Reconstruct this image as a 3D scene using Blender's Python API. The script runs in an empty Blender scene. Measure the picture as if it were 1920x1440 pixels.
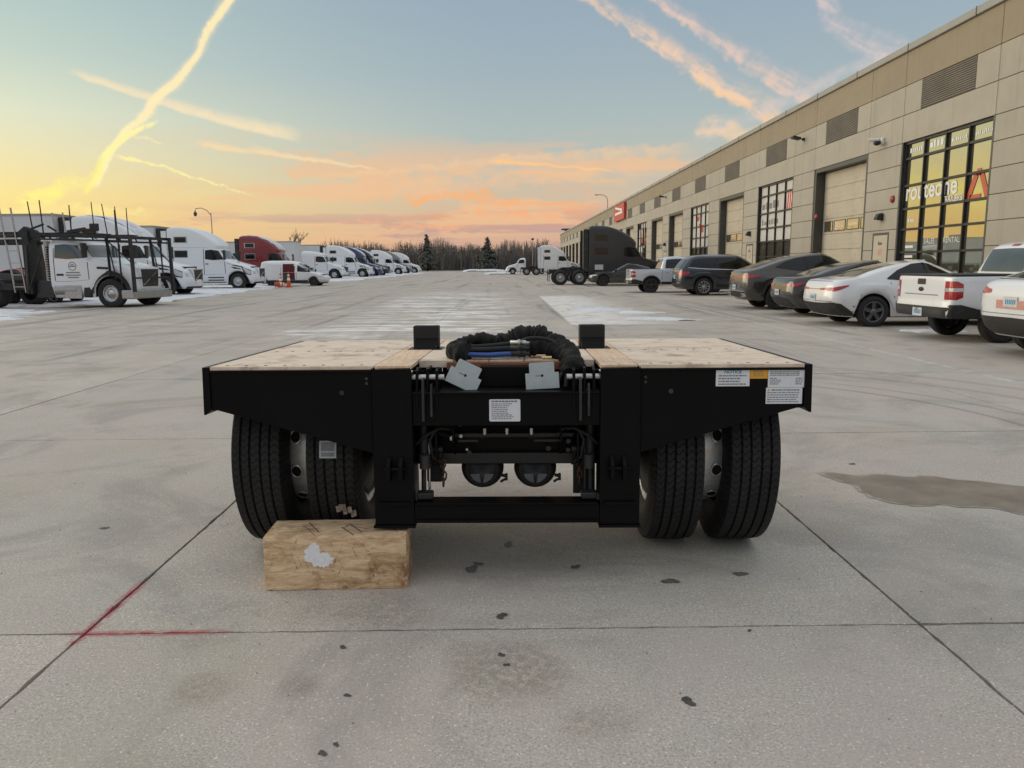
import bpy, bmesh, math, random
import numpy as np
from mathutils import Vector, Matrix
R = math.radians
SC = bpy.context.scene
COL = SC.collection

# ------------------------------------------------------------------ camera
cam_data = bpy.data.cameras.new('camera')
cam_data.sensor_width = 36.0
cam_data.lens = 36.0 * 1443.0 / 1920.0
cam_data.clip_start = 0.05
cam_data.clip_end = 3000.0
cam = bpy.data.objects.new('camera', cam_data)
COL.objects.link(cam)
yaw, pitch, roll = 0.009812, 0.153403, 0.0075
fw = Vector((math.sin(yaw) * math.cos(pitch), math.cos(yaw) * math.cos(pitch), -math.sin(pitch)))
rt = Vector((math.cos(yaw), -math.sin(yaw), 0)); up = rt.cross(fw)
rt2 = rt * math.cos(roll) - up * math.sin(roll); up2 = up * math.cos(roll) + rt * math.sin(roll)
M = Matrix((rt2, up2, -fw)).transposed().to_4x4()
M.translation = Vector((0, 0, 1.378))
cam.matrix_world = M
SC.camera = cam

# ------------------------------------------------------------------ node expression helper
class V:
    def __init__(s, t, k): s.t = t; s.k = k
    def op(s, name, *o):
        n = s.t.nodes.new('ShaderNodeMath'); n.operation = name
        s.t.links.new(s.k, n.inputs[0])
        for i, x in enumerate(o):
            if isinstance(x, V): s.t.links.new(x.k, n.inputs[i + 1])
            else: n.inputs[i + 1].default_value = x
        return V(s.t, n.outputs[0])
    def __add__(s, o): return s.op('ADD', o)
    def __sub__(s, o): return s.op('SUBTRACT', o)
    def __mul__(s, o): return s.op('MULTIPLY', o)
    def __truediv__(s, o): return s.op('DIVIDE', o)
    def abs(s): return s.op('ABSOLUTE')
    def max(s, o): return s.op('MAXIMUM', o)
    def min(s, o): return s.op('MINIMUM', o)
    def sqrt(s): return s.op('SQRT')
    def inv(s): return (s * -1.0) + 1.0
    def sm(s, a, b):
        n = s.t.nodes.new('ShaderNodeMapRange'); n.interpolation_type = 'SMOOTHSTEP'
        s.t.links.new(s.k, n.inputs[0]); n.inputs[1].default_value = a; n.inputs[2].default_value = b
        return V(s.t, n.outputs[0])
    def lin(s, a, b, c=0.0, d=1.0):
        n = s.t.nodes.new('ShaderNodeMapRange'); s.t.links.new(s.k, n.inputs[0])
        n.inputs[1].default_value = a; n.inputs[2].default_value = b
        n.inputs[3].default_value = c; n.inputs[4].default_value = d
        return V(s.t, n.outputs[0])
def combine(t, x, y, z=0.0):
    n = t.nodes.new('ShaderNodeCombineXYZ')
    for i, a in enumerate((x, y, z)):
        if isinstance(a, V): t.links.new(a.k, n.inputs[i])
        else: n.inputs[i].default_value = a
    return n.outputs[0]
def noise(t, vec, scale, detail=3.0, rough=0.55, dist=0.0):
    n = t.nodes.new('ShaderNodeTexNoise')
    if vec is not None: t.links.new(vec, n.inputs['Vector'])
    n.inputs['Scale'].default_value = scale; n.inputs['Detail'].default_value = detail
    n.inputs['Roughness'].default_value = rough; n.inputs['Distortion'].default_value = dist
    return V(t, n.outputs[0])
def ramp(t, fac, stops):
    n = t.nodes.new('ShaderNodeValToRGB'); t.links.new(fac.k, n.inputs[0])
    e = n.color_ramp.elements
    while len(e) < len(stops): e.new(0.5)
    for el, (p, c) in zip(e, stops): el.position = p; el.color = (*c, 1)
    return n.outputs[0]
def mixc(t, fac, a, b, mode='MIX'):
    n = t.nodes.new('ShaderNodeMix'); n.data_type = 'RGBA'; n.blend_type = mode
    for s, i in ((fac, 0), (a, 6), (b, 7)):
        if isinstance(s, V): t.links.new(s.k, n.inputs[i])
        elif isinstance(s, bpy.types.NodeSocket): t.links.new(s, n.inputs[i])
        elif i == 0: n.inputs[0].default_value = s
        else: n.inputs[i].default_value = (*s, 1)
    return n.outputs[2]
def sr(r, g, b):
    f = lambda c: (c / 255 / 12.92) if c < 10 else ((c / 255 + 0.055) / 1.055) ** 2.4
    return (f(r), f(g), f(b))

# ------------------------------------------------------------------ world: dusk sky, contrails, streak clouds
SUN_AZ, SUN_EL = -62.0, 8.0
EXPO = 0.5
world = bpy.data.worlds.new('World'); SC.world = world
world.use_nodes = True
wt = world.node_tree; wt.nodes.clear()
wout = wt.nodes.new('ShaderNodeOutputWorld'); bg = wt.nodes.new('ShaderNodeBackground')
wt.links.new(bg.outputs[0], wout.inputs[0])
sky = wt.nodes.new('ShaderNodeTexSky'); sky.sky_type = 'NISHITA'; sky.sun_disc = False
sky.sun_elevation = R(SUN_EL); sky.sun_rotation = R(SUN_AZ); sky.dust_density = 2.0
# the cloud and colour layer is computed here once (azimuth x sqrt(elevation)) and laid over the sky dome
SW, SH = 4096, 900
AZ, EV = np.meshgrid(((np.arange(SW) + 0.5) / SW * 360 - 180).astype(np.float32), ((np.arange(SH) + 0.5) / SH).astype(np.float32))
EL = EV * EV * 90.0
def sst(x, a, b):
    t = np.clip((x - a) / (b - a), 0, 1); return t * t * (3 - 2 * t)
def fbm(x, y, sc, octv=5, rough=0.55, seed=0):
    g = np.random.RandomState(seed).rand(256, 256).astype(np.float32); tot = 0; amp = 1; s_ = 0
    x = x * sc; y = y * sc
    for _ in range(octv):
        xi = np.floor(x); yi = np.floor(y); fx = x - xi; fy = y - yi; fx = fx * fx * (3 - 2 * fx); fy = fy * fy * (3 - 2 * fy)
        xi = xi.astype(int) & 255; yi = yi.astype(int) & 255; x1 = (xi + 1) & 255; y1 = (yi + 1) & 255
        v = (g[yi, xi] * (1 - fx) + g[yi, x1] * fx) * (1 - fy) + (g[y1, xi] * (1 - fx) + g[y1, x1] * fx) * fy
        tot = tot + v * amp; s_ += amp; amp *= rough; x = x * 2.03 + 17.1; y = y * 2.03 + 5.3
    return tot / s_
def grad(stops):
    p = [q[0] for q in stops]; c = np.array([q[1] for q in stops])
    return np.stack([np.interp(EL, p, c[:, k]) for k in range(3)], -1)
def over(mask, col, dst=None):
    dst = SKY if dst is None else dst
    dst += (np.array(col, np.float32) - dst) * np.clip(mask, 0, 1)[..., None]
dsun = np.abs((AZ + 54 + 180) % 360 - 180)            # the glow is centred a little nearer than the sun
warm = grad([(0, sr(244, 204, 138)), (2, sr(250, 214, 134)), (4.5, sr(253, 230, 146)), (7, sr(242, 230, 178)), (9.5, sr(228, 231, 200)),
             (13, sr(198, 214, 200)), (16.5, sr(180, 202, 196)), (22, sr(172, 192, 194)), (36, sr(216, 219, 221)), (90, sr(224, 227, 230))])
cool = grad([(0, sr(198, 166, 156)), (1.5, sr(214, 172, 148)), (3, sr(214, 180, 152)), (5, sr(206, 188, 164)), (7, sr(190, 190, 178)),
             (9.5, sr(174, 187, 185)), (13, sr(162, 178, 186)), (18, sr(150, 169, 184)), (22, sr(156, 172, 186)), (36, sr(214, 218, 223)), (90, sr(224, 227, 230))])
SKY = (cool + (warm - cool) * sst(dsun, 56, 12)[..., None]).astype(np.float32)
w1 = fbm(AZ + 200, EL, 0.30, 3, 0.5, 1) - 0.5
# streaky cloud bank low over the horizon
cn = fbm(AZ * 0.10 + 40 + w1, EL * 0.75 - AZ * 0.02 + 9, 1.0, 6, 0.6, 4)
cn2 = fbm(AZ * 0.16 + 40 + w1, EL * 1.5 + 9 + AZ * 0.01, 1.0, 6, 0.6, 5)
low = sst(EL, 0.5, 4) * sst(EL, 10, 6)
over(sst(cn, 0.46, 0.62) * low * sst(dsun, 24, 44) * 0.75, sr(242, 190, 144))
over(sst(cn2, 0.50, 0.66) * sst(EL, 2.2, 3.4) * sst(EL, 6.0, 4.6) * sst(AZ, -12, -5) * sst(AZ, 9, 3) * 0.75, sr(255, 172, 112))
over(sst(cn2, 0.46, 0.64) * sst(EL, 0.5, 1.5) * sst(EL, 4.5, 2.6) * sst(dsun, 22, 40) * 0.8, sr(190, 156, 150))
over(sst(cn, 0.56, 0.75) * sst(EL, 14, 30) * 0.35, sr(196, 196, 204))
# trails only cross the part of the sky from here to there
WIN = (slice(0, 600), slice(int(SW * (180 - 50) / 360), int(SW * (180 + 50) / 360)))
AZ, EL, w1, SUB = AZ[WIN], EL[WIN], w1[WIN], SKY[WIN]
w2 = fbm(AZ + 200, EL, 1.3, 4, 0.6, 2) - 0.5
fine = fbm(AZ + 200 + 3 * w1, EL * 1.3, 1.0, 6, 0.65, 3)
w3 = fbm(AZ + 100, EL + 50, 4.5, 3, 0.6, 12) - 0.5
ca, sa = math.cos(R(-33)), math.sin(R(-33))
ripple = sst(fbm((AZ * ca + EL * sa) * 0.55 + 300 + w2 * 1.2, (-AZ * sa + EL * ca) * 2.6 + 40 + w1 * 2, 1.0, 5, 0.65, 8), 0.34, 0.62) * 0.75 + 0.25 * sst(fbm((AZ * ca + EL * sa) * 3.2 + 90, (-AZ * sa + EL * ca) * 1.1 + 7, 1.0, 4, 0.6, 9), 0.4, 0.6)
def trail(pts, w0, w1_, col, amt, tex=0.5, wobble=0.9, up=1.0, endfade=0.12, streak=0.0, crisp=0.0):
    """polyline trail in sky degrees; w = half width, `up` widens the feathered upper side"""
    if len(pts) > 3:                                        # round off the corners of long trails
        q = []
        for k in range(len(pts) - 1):
            p0, p1, p2, p3 = (np.array(pts[min(max(k + d_, 0), len(pts) - 1)]) for d_ in (-1, 0, 1, 2))
            for f in (0.0, 0.5): q.append(tuple(0.5 * (2 * p1 + (p2 - p0) * f + (2 * p0 - 5 * p1 + 4 * p2 - p3) * f * f + (3 * p1 - p0 - 3 * p2 + p3) * f ** 3)))
        pts = q + [pts[-1]]
    tot = 0; n = len(pts) - 1
    for i in range(n):
        (a0, e0), (a1, e1) = pts[i], pts[i + 1]
        da, de = a1 - a0, e1 - e0; L2 = da * da + de * de; L = math.sqrt(L2)
        pa = AZ - a0 + w1 * wobble * 1.6 + w2 * 0.7 * wobble; pe = EL - e0 + w2 * 0.8 * wobble
        tr_ = (pa * da + pe * de) / L2 ; tcl = np.clip(tr_, 0, 1)
        qa = pa - tcl * da + w3 * 0.45 * crisp; qe = pe - tcl * de + w3 * 0.35 * crisp
        sd = (qa * -de + qe * da) / L * (1 if da > 0 else -1)
        d = np.hypot(qa, qe) * np.where(sd > 0, 1 / up, 1.0)
        wl = w0 + (w1_ - w0) * (i + tcl) / n
        m = sst(d / wl, 1.0, 0.1 + 0.45 * crisp)
        if i == 0: m = m * sst(tr_, -0.05, endfade * n)
        if i == n - 1: m = m * sst(tr_, 1.05, 1 - endfade * n)
        tot = np.maximum(tot, m)
    tx = sst(fine, 0.30, 0.62)
    if streak:                                          # cross-grain ripples
        tx = tx * (1 - streak) + streak * ripple
    over(tot * (tx * tex + (1 - tex)) * amt, col, SUB)
trail([(-28.35, 11.95), (-23.6, 10.7), (-19.1, 9.55), (-14.0, 8.6)], 0.12, 0.34, sr(247, 226, 186), 0.85, 0.2, 0.25, 3.2)
trail([(-17.3, 18.2), (-19.5, 15.5), (-20.45, 13.5), (-21.9, 11.8), (-23.6, 10.4), (-24.9, 8.7), (-26.0, 7.2), (-27.3, 5.0)], 0.30, 0.30, sr(255, 240, 182), 1.0, 0.12, 0.85, 1.0, 0.03, 0, 1.0)
trail([(-17.0, 18.6), (-19.4, 15.6), (-20.4, 13.6), (-21.8, 11.9), (-23.5, 10.5), (-25.0, 8.6)], 0.62, 0.5, sr(250, 228, 186), 0.55, 0.75, 0.95)
trail([(-23.4, 9.4), (-25.0, 8.4), (-26.8, 6.6)], 0.14, 0.36, sr(255, 244, 165), 1.0, 0.2, 0.6, 1.0, 0.12, 0, 0.8)
trail([(-26.4, 6.8), (-27.2, 5.6), (-27.8, 4.6)], 0.5, 0.3, sr(255, 244, 130), 1.0, 0.35, 1.6, 1.0, 0.2)
trail([(-25.0, 8.6), (-24.0, 8.2), (-23.0, 8.0)], 0.14, 0.08, sr(250, 232, 180), 0.7, 0.3, 0.5)
trail([(-21.35, 8.15), (-17.15, 7.72), (-12.2, 7.22), (-9.0, 6.7)], 0.24, 0.08, sr(248, 216, 168), 0.85, 0.35, 0.4, 1.8)
trail([(-17.6, 8.1), (-15.0, 7.6), (-12.5, 7.3)], 0.2, 0.1, sr(240, 214, 176), 0.55, 0.4, 0.4, 1.6)
trail([(-25.9, 7.2), (-22.3, 6.35), (-17.4, 4.8)], 0.13, 0.06, sr(255, 240, 165), 0.95, 0.1, 0.3, 1.0, 0.12, 0, 0.6)
trail([(-31.5, 4.0), (-29.4, 5.2), (-27.0, 5.8)], 0.8, 0.5, sr(255, 243, 136), 0.95, 0.6, 2.4)
trail([(-33, 3.3), (-29, 3.8), (-24, 3.4)], 0.5, 0.4, sr(255, 240, 150), 0.5, 0.7, 1.2)
trail([(3.4, 19.3), (9.3, 15.4), (13.1, 12.7), (18.9, 9.2)], 0.22, 0.36, sr(250, 210, 176), 0.9, 0.92, 0.7, 5.0, 0.02, 0.9)
trail([(13.0, 12.6), (16.0, 10.9), (19.0, 9.1)], 0.4, 0.45, sr(252, 208, 158), 0.6, 0.75, 0.7, 1.5)
trail([(9.0, 18.6), (14.4, 14.6), (20.8, 10.4)], 0.20, 0.42, sr(238, 204, 184), 0.8, 0.92, 0.8, 4.2, 0.02, 0.9)
trail([(20.0, 19.4), (22.4, 14.8), (25.8, 12.4)], 0.4, 0.7, sr(228, 206, 200), 0.75, 0.9, 1.0, 2.6, 0.02, 0.85)
trail([(13.0, 8.6), (19.0, 10.6), (27.0, 13.2)], 0.8, 0.6, sr(212, 200, 198), 0.55, 0.7, 1.4)
trail([(-16, 4.9), (-2, 6.2), (14.0, 7.2)], 1.0, 1.5, sr(236, 194, 154), 0.7, 0.7, 1.2, 0.8, 0.2)
trail([(-14.4, 6.1), (0.7, 7.6), (14.0, 8.1)], 0.3, 0.8, sr(238, 200, 160), 0.65, 0.5, 1.0, 0.6)
trail([(-1.0, 7.35), (3.0, 7.1), (8.4, 6.5)], 0.20, 0.08, sr(254, 200, 140), 0.95, 0.2, 0.35, 1.5)
trail([(13.2, 9.6), (16.0, 8.6), (19.0, 8.4)], 0.8, 0.9, sr(252, 212, 168), 0.6, 0.6, 1.5)
trail([(-7.4, 4.35), (-4.0, 5.0), (-1.0, 4.9), (1.6, 4.2)], 0.45, 0.35, sr(255, 176, 112), 0.85, 0.65, 1.6, 1.0)
trail([(-2.0, 3.9), (0.5, 3.7), (4.0, 3.2)], 0.35, 0.3, sr(252, 172, 124), 0.7, 0.7, 1.2, 1.0)
trail([(-13.0, 3.2), (-8.0, 3.0), (-2.0, 2.7)], 0.25, 0.3, sr(240, 178, 138), 0.7, 0.7, 0.9, 1.0)
px = np.ones((SH, SW, 4), np.float32); px[..., :3] = SKY / 2 ** EXPO
simg = bpy.data.images.new('sky_layer', SW, SH, alpha=False, float_buffer=True)
simg.colorspace_settings.name = 'Linear Rec.709'
simg.pixels.foreach_set(px.ravel()); simg.update(); simg.pack()
del px, SKY, SUB, warm, cool, w1, w2, w3, fine, ripple, cn, cn2, low, dsun, AZ, EV, EL
tc = wt.nodes.new('ShaderNodeTexCoord')
sep = wt.nodes.new('ShaderNodeSeparateXYZ'); wt.links.new(tc.outputs['Generated'], sep.inputs[0])
dx, dy, dz = (V(wt, sep.outputs[i]) for i in range(3))
uu = dx.op('ARCTAN2', dy) * (0.5 / math.pi) + 0.5
vv = (dz.max(0.0).op('ARCSINE') * (2 / math.pi)).sqrt().max(0.001).min(0.999)
ti = wt.nodes.new('ShaderNodeTexImage'); ti.image = simg; ti.interpolation = 'Cubic'; ti.extension = 'REPEAT'
wt.links.new(combine(wt, uu, vv), ti.inputs[0])
fin = wt.nodes.new('ShaderNodeMix'); fin.data_type = 'RGBA'; fin.blend_type = 'ADD'
fin.inputs[0].default_value = 0.003
wt.links.new(ti.outputs[0], fin.inputs[6]); wt.links.new(sky.outputs[0], fin.inputs[7])
wt.links.new(fin.outputs[2], bg.inputs[0])
bg.inputs[1].default_value = 1.0
world.cycles.sampling_method = 'MANUAL'; world.cycles.sample_map_resolution = 512

# ------------------------------------------------------------------ sun, exposure
sun_d = bpy.data.lights.new('sun', 'SUN'); sun_d.energy = 1.3; sun_d.angle = R(50); sun_d.color = (1.0, 0.86, 0.66)
sun = bpy.data.objects.new('sun', sun_d); COL.objects.link(sun)
sd_ = Vector((math.sin(R(SUN_AZ)) * math.cos(R(SUN_EL)), math.cos(R(SUN_AZ)) * math.cos(R(SUN_EL)), math.sin(R(SUN_EL))))
sun.rotation_euler = sd_.to_track_quat('Z', 'Y').to_euler(); sun.location = sd_ * 50
SC.view_settings.view_transform = 'Standard'; SC.view_settings.look = 'None'
SC.view_settings.exposure = EXPO; SC.view_settings.gamma = 1.0; SC.view_settings.use_curve_mapping = False
SC.render.engine = 'CYCLES'
SC.cycles.max_bounces = 5; SC.cycles.diffuse_bounces = 3; SC.cycles.glossy_bounces = 3
SC.cycles.transmission_bounces = 4; SC.cycles.transparent_max_bounces = 6
SC.cycles.caustics_reflective = False; SC.cycles.caustics_refractive = False

# ------------------------------------------------------------------ object helpers
def put(o, label=None, cat=None, group=None, kind=None):
    if label: o['label'] = label
    if cat: o['category'] = cat
    if group: o['group'] = group
    if kind: o['kind'] = kind
    return o
def empty(name, loc=(0, 0, 0), rz=0.0, label=None, cat=None, group=None, kind=None):
    o = bpy.data.objects.new(name, None); COL.objects.link(o)
    o.location = loc; o.rotation_euler = (0, 0, rz); o.empty_display_size = 0.2
    return put(o, label, cat, group, kind)
def copy_tree(o, parent=None):
    c = o.copy(); COL.objects.link(c); c.parent = parent
    for ch in list(o.children): copy_tree(ch, c)
    return c
class MB:
    """collects shapes; build() links them as one mesh object"""
    def __init__(s): s.v = []; s.f = []; s.m = []; s.sm = []
    def add(s, vs, fs, mi=0, smooth=False):
        b = len(s.v); s.v += [tuple(p) for p in vs]
        for f in fs: s.f.append([i + b for i in f]); s.m.append(mi); s.sm.append(smooth)
        return s
    def box(s, c, d, rot=None, mi=0, taper=None):
        hx, hy, hz = d[0] / 2, d[1] / 2, d[2] / 2
        vs = []
        for z in (-1, 1):
            k = taper if (taper and z > 0) else (1, 1)
            for x, y in ((-1, -1), (1, -1), (1, 1), (-1, 1)): vs.append(Vector((x * hx * k[0], y * hy * k[1], z * hz)))
        if rot is not None: vs = [rot @ p for p in vs]
        c = Vector(c)
        return s.add([p + c for p in vs], [(3, 2, 1, 0), (4, 5, 6, 7), (0, 1, 5, 4), (1, 2, 6, 5), (2, 3, 7, 6), (3, 0, 4, 7)], mi)
    def b2(s, x0, x1, y0, y1, z0, z1, mi=0):
        return s.box(((x0 + x1) / 2, (y0 + y1) / 2, (z0 + z1) / 2), (abs(x1 - x0), abs(y1 - y0), abs(z1 - z0)), None, mi)
    def bar(s, p, q, w, h, mi=0):
        p, q = Vector(p), Vector(q); d = q - p; L = d.length
        rot = d.to_track_quat('X', 'Z').to_matrix()
        return s.box((p + q) / 2, (L, w, h), rot, mi)
    def cyl(s, p, q, r0, r1=None, n=12, mi=0, caps=True, smooth=True):
        r1 = r0 if r1 is None else r1; p, q = Vector(p), Vector(q)
        d = (q - p).normalized(); a = d.orthogonal().normalized(); b = d.cross(a)
        vs = [p + (a * math.cos(t) + b * math.sin(t)) * r0 for t in np.linspace(0, 2 * math.pi, n, False)]
        vs += [q + (a * math.cos(t) + b * math.sin(t)) * r1 for t in np.linspace(0, 2 * math.pi, n, False)]
        s.add(vs, [(i, (i + 1) % n, n + (i + 1) % n, n + i) for i in range(n)], mi, smooth)
        if caps: s.add(vs, [tuple(range(n))[::-1], tuple(range(n, 2 * n))], mi, False)
        return s
    def lathe(s, prof, n=24, axis='Y', c=(0, 0, 0), mi=0, smooth=True, close=False):
        """prof = (along axis, radius)"""
        vs = []; c = Vector(c)
        for a, r in prof:
            for t in np.linspace(0, 2 * math.pi, n, False):
                u, w = r * math.cos(t), r * math.sin(t)
                vs.append(c + Vector({'Y': (u, a, w), 'X': (a, u, w), 'Z': (u, w, a)}[axis]))
        m = len(prof); fs = []
        for k in range(m if close else m - 1):
            k2 = (k + 1) % m
            for i in range(n): fs.append((k * n + i, k * n + (i + 1) % n, k2 * n + (i + 1) % n, k2 * n + i))
        return s.add(vs, fs, mi, smooth)
    def tube(s, pts, r, n=8, mi=0, caps=True):
        pts = [Vector(p) for p in pts]; m = len(pts)
        rs = r if isinstance(r, (list, tuple)) else [r] * m
        vs = []; ref = None
        for i, p in enumerate(pts):
            d = (pts[min(i + 1, m - 1)] - pts[max(i - 1, 0)]).normalized()
            if ref is None: ref = d.orthogonal().normalized()
            a = (ref - d * ref.dot(d)); a = a.normalized() if a.length > 1e-6 else d.orthogonal().normalized()
            ref = a; b = d.cross(a)
            for t in np.linspace(0, 2 * math.pi, n, False): vs.append(p + (a * math.cos(t) + b * math.sin(t)) * rs[i])
        fs = [(k * n + i, k * n + (i + 1) % n, (k + 1) * n + (i + 1) % n, (k + 1) * n + i) for k in range(m - 1) for i in range(n)]
        s.add(vs, fs, mi, True)
        if caps: s.add(vs[:n] + vs[-n:], [tuple(range(n))[::-1], tuple(range(n, 2 * n))], mi, False)
        return s
    def prism(s, poly, axis, a, b, mi=0):
        """poly in the two other axes (in order), extruded from a to b along axis"""
        def mk(p, t): return {'X': (t, p[0], p[1]), 'Y': (p[0], t, p[1]), 'Z': (p[0], p[1], t)}[axis]
        n = len(poly); vs = [mk(p, a) for p in poly] + [mk(p, b) for p in poly]
        return s.add(vs, [tuple(range(n))[::-1], tuple(range(n, 2 * n))] + [(i, (i + 1) % n, n + (i + 1) % n, n + i) for i in range(n)], mi)
    def grid(s, pts, mi=0, smooth=True, wrap=False):
        """pts[row][col]"""
        nr, nc = len(pts), len(pts[0]); vs = [p for row in pts for p in row]; fs = []
        for i in range(nr - 1):
            for j in range(nc if wrap else nc - 1): fs.append((i * nc + j, i * nc + (j + 1) % nc, (i + 1) * nc + (j + 1) % nc, (i + 1) * nc + j))
        return s.add(vs, fs, mi, smooth)
    def mesh(s, name, mats, fix=True):
        me = bpy.data.meshes.new(name); me.from_pydata(s.v, [], s.f)
        for mt in (mats if isinstance(mats, (list, tuple)) else [mats]): me.materials.append(mt)
        me.polygons.foreach_set('material_index', s.m); me.polygons.foreach_set('use_smooth', s.sm)
        if fix:
            bm = bmesh.new(); bm.from_mesh(me); bmesh.ops.recalc_face_normals(bm, faces=bm.faces); bm.to_mesh(me); bm.free()
        me.update(); return me
    def build(s, name, mats, parent=None, bevel=0, loc=None, rot=None, fix=True, seg=2, sharp=0):
        o = bpy.data.objects.new(name, s.mesh(name, mats, fix)); COL.objects.link(o)
        if sharp: o.data.set_sharp_from_angle(angle=R(sharp))
        if parent: o.parent = parent
        if loc is not None: o.location = loc
        if rot is not None: o.rotation_euler = rot
        if bevel:
            b = o.modifiers.new('bevel', 'BEVEL'); b.width = bevel; b.segments = seg; b.limit_method = 'ANGLE'; b.angle_limit = R(40)
        return o
def inst(name, me, parent=None, loc=(0, 0, 0), rot=(0, 0, 0), scale=None):
    o = bpy.data.objects.new(name, me); COL.objects.link(o); o.parent = parent; o.location = loc; o.rotation_euler = rot
    if scale: o.scale = scale
    return o
def text_mesh(txt, size, ext=0.002, shear=0.0, bold=0.0, align='LEFT', sx=1.0):
    cu = bpy.data.curves.new('lettering', 'FONT'); cu.body = txt; cu.size = size; cu.extrude = ext; cu.shear = shear
    cu.offset = bold; cu.align_x = align; cu.resolution_u = 3
    o = bpy.data.objects.new('lettering', cu); COL.objects.link(o)
    me = bpy.data.meshes.new_from_object(o.evaluated_get(bpy.context.evaluated_depsgraph_get()))
    bpy.data.objects.remove(o); bpy.data.curves.remove(cu)
    if sx != 1.0:
        for v in me.vertices: v.co.x *= sx
    return me
def text(txt, size, mt, parent, loc, rot, ext=0.002, shear=0.0, bold=0.0, align='LEFT', sx=1.0, name='lettering'):
    me = text_mesh(txt, size, ext, shear, bold, align, sx); me.materials.clear(); me.materials.append(mt)
    return inst(name, me, parent, loc, rot)

# ------------------------------------------------------------------ materials
def mat(name, col, rough=0.5, metal=0.0, var=0.12, vscale=6.0, bump=0.0, bscale=60.0, coat=0.0, dirt=None, spec=0.5, stretch=None):
    m = bpy.data.materials.new(name); m.use_nodes = True; t = m.node_tree; b = t.nodes['Principled BSDF']
    tcn = t.nodes.new('ShaderNodeTexCoord'); vec = tcn.outputs['Object']
    if stretch:
        mp = t.nodes.new('ShaderNodeMapping'); mp.inputs['Scale'].default_value = stretch; t.links.new(vec, mp.inputs[0]); vec = mp.outputs[0]
    n = noise(t, vec, vscale, 5.0, 0.6)
    lo = tuple(c * (1 - var) for c in col); hi = tuple(min(1, c * (1 + var)) for c in col)
    c = ramp(t, n, [(0.3, lo), (0.7, hi)])
    if dirt:                                            # (colour, amount, scale): patchy grime with its own shape
        dn = noise(t, vec, dirt[2], 6.0, 0.7, 0.4).sm(0.48, 0.72) * dirt[1]
        c = mixc(t, dn, c, dirt[0])
    t.links.new(c, b.inputs['Base Color'])
    rr = n.lin(0.3, 0.7, max(0.02, rough * 0.85), min(1, rough * 1.15)); t.links.new(rr.k, b.inputs['Roughness'])
    b.inputs['Metallic'].default_value = metal
    b.inputs['Specular IOR Level'].default_value = spec
    if coat: b.inputs['Coat Weight'].default_value = coat; b.inputs['Coat Roughness'].default_value = 0.15
    if bump:
        bn = noise(t, vec, bscale, 4.0, 0.6); bp = t.nodes.new('ShaderNodeBump'); bp.inputs['Strength'].default_value = bump
        bp.inputs['Distance'].default_value = 0.01; t.links.new(bn.k, bp.inputs['Height']); t.links.new(bp.outputs[0], b.inputs['Normal'])
    return m
def paint(name, col, rough=0.28, metal=0.0, dirt=0.35, coat=0.6):
    """vehicle paint with a road film that thickens towards the sills by a noisy mask"""
    m = bpy.data.materials.new(name); m.use_nodes = True; t = m.node_tree; b = t.nodes['Principled BSDF']
    tcn = t.nodes.new('ShaderNodeTexCoord'); sp = t.nodes.new('ShaderNodeSeparateXYZ'); t.links.new(tcn.outputs['Object'], sp.inputs[0])
    z = V(t, sp.outputs[2]); n = noise(t, tcn.outputs['Object'], 3.0, 6.0, 0.65)
    film = (z.lin(0.25, 0.95, 1.0, 0.0) + (n - 0.5) * 1.2).sm(0.25, 1.0) * dirt
    c = mixc(t, film, col, (0.23, 0.215, 0.19)); t.links.new(c, b.inputs['Base Color'])
    t.links.new((film * 0.6 + rough).k, b.inputs['Roughness']); b.inputs['Metallic'].default_value = metal
    t.links.new((film * (-coat * 1.3) + coat * 1.4).k, b.inputs['Coat Weight']); b.inputs['Coat Roughness'].default_value = 0.06
    return m
def glassm(name, col=(0.015, 0.018, 0.02), rough=0.03, spec=0.9):
    m = mat(name, col, rough, 0.0, 0.1, 2.0, spec=spec, coat=0.5); return m
MT = {}
MT['tyre'] = mat('tyre_rubber', (0.018, 0.018, 0.019), 0.78, 0, 0.25, 9, 0.25, 90, dirt=((0.09, 0.085, 0.075), 0.35, 3.0))
MT['rim'] = mat('alloy_rim', (0.42, 0.43, 0.44), 0.32, 0.9, 0.12, 8)
MT['rimdark'] = mat('dark_rim', (0.05, 0.05, 0.055), 0.4, 0.6, 0.15, 8)
MT['steelwheel'] = mat('polished_truck_rim', (0.55, 0.56, 0.57), 0.28, 0.9, 0.15, 8, dirt=((0.2, 0.19, 0.17), 0.5, 4))
MT['blackplastic'] = mat('black_plastic', (0.022, 0.022, 0.023), 0.6, 0, 0.2, 7, 0.1, 150, dirt=((0.10, 0.095, 0.085), 0.4, 3))
MT['frame'] = mat('chassis_black', (0.02, 0.02, 0.021), 0.55, 0, 0.25, 5, dirt=((0.11, 0.10, 0.09), 0.5, 3))
MT['glass'] = mat('vehicle_glass', (0.008, 0.009, 0.010), 0.06, 0, 0.2, 2.0, spec=0.45)
MT['glass2'] = mat('windshield_glass', (0.06, 0.075, 0.075), 0.05, 0, 0.2, 1.5, spec=0.8, coat=0.3)
MT['chrome'] = mat('chrome_trim', (0.7, 0.71, 0.72), 0.12, 1.0, 0.08, 8)
MT['redlens'] = mat('red_lamp_lens', (0.42, 0.015, 0.02), 0.15, 0, 0.25, 12, coat=0.7)
MT['whitelens'] = mat('clear_lamp_lens', (0.55, 0.56, 0.57), 0.1, 0.2, 0.2, 14, coat=0.7)
MT['plate'] = mat('licence_plate_white', (0.62, 0.63, 0.64), 0.4, 0, 0.1, 20)
MT['ink'] = mat('dark_print', (0.03, 0.03, 0.035), 0.6, 0, 0.1, 10)
MT['white'] = paint('white_paint', (0.82, 0.83, 0.85))
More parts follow.
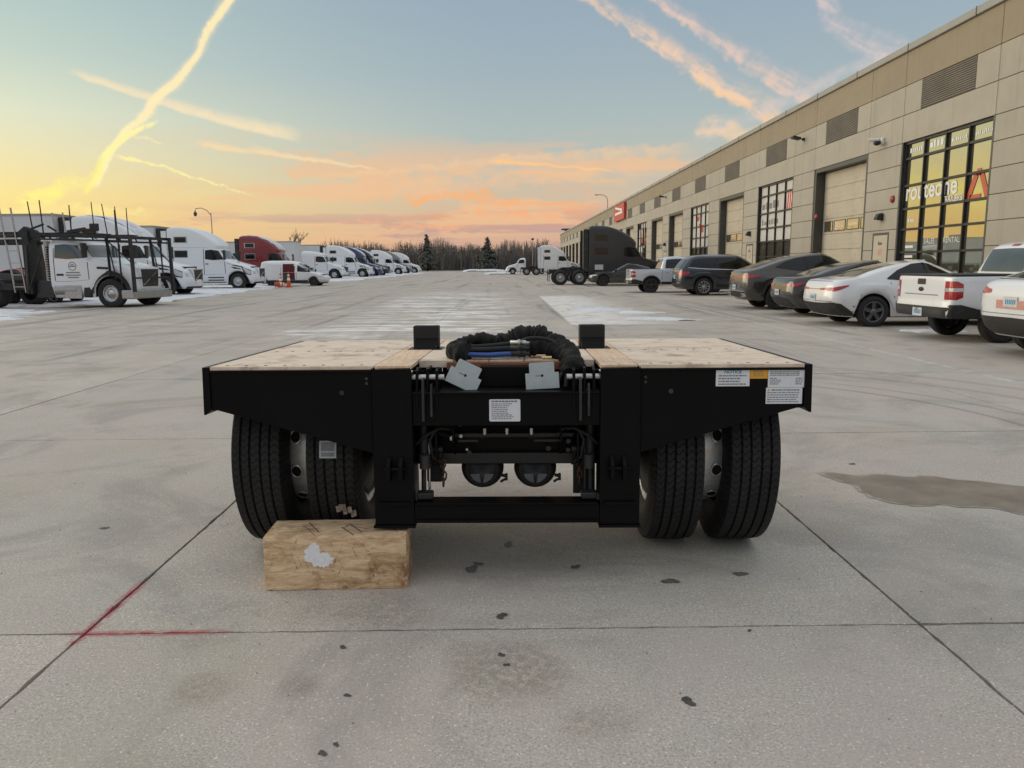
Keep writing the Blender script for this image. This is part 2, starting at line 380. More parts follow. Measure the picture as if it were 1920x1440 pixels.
MT['truckwhite'] = paint('truck_white_paint', (0.80, 0.82, 0.85), 0.35, 0, 0.3, 0.4)
MT['snow'] = mat('old_snow', (0.74, 0.76, 0.80), 0.7, 0, 0.08, 1.2, 0.5, 14, dirt=((0.30, 0.28, 0.26), 0.55, 1.1))
# ================================================================== ground
def concrete_lot():
    m = bpy.data.materials.new('lot_concrete'); m.use_nodes = True; t = m.node_tree; b = t.nodes['Principled BSDF']
    g = t.nodes.new('ShaderNodeNewGeometry'); pos = g.outputs['Position']
    sp = t.nodes.new('ShaderNodeSeparateXYZ'); t.links.new(pos, sp.inputs[0]); X = V(t, sp.outputs[0]); Y = V(t, sp.outputs[1])
    oi = t.nodes.new('ShaderNodeObjectInfo'); rnd = V(t, oi.outputs['Random'])
    big = noise(t, pos, 0.33, 4.0, 0.6); mid = noise(t, pos, 2.2, 5.0, 0.65); fin_ = noise(t, pos, 30.0, 5.0, 0.8)
    grit = noise(t, pos, 115.0, 2.0, 0.6)
    c = ramp(t, big, [(0.3, (0.535, 0.485, 0.415)), (0.7, (0.645, 0.59, 0.515))])
    c = mixc(t, mid.sm(0.35, 0.75) * 0.35, c, (0.43, 0.395, 0.35))
    c = mixc(t, fin_.sm(0.42, 0.66) * 0.30, c, (0.34, 0.31, 0.275))
    c = mixc(t, grit.sm(0.55, 0.66) * 0.75, c, (0.78, 0.73, 0.66))
    c = mixc(t, grit.sm(0.46, 0.34) * 0.65, c, (0.24, 0.22, 0.20))
    c = mixc(t, rnd * 0.34, c, (0.38, 0.355, 0.33))
    hue = noise(t, combine(t, X * 1.1, Y * 0.8, 5.0), 1.3, 3.0, 0.55); hue2 = noise(t, combine(t, X * 0.8, Y * 1.0, 15.0), 0.9, 4.0, 0.6)
    c = mixc(t, hue.sm(0.46, 0.62) * 0.42, c, (0.50, 0.43, 0.395)); c = mixc(t, hue.sm(0.50, 0.36) * 0.28, c, (0.44, 0.445, 0.42)); c = mixc(t, hue2.sm(0.52, 0.68) * 0.38, c, (0.47, 0.42, 0.33))
    wearp = noise(t, pos, 0.8, 6.0, 0.7, 0.8); c = mixc(t, wearp.sm(0.47, 0.64) * 0.42, c, (0.27, 0.25, 0.23))
    spk = noise(t, pos, 85.0, 2.0, 0.5); c = mixc(t, spk.sm(0.63, 0.70) * 0.7, c, (0.84, 0.79, 0.70))
    # tyre-scrub arcs and lanes of old rubber
    def arc(cx, cy, r, w, y0, y1, amt):
        d = (((X - cx) * (X - cx) + (Y - cy) * (Y - cy)).sqrt() - r).abs()
        return (d + (mid - 0.5) * 0.10).sm(w, w * 0.3) * Y.sm(y0, y0 + 0.7) * Y.sm(y1, y1 - 1.2) * X.sm(2.0, 3.0) * amt
    for a in ((1.2, 6.3, 3.2, 0.06, 5.6, 9.4, 0.35), (1.2, 6.3, 3.55, 0.05, 5.6, 9.6, 0.28), (0.9, 6.1, 4.6, 0.09, 5.4, 10.4, 0.22), (0.4, 5.9, 5.7, 0.12, 5.2, 11.5, 0.2)):
        c = mixc(t, arc(*a), c, (0.15, 0.145, 0.135))
    lanes = noise(t, combine(t, X * 1.1, Y * 0.045, 0.0), 1.4, 4.0, 0.6).sm(0.52, 0.72) * Y.sm(7, 14) * 0.6
    c = mixc(t, lanes, c, (0.20, 0.19, 0.18))
    # salt dust: transverse streaks left of the middle, one pale slab to the right
    sn = noise(t, combine(t, X * 0.28, Y * 1.5, 2.0), 1.3, 5.0, 0.65); sf = noise(t, pos, 1.6, 5.0, 0.65)
    sl = sn.sm(0.44, 0.56) * (X + (sn - 0.5) * 5.0).sm(-4.9, -3.2) * X.sm(1.2, -0.6) * (Y + (sf - 0.5) * 8).sm(13.5, 18.0) * Y.sm(44, 32)
    s2 = X.sm(1.53, 1.60) * (X + (sf - 0.5) * 3.4).sm(4.6, 2.6) * Y.sm(17.6, 17.9) * Y.sm(36, 33) * sf.sm(0.25, 0.6)
    s3 = (Y - 16.65).abs().sm(0.16, 0.08) * X.sm(-4.85, -4.6) * X.sm(-1.2, -2.4) * 0.8
    c = mixc(t, (sl * (sf.sm(0.38, 0.58) * 0.7 + 0.25)).max(s2 * 0.8).max(s3), c, (0.88, 0.86, 0.83))
    # faded painted edge line of the parking row
    wear = noise(t, pos, 5.0, 5.0, 0.7).sm(0.42, 0.60)
    ln = (X - 5.9).abs().sm(0.07, 0.045) * Y.sm(6.0, 8.0) * wear * 0.75
    c = mixc(t, ln, c, (0.62, 0.61, 0.58))
    # brown stains and a damp film round the trailer
    for (sx_, sy_, r, a) in ((0.02, 2.45, 0.30, 0.75), (0.26, 2.15, 0.16, 0.55), (-0.68, 2.38, 0.10, 0.6), (-1.02, 2.36, 0.14, 0.6), (-0.98, 1.88, 0.22, 0.55), (-0.45, 2.95, 0.30, 0.6), (-0.8, 2.95, 0.2, 0.5), (-3.2, 4.4, 0.5, 0.25), (2.6, 1.9, 0.4, 0.25)):
        d = ((X - sx_) * (X - sx_) + (Y - sy_) * (Y - sy_)).sqrt() + (mid - 0.5) * 0.7 * r / 0.25 + (fin_ - 0.5) * 0.22
        c = mixc(t, d.sm(r, r * 0.15) * a * (fin_.sm(0.36, 0.58) * 0.55 + 0.15), c, (0.22, 0.18, 0.135))
    # old red paint over the crossing of two joints
    rn = noise(t, pos, 14.0, 5.0, 0.7)
    rp = ((Y - 2.772).abs() + (rn - 0.5) * 0.08).sm(0.034, 0.016) * X.sm(-1.70, -1.62) * X.sm(-1.03, -1.14)
    rq = ((X + 1.61).abs() + (rn - 0.5) * 0.08).sm(0.034, 0.016) * Y.sm(2.66, 2.72) * Y.sm(3.34, 3.2)
    c = mixc(t, (rp.max(rq)) * rn.sm(0.34, 0.56) * 0.75, c, (0.46, 0.10, 0.12))
    t.links.new(c, b.inputs['Base Color'])
    t.links.new(mid.lin(0.3, 0.7, 0.8, 0.95).k, b.inputs['Roughness'])
    b.inputs['Specular IOR Level'].default_value = 0.06
    bp = t.nodes.new('ShaderNodeBump'); bp.inputs['Strength'].default_value = 0.6; bp.inputs['Distance'].default_value = 0.005
    t.links.new((grit * 0.6 + fin_).k, bp.inputs['Height']); t.links.new(bp.outputs[0], b.inputs['Normal'])
    return m
MT['lot'] = concrete_lot()
MT['seal'] = mat('joint_sealant', (0.028, 0.026, 0.024), 0.8, 0, 0.3, 20, 0.3, 60)
MT['verge'] = mat('winter_verge', (0.17, 0.15, 0.11), 0.95, 0, 0.3, 0.2, 0.4, 4, dirt=((0.55, 0.56, 0.58), 0.5, 0.06))
MT['asphalt'] = mat('worn_asphalt', (0.10, 0.10, 0.10), 0.9, 0, 0.2, 0.8, 0.3, 40)
m = MB(); m.add([(-900, -120, -0.06), (900, -120, -0.06), (900, 1800, -0.06), (-900, 1800, -0.06)], [(0, 1, 2, 3)])
put(m.build('ground', MT['verge'], fix=False), kind='structure')
m = MB(); m.add([(-70, -30, -0.03), (-14.5, -30, -0.03), (-14.5, 190, -0.03), (-70, 190, -0.03)], [(0, 1, 2, 3)])
put(m.build('truck_parking_ground', MT['lot'], fix=False), kind='structure')
pave = empty('pavement', (0, 0, 0), kind='structure')
XJ = [-1.61 + 3.2 * k for k in range(-4, 6)]; XJ[0] = -14.42; XJ[-1] = 14.2
YJ = [2.77 + 3.38 * k for k in range(-3, 10)]
Y_END = YJ[-1]
m = MB(); m.add([(-14.42, YJ[0], -0.04), (14.2, YJ[0], -0.04), (14.2, Y_END, -0.04), (-14.42, Y_END, -0.04)], [(0, 1, 2, 3)])
m.build('joint_sealant', MT['seal'], pave, fix=False)
rs = random.Random(4)
for i in range(len(XJ) - 1):
    for j in range(len(YJ) - 1):
        x0, x1, y0, y1 = XJ[i] + 0.005, XJ[i + 1] - 0.005, YJ[j] + 0.005, YJ[j + 1] - 0.005
        cx, cy = (x0 + x1) / 2, (y0 + y1) / 2
        if abs(cx) > cy * 1.1 + 6: continue
        # chipped arrises: top outline wanders a few millimetres
        top = []
        def edge(p, q, n):
            for k in range(n):
                f = k / n; top.append((p[0] + (q[0] - p[0]) * f, p[1] + (q[1] - p[1]) * f))
        near_ = cy < 12
        n = 60 if near_ else 4
        edge((x0, y0), (x1, y0), n); edge((x1, y0), (x1, y1), n); edge((x1, y1), (x0, y1), n); edge((x0, y1), (x0, y0), n)
        tt = []
        for (a, b_) in top:
            w = rs.random(); w = 0.007 * w ** 3 if near_ else 0
            tt.append((a + (cx - a) / 1.6 * w * 1.6 * 0.6 - cx, b_ + (cy - b_) / 1.6 * w * 1.6 * 0.6 - cy, 0.0))
        nn = len(tt); vs = tt + [(a, b_, -0.045) for a, b_, _ in tt]
        mb = MB(); mb.add(vs, [tuple(range(nn))] + [(k, (k + 1) % nn, nn + (k + 1) % nn, nn + k) for k in range(nn)])
        mb.build('concrete_slab', MT['lot'], pave, loc=(cx, cy, rs.uniform(-0.0015, 0.0015)), fix=False)
m = MB(); m.add([(-14.42, Y_END, 0), (14.2, Y_END, 0), (14.2, 190, 0), (-14.42, 190, 0)], [(0, 1, 2, 3)])
m.build('far_paving', MT['lot'], pave, fix=False)
# damp patch, oil drops: thin irregular films
def blob(pts_or_r, n=40, seed=0, jit=0.12):
    r = random.Random(seed); ph = [r.uniform(0, 6.28) for _ in range(6)]
    out = []
    for k in range(n):
        a = 6.2832 * k / n
        w = 1 + sum(jit / (q + 1) * math.sin((q + 2) * a + ph[q]) for q in range(6))
        out.append((pts_or_r[0] * w * math.cos(a), pts_or_r[1] * w * math.sin(a)))
    return out
def film(name, outline, mt, z, loc):
    n = len(outline); mb = MB(); mb.add([(a, b, 0) for a, b in outline], [tuple(range(n))])
    return mb.build(name, mt, pave, loc=(loc[0], loc[1], z), fix=False)
MT['damp'] = mat('damp_concrete', (0.25, 0.21, 0.165), 0.7, 0, 0.25, 5, 0.5, 120, spec=0.4)
MT['oil'] = mat('oil_drip', (0.075, 0.07, 0.062), 0.55, 0, 0.3, 20, 0.2, 180)
MT['oil2'] = mat('faded_oil_drip', (0.14, 0.135, 0.125), 0.7, 0, 0.3, 20, 0.2, 180)
wet = [(2.12, 4.92), (2.14, 4.74), (2.2, 4.62), (2.17, 4.5), (2.2, 4.36), (2.27, 4.27), (2.38, 4.22), (2.5, 4.24), (2.6, 4.19), (2.75, 4.17), (2.85, 4.06), (3.0, 4.0), (3.3, 3.98), (3.6, 4.05), (3.8, 4.2), (3.78, 4.42), (3.5, 4.5), (3.2, 4.56), (3.05, 4.66), (2.9, 4.72), (2.75, 4.82), (2.62, 4.8), (2.45, 4.86), (2.3, 4.84)]
wp = []
for k in range(len(wet)):
    p0, p1, p2, p3 = (Vector(wet[(k + q) % len(wet)]) for q in (-1, 0, 1, 2))
    for f in (0, 0.25, 0.5, 0.75):
        q = 0.5 * ((2 * p1) + (p2 - p0) * f + (2 * p0 - 5 * p1 + 4 * p2 - p3) * f * f + (3 * p1 - p0 - 3 * p2 + p3) * f ** 3)
        wp.append((q.x + rs.uniform(-.012, .012), q.y + rs.uniform(-.012, .012)))
cxw, cyw = 2.9, 4.45
MT['damp2'] = mat('drying_concrete', (0.37, 0.335, 0.285), 0.8, 0, 0.2, 8, 0.5, 120)
film('damp_patch', [(cxw + (a - cxw) * 1.035 + rs.uniform(-.012, .012), cyw + (b - cyw) * 1.07 + rs.uniform(-.012, .012)) for a, b in wp], MT['damp2'], 0.0028, (0, 0))
film('damp_patch', wp, MT['damp'], 0.0036, (0, 0))
for k, (x, y, rx, ry, mt) in enumerate([(0.01, 3.67, .022, .028, 'oil'), (0.32, 3.37, .019, .026, 'oil'), (-0.02, 2.88, .02, .022, 'oil'), (0.72, 3.2, .03, .028, 'oil2'), (1.05, 3.27, .025, .025, 'oil2'),
                                        (0.575, 2.26, .02, .022, 'oil'), (-0.16, 3.36, .035, .03, 'oil2'), (-0.13, 3.42, .02, .022, 'oil2'), (-2.15, 3.98, .018, .02, 'oil'), (-0.02, 2.57, .012, .012, 'oil'),
                                        (-0.6, 2.64, .012, .012, 'oil'), (-0.53, 2.02, .012, .012, 'oil'), (-0.5, 2.06, .008, .01, 'oil'), (0.0, 2.5, .01, .01, 'oil'), (2.4, 5.15, .02, .02, 'oil2'), (0.92, 2.73, .008, .008, 'oil'), (-0.52, 2.32, .01, .01, 'oil')]):
    film('oil_spot', blob((rx, ry), 22, k, 0.3), MT[mt], 0.0032, (x, y))
m = MB(); rg = random.Random(21)
for k in range(420):                                     # loose grit on the slabs
    x, y = rg.uniform(-3.2, 3.2), 1.55 + 4.5 * rg.random() ** 1.5; s_ = rg.uniform(0.0012, 0.0035)
    m.box((x, y, s_ * 0.5 + 0.001), (s_ * 2, s_ * 1.6, s_), Matrix.Rotation(rg.random() * 6, 3, 'Z'), 0, (0.5, 0.6))
put(m.build('grit', mat('loose_grit', (0.32, 0.29, 0.25), 0.9, 0, 0.5, 3), pave), kind='stuff')

# snow along the edge of the truck parking
def snow(name, poly, label, step=0.28, h=0.05, thr=0.45, seed=0, sy=1.0, soft=1.6):
    r = np.random.RandomState(seed); P_ = np.array(poly)
    x0, y0 = P_.min(0); x1, y1 = P_.max(0)
    xs = np.arange(x0, x1 + step, step); ys = np.arange(y0, y1 + step * sy, step * sy)
    GX, GY = np.meshgrid(xs, ys)
    # signed inside distance to polygon
    d = np.full(GX.shape, 1e9); ins = np.zeros(GX.shape, bool); n = len(P_)
    for i in range(n):
        a, b = P_[i], P_[(i + 1) % n]; e = b - a
        tt = np.clip(((GX - a[0]) * e[0] + (GY - a[1]) * e[1]) / (e @ e), 0, 1)
        d = np.minimum(d, np.hypot(GX - a[0] - tt * e[0], GY - a[1] - tt * e[1]))
        c = ((a[1] > GY) != (b[1] > GY)) & (GX < (b[0] - a[0]) * (GY - a[1]) / (b[1] - a[1] + 1e-9) + a[0]); ins ^= c
    d = np.where(ins, d, -d)
    f = fbm(GX * 0.7 + 300, GY * 1.1 + 300, 0.75, 5, 0.65, seed) + np.clip(d / soft, -1, 1) * 0.35
    hgt = np.clip((f - thr) * 1.4, 0, 1) ** 0.7 * h + fbm(GX + 50, GY + 90, 2.3, 3, 0.6, seed + 1) * 0.02
    keep = f > thr
    Z = np.where(keep, hgt, -0.05)
    mb = MB(); idx = {}
    nr, nc = GX.shape
    cell = keep[:-1, :-1] | keep[1:, :-1] | keep[:-1, 1:] | keep[1:, 1:]
    vid = -np.ones(GX.shape, int); vs = []; fs = []
    for i, j in zip(*np.nonzero(cell)):
        q = []
        for a, b in ((i, j), (i, j + 1), (i + 1, j + 1), (i + 1, j)):
            if vid[a, b] < 0: vid[a, b] = len(vs); vs.append((GX[a, b] + r.uniform(-.3, .3) * step * .5, GY[a, b] + r.uniform(-.3, .3) * step * sy * .5, Z[a, b]))
            q.append(vid[a, b])
        fs.append(tuple(q))
    mb.add(vs, fs, 0, True)
    o = mb.build(name, MT['snow'], fix=False); put(o, label, 'snow', kind='stuff'); return o
snow('snow', [(-30, 19.5), (-13.2, 20.4), (-11.9, 21.9), (-13.0, 24), (-14.2, 25.4), (-16, 27), (-30, 27)], 'thin dirty snow on the paving in front of the car transporter', 0.13, 0.03, 0.69, 3, 0.7, 2.8)
snow('snow', [(-34, 28.5), (-16.5, 28.6), (-14.0, 30.2), (-13.6, 33), (-14.8, 40), (-15.8, 48), (-16.6, 55), (-17.4, 64), (-18, 72), (-34, 72)], 'ploughed snow strip under the parked white trucks', 0.24, 0.07, 0.55, 5, 1.3, 2.2)
snow('snow', [(-30, 74), (-15.6, 74), (-14.4, 80), (-15.6, 90), (-14.5, 100), (-15.5, 120), (-15, 150), (-30, 150)], 'snow strip under the far row of parked trucks', 0.5, 0.10, 0.56, 8, 1.6, 2.2)
snow('snow', [(2.2, 23.0), (3.4, 21.5), (4.6, 21.0), (4.5, 22.4), (3.6, 24.4), (2.4, 25.8), (2.0, 25)], 'small crusty snow patch on the pale slab beside the parking row', 0.10, 0.05, 0.56, 11, 1.5, 1.0)
snow('snow', [(3.0, 19.2), (4.4, 18.8), (5.0, 19.0), (4.4, 19.8), (3.4, 20.1)], 'narrow snow crumbs nearest the deck on the pale slab', 0.08, 0.04, 0.56, 14, 1.5, 0.6)
snow('snow', [(-9, 172), (-2, 171), (0.5, 175), (-2, 180), (-9, 180)], 'white snow bank at the far end left of the lane', 0.7, 0.5, 0.3, 17, 1.0)
snow('snow', [(-3, 118), (1.4, 118), (1.6, 124), (-3, 125)], 'bright snow bank in front of the far white day cab truck', 0.5, 0.3, 0.3, 18, 1.0)
snow('snow', [(7.9, 14.8), (9.4, 15.0), (9.3, 15.6), (8.2, 15.5)], 'melting snow between the white pickup and the white sedan', 0.09, 0.05, 0.50, 20, 1.0, 0.5)

# ================================================================== warehouse
def wall_concrete(name, a, b, streak=0.25):
    m = bpy.data.materials.new(name); m.use_nodes = True; t = m.node_tree; bs = t.nodes['Principled BSDF']
    g = t.nodes.new('ShaderNodeNewGeometry'); pos = g.outputs['Position']; oi = t.nodes.new('ShaderNodeObjectInfo')
    sp = t.nodes.new('ShaderNodeSeparateXYZ'); t.links.new(pos, sp.inputs[0]); Y = V(t, sp.outputs[1]); Z = V(t, sp.outputs[2])
    n = noise(t, pos, 0.9, 5.0, 0.65); f = noise(t, pos, 26.0, 4.0, 0.6)
    st = noise(t, combine(t, Y * 2.4, Z * 0.16, 0.0), 1.6, 5.0, 0.65)
    c = ramp(t, n, [(0.3, a), (0.7, b)])
    c = mixc(t, V(t, oi.outputs['Random']) * 0.14, c, tuple(x * 0.72 for x in a))
    c = mixc(t, st.sm(0.5, 0.72) * streak, c, tuple(x * 0.55 for x in a))
    c = mixc(t, f.sm(0.5, 0.8) * 0.12, c, tuple(x * 0.6 for x in a))
    t.links.new(c, bs.inputs['Base Color']); bs.inputs['Roughness'].default_value = 0.88
    bp = t.nodes.new('ShaderNodeBump'); bp.inputs['Strength'].default_value = 0.2; bp.inputs['Distance'].default_value = 0.006
    t.links.new((f + n * 0.5).k, bp.inputs['Height']); t.links.new(bp.outputs[0], bs.inputs['Normal'])
    return m
MT['wall'] = wall_concrete('wall_panel_concrete', (0.45, 0.41, 0.335), (0.52, 0.475, 0.39))
MT['band'] = wall_concrete('brown_band_concrete', (0.34, 0.285, 0.20), (0.40, 0.335, 0.235), 0.2)
MT['louver'] = mat('louver_grey', (0.24, 0.215, 0.175), 0.7, 0, 0.15, 1.5)
MT['cap'] = mat('parapet_cap', (0.36, 0.35, 0.31), 0.6, 0.0, 0.12, 1.0)
MT['joint'] = mat('wall_joint', (0.19, 0.17, 0.135), 0.9, 0, 0.2, 5)
MT['mullion'] = mat('dark_mullion', (0.022, 0.022, 0.024), 0.4, 0.3, 0.15, 6)
MT['doorpanel'] = mat('sectional_door', (0.56, 0.50, 0.39), 0.55, 0, 0.08, 1.2, dirt=((0.25, 0.21, 0.16), 0.35, 0.8))
MT['jamb'] = mat('steel_jamb', (0.085, 0.085, 0.08), 0.5, 0.3, 0.2, 3)
MT['winglass'] = mat('coated_shopfront_glass', (0.62, 0.60, 0.47), 0.02, 0.9, 0.12, 0.25)
MT['poster'] = mat('white_window_film', (0.62, 0.61, 0.58), 0.5, 0, 0.08, 1.2)
MT['redprint'] = mat('red_print', (0.55, 0.06, 0.04), 0.5, 0, 0.12, 3)
MT['whiteprint'] = mat('white_print', (0.90, 0.90, 0.88), 0.5, 0, 0.05, 6)
MT['greyprint'] = mat('grey_print', (0.2, 0.2, 0.2), 0.6, 0, 0.15, 6)
MT['lampblack'] = mat('wall_lamp_black', (0.03, 0.03, 0.03), 0.5, 0, 0.2, 8)
MT['alarm'] = mat('alarm_red', (0.40, 0.03, 0.03), 0.4, 0, 0.15, 9)
BX = 13.3; ZR = 8.18; ZB = 7.10; ZL = 6.17; ZT = 5.28
PW, PN = 4.92, 2.38; PP = PW + PN
Y0 = 21.47 - PP                                           # a bay starts here; wide part first, pier after
YE = Y0 + PP * 23 + 1.2
wh = empty('warehouse', (0, 0, 0), 0, 'long tan concrete warehouse with loading doors and gridded windows', 'building')
mb = MB(); mb.b2(BX + 0.75, BX + 46, Y0 - 0.3, YE, -0.05, ZR - 0.05); mb.build('wall_core', MT['joint'], wh)
mb = MB(); mb.b2(BX + 0.055, BX + 0.75, Y0 - 0.3, YE, ZT + 0.012, ZR - 0.05); mb.build('wall_backing', MT['joint'], wh)
mb = MB(); mb.b2(BX - 0.09, BX + 46, Y0 - 0.35, YE + 0.05, ZR - 0.02, ZR + 0.20); cap_o = mb.build('parapet_cap', MT['cap'], wh, 0.02)
mb = MB()
for k in range(0, 46): mb.b2(BX - 0.10, BX - 0.05, Y0 + k * PP / 2 + 1.1, Y0 + k * PP / 2 + 1.13, ZR - 0.03, ZR + 0.207)
put(mb.build('cap_seam', MT['jamb'], cap_o), kind='stuff')
def panel_mesh(w, h, mt, d=0.07):
    g = 0.009; mb = MB(); mb.b2(0, d, g, w - g, g, h - g)
    me = mb.mesh('wall_panel', mt); bm = bmesh.new(); bm.from_mesh(me)
    bmesh.ops.bevel(bm, geom=list(bm.edges), offset=0.008, segments=1, affect='EDGES'); bm.to_mesh(me); bm.free(); return me
PM = {}
def wpanel(y, z, w, h, key='wall', mt='wall', x=BX):
    k = (round(w, 3), round(h, 3), mt)
    if k not in PM: PM[k] = panel_mesh(w, h, MT[mt])
    return inst('wall_panel', PM[k], wh, (x, y, z))
PIER = [(0.0, 0.42), (0.42, 1.11), (1.11, 1.80), (1.80, 2.48), (2.48, 3.18), (3.18, 3.88), (3.88, 4.58), (4.58, ZT)]
# shared meshes for openings
WO = PW - 0.16; DO = 4.55                                   # clear opening widths
def louver_mesh(w, h):
    mb = MB(); mb.b2(0.03, 0.06, 0, w, 0, h); n = 14
    for k in range(n):
        z = h * (k + 0.5) / n; mb.box((0.02, w / 2, z), (0.05, w - 0.02, h / n * 0.62), Matrix.Rotation(R(32), 3, 'Y'))
    return mb.mesh('louver', MT['louver'])
LV = louver_mesh(2.85, ZB - ZL - 0.04)
WX = BX + 0.16                                             # glass plane
NC, NR = 4, 7
ROWZ = [0.06, 0.86, 1.70, 2.45, 3.12, 3.87, 4.74, ZT - 0.04]
PANE = None
def window_bay(y0, idx):
    w = empty('window', (0, 0, 0)); w.parent = wh
    mb = MB(); ya, yb = y0 + 0.08, y0 + PW - 0.08; cw = (yb - ya) / NC
    for k in range(NC + 1):
        yy = ya + cw * k; t_ = 0.09 if k in (0, NC) else 0.055; yy += 0.04 if k == 0 else (-0.04 if k == NC else 0)
        mb.b2(WX - 0.085, WX + 0.04, yy - t_ / 2, yy + t_ / 2, 0.02, ZT - 0.002)
    mb.build('mullion', MT['mullion'], w)
    mb = MB()
    for z in ROWZ: mb.b2(WX - 0.075, WX + 0.03, ya + 0.01, yb - 0.01, z - 0.035, z + 0.035)
    mb.build('transom', MT['mullion'], w)
    mb = MB(); mb.b2(BX + 0.003, WX + 0.03, yb, yb + 0.083, 0, ZT); mb.build('jamb', MT['jamb'], w)
    mb = MB(); mb.b2(BX + 0.003, WX + 0.03, y0 - 0.003, ya, 0, ZT); mb.build('jamb', MT['jamb'], w)
    for r_ in range(NR):
        for c_ in range(NC):
            mbp = MB(); h = ROWZ[r_ + 1] - ROWZ[r_] - 0.06; key = ('pane', round(h, 3))
            if key not in PM:
                mbp.b2(-0.006, 0.006, 0.02, cw - 0.02, 0, h); PM[key] = mbp.mesh('pane', MT['winglass'])
            rr = rs.uniform(-0.004, 0.004)
            inst('pane', PM[key], w, (WX, ya + cw * c_, ROWZ[r_] + 0.03), (0, rr, rs.uniform(-0.004, 0.004)))
    mb = MB(); mb.b2(WX + 0.05, WX + 0.5, ya, yb, 0.02, ZT); mb.build('interior', MT['mullion'], w)
    return w, ya, cw
def door_bay(y0, idx, bay_text=None):
    d = empty('loading_door', (0, 0, 0)); d.parent = wh
    ya = y0 + 0.16; yb = ya + DO; DXp = BX + 0.42
    mb = MB()
    for yy in (ya - 0.06, yb + 0.06):
        mb.b2(BX + 0.02, DXp + 0.03, yy - 0.055, yy + 0.055, 0, ZT - 0.001)
    mb.b2(BX + 0.02, DXp + 0.03, ya - 0.002, yb + 0.002, ZT - 0.16, ZT - 0.005); mb.build('jamb', MT['jamb'], d)
    n = 8; h = (ZT - 0.2) / n
    for k in range(n):
        key = ('dp', 1)
        if key not in PM:
            q = MB(); q.b2(-0.02, 0.03, 0.006, DO - 0.006, 0.006, h - 0.006)
            for z in (0.3, 0.62): q.b2(-0.026, -0.018, 0.02, DO - 0.02, h * z - 0.012, h * z + 0.012)
            PM[key] = q.mesh('door_section', MT['doorpanel'])
        sct = inst('door_section', PM[key], d, (DXp, ya, 0.02 + k * h))
        if k == 4:
            for (u0, u1) in ((0.25, 0.95), (1.15, 2.15), (2.35, 3.35), (3.55, 4.3)):
                q = MB(); q.b2(-0.035, -0.024, u0, u1, 0.13, h - 0.13); q.build('pane', MT['winglass'], sct)
                q = MB()
                for (a, b, c, e) in ((u0 - .03, u1 + .03, .10, .13), (u0 - .03, u1 + .03, h - .13, h - .10), (u0 - .03, u0, .13, h - .13), (u1, u1 + .03, .13, h - .13)):
                    q.b2(-0.045, -0.02, a, b, c, e)
                q.build('pane_frame', MT['jamb'], sct)
    return d, ya, DXp, h
SEQ = 'xWDWDWDDWDWDWDWDWDWDWDW'
WINS = {}; DOORS = {}
for k, kind in enumerate(SEQ):
    y = Y0 + k * PP; far = y > 120
    wpanel(y, ZB, PW, ZR - ZB - 0.02, mt='band'); wpanel(y + PW, ZB, PN, ZR - ZB - 0.02, mt='band')
    side = (PW - 2.85) / 2
    wpanel(y, ZL, side, ZB - ZL); wpanel(y + PW - side, ZL, side, ZB - ZL); inst('louver', LV, wh, (BX, y + side, ZL + 0.02))
    wpanel(y + PW, ZL, PN, ZB - ZL); wpanel(y, ZT, PW, ZL - ZT); wpanel(y + PW, ZT, PN, ZL - ZT)
    q = MB(); q.b2(BX + 0.055, BX + 0.75, y + PW + 0.005, y + PP - 0.005, -0.05, ZT + 0.01); q.build('pier_core', MT['joint'], wh)
    if kind == 'x': q = MB(); q.b2(BX + 0.055, BX + 0.75, y, y + PW + 0.005, -0.05, ZT + 0.01); q.build('pier_core', MT['joint'], wh)
    if kind == 'x':
        for (a, b) in PIER: wpanel(y, a, PW, b - a)
    for (a, b) in PIER:
        if kind != 'z' and not far: wpanel(y + PW, a, PN, b - a)
    if far: wpanel(y + PW, 0, PN, ZT)
    if kind == 'W': WINS[k] = window_bay(y, k)
    elif kind == 'D': DOORS[k] = door_bay(y, k)
# pedestrian doors, lamps and alarms on the piers
RW = (R(90), 0, R(-90))                                     # lettering on the facade, read from the lot
def marks(par, x, yl, z, w, h, mt, seed, n=6):
    """illegible print: a row of small uneven strokes, read from left (far) to right (near)"""
    r = random.Random(seed); mb = MB(); y = yl; cw_ = w / n
    for k in range(n):
        hh_ = h * r.uniform(.55, 1); ww_ = cw_ * r.uniform(.5, .85); mb.b2(x - .0006, x + .0006, y - ww_, y, z, z + hh_); y -= cw_
    return put(mb.build('small_print', MT[mt], par), kind='stuff')
def ped_door(y0, code):
    d = empty('service_door', (0, 0, 0)); d.parent = wh
    w = 1.02; h = 2.32
    mb = MB(); mb.b2(BX - 0.012, BX + 0.05, y0 - 0.07, y0 + w + 0.07, h, h + 0.08); mb.b2(BX - 0.012, BX + 0.05, y0 - 0.07, y0, 0, h); mb.b2(BX - 0.012, BX + 0.05, y0 + w, y0 + w + 0.07, 0, h)
    mb.build('door_frame', MT['jamb'], d)
    mb = MB(); mb.b2(BX - 0.006, BX + 0.04, y0 + 0.004, y0 + w - 0.004, 0.02, h - 0.004); mb.build('door_leaf', MT['doorpanel'], d, 0.004)
    mb = MB(); mb.cyl((BX - 0.09, y0 + 0.1, 1.02), (BX, y0 + 0.1, 1.02), 0.025); mb.bar((BX - 0.085, y0 + 0.09, 1.02), (BX - 0.085, y0 + 0.24, 1.02), 0.02, 0.025); mb.build('handle', MT['jamb'], d)
    marks(d, BX - 0.010, y0 + w / 2 + 0.14, 1.98, 0.28, 0.14, 'ink', int(y0), 3)
    mb = MB(); mb.b2(BX - 0.010, BX - 0.005, y0 + w / 2 - 0.14, y0 + w / 2 + 0.14, 1.62, 1.84); mb.build('notice', mat('pink_notice', (0.62, 0.36, 0.28), 0.6), d)
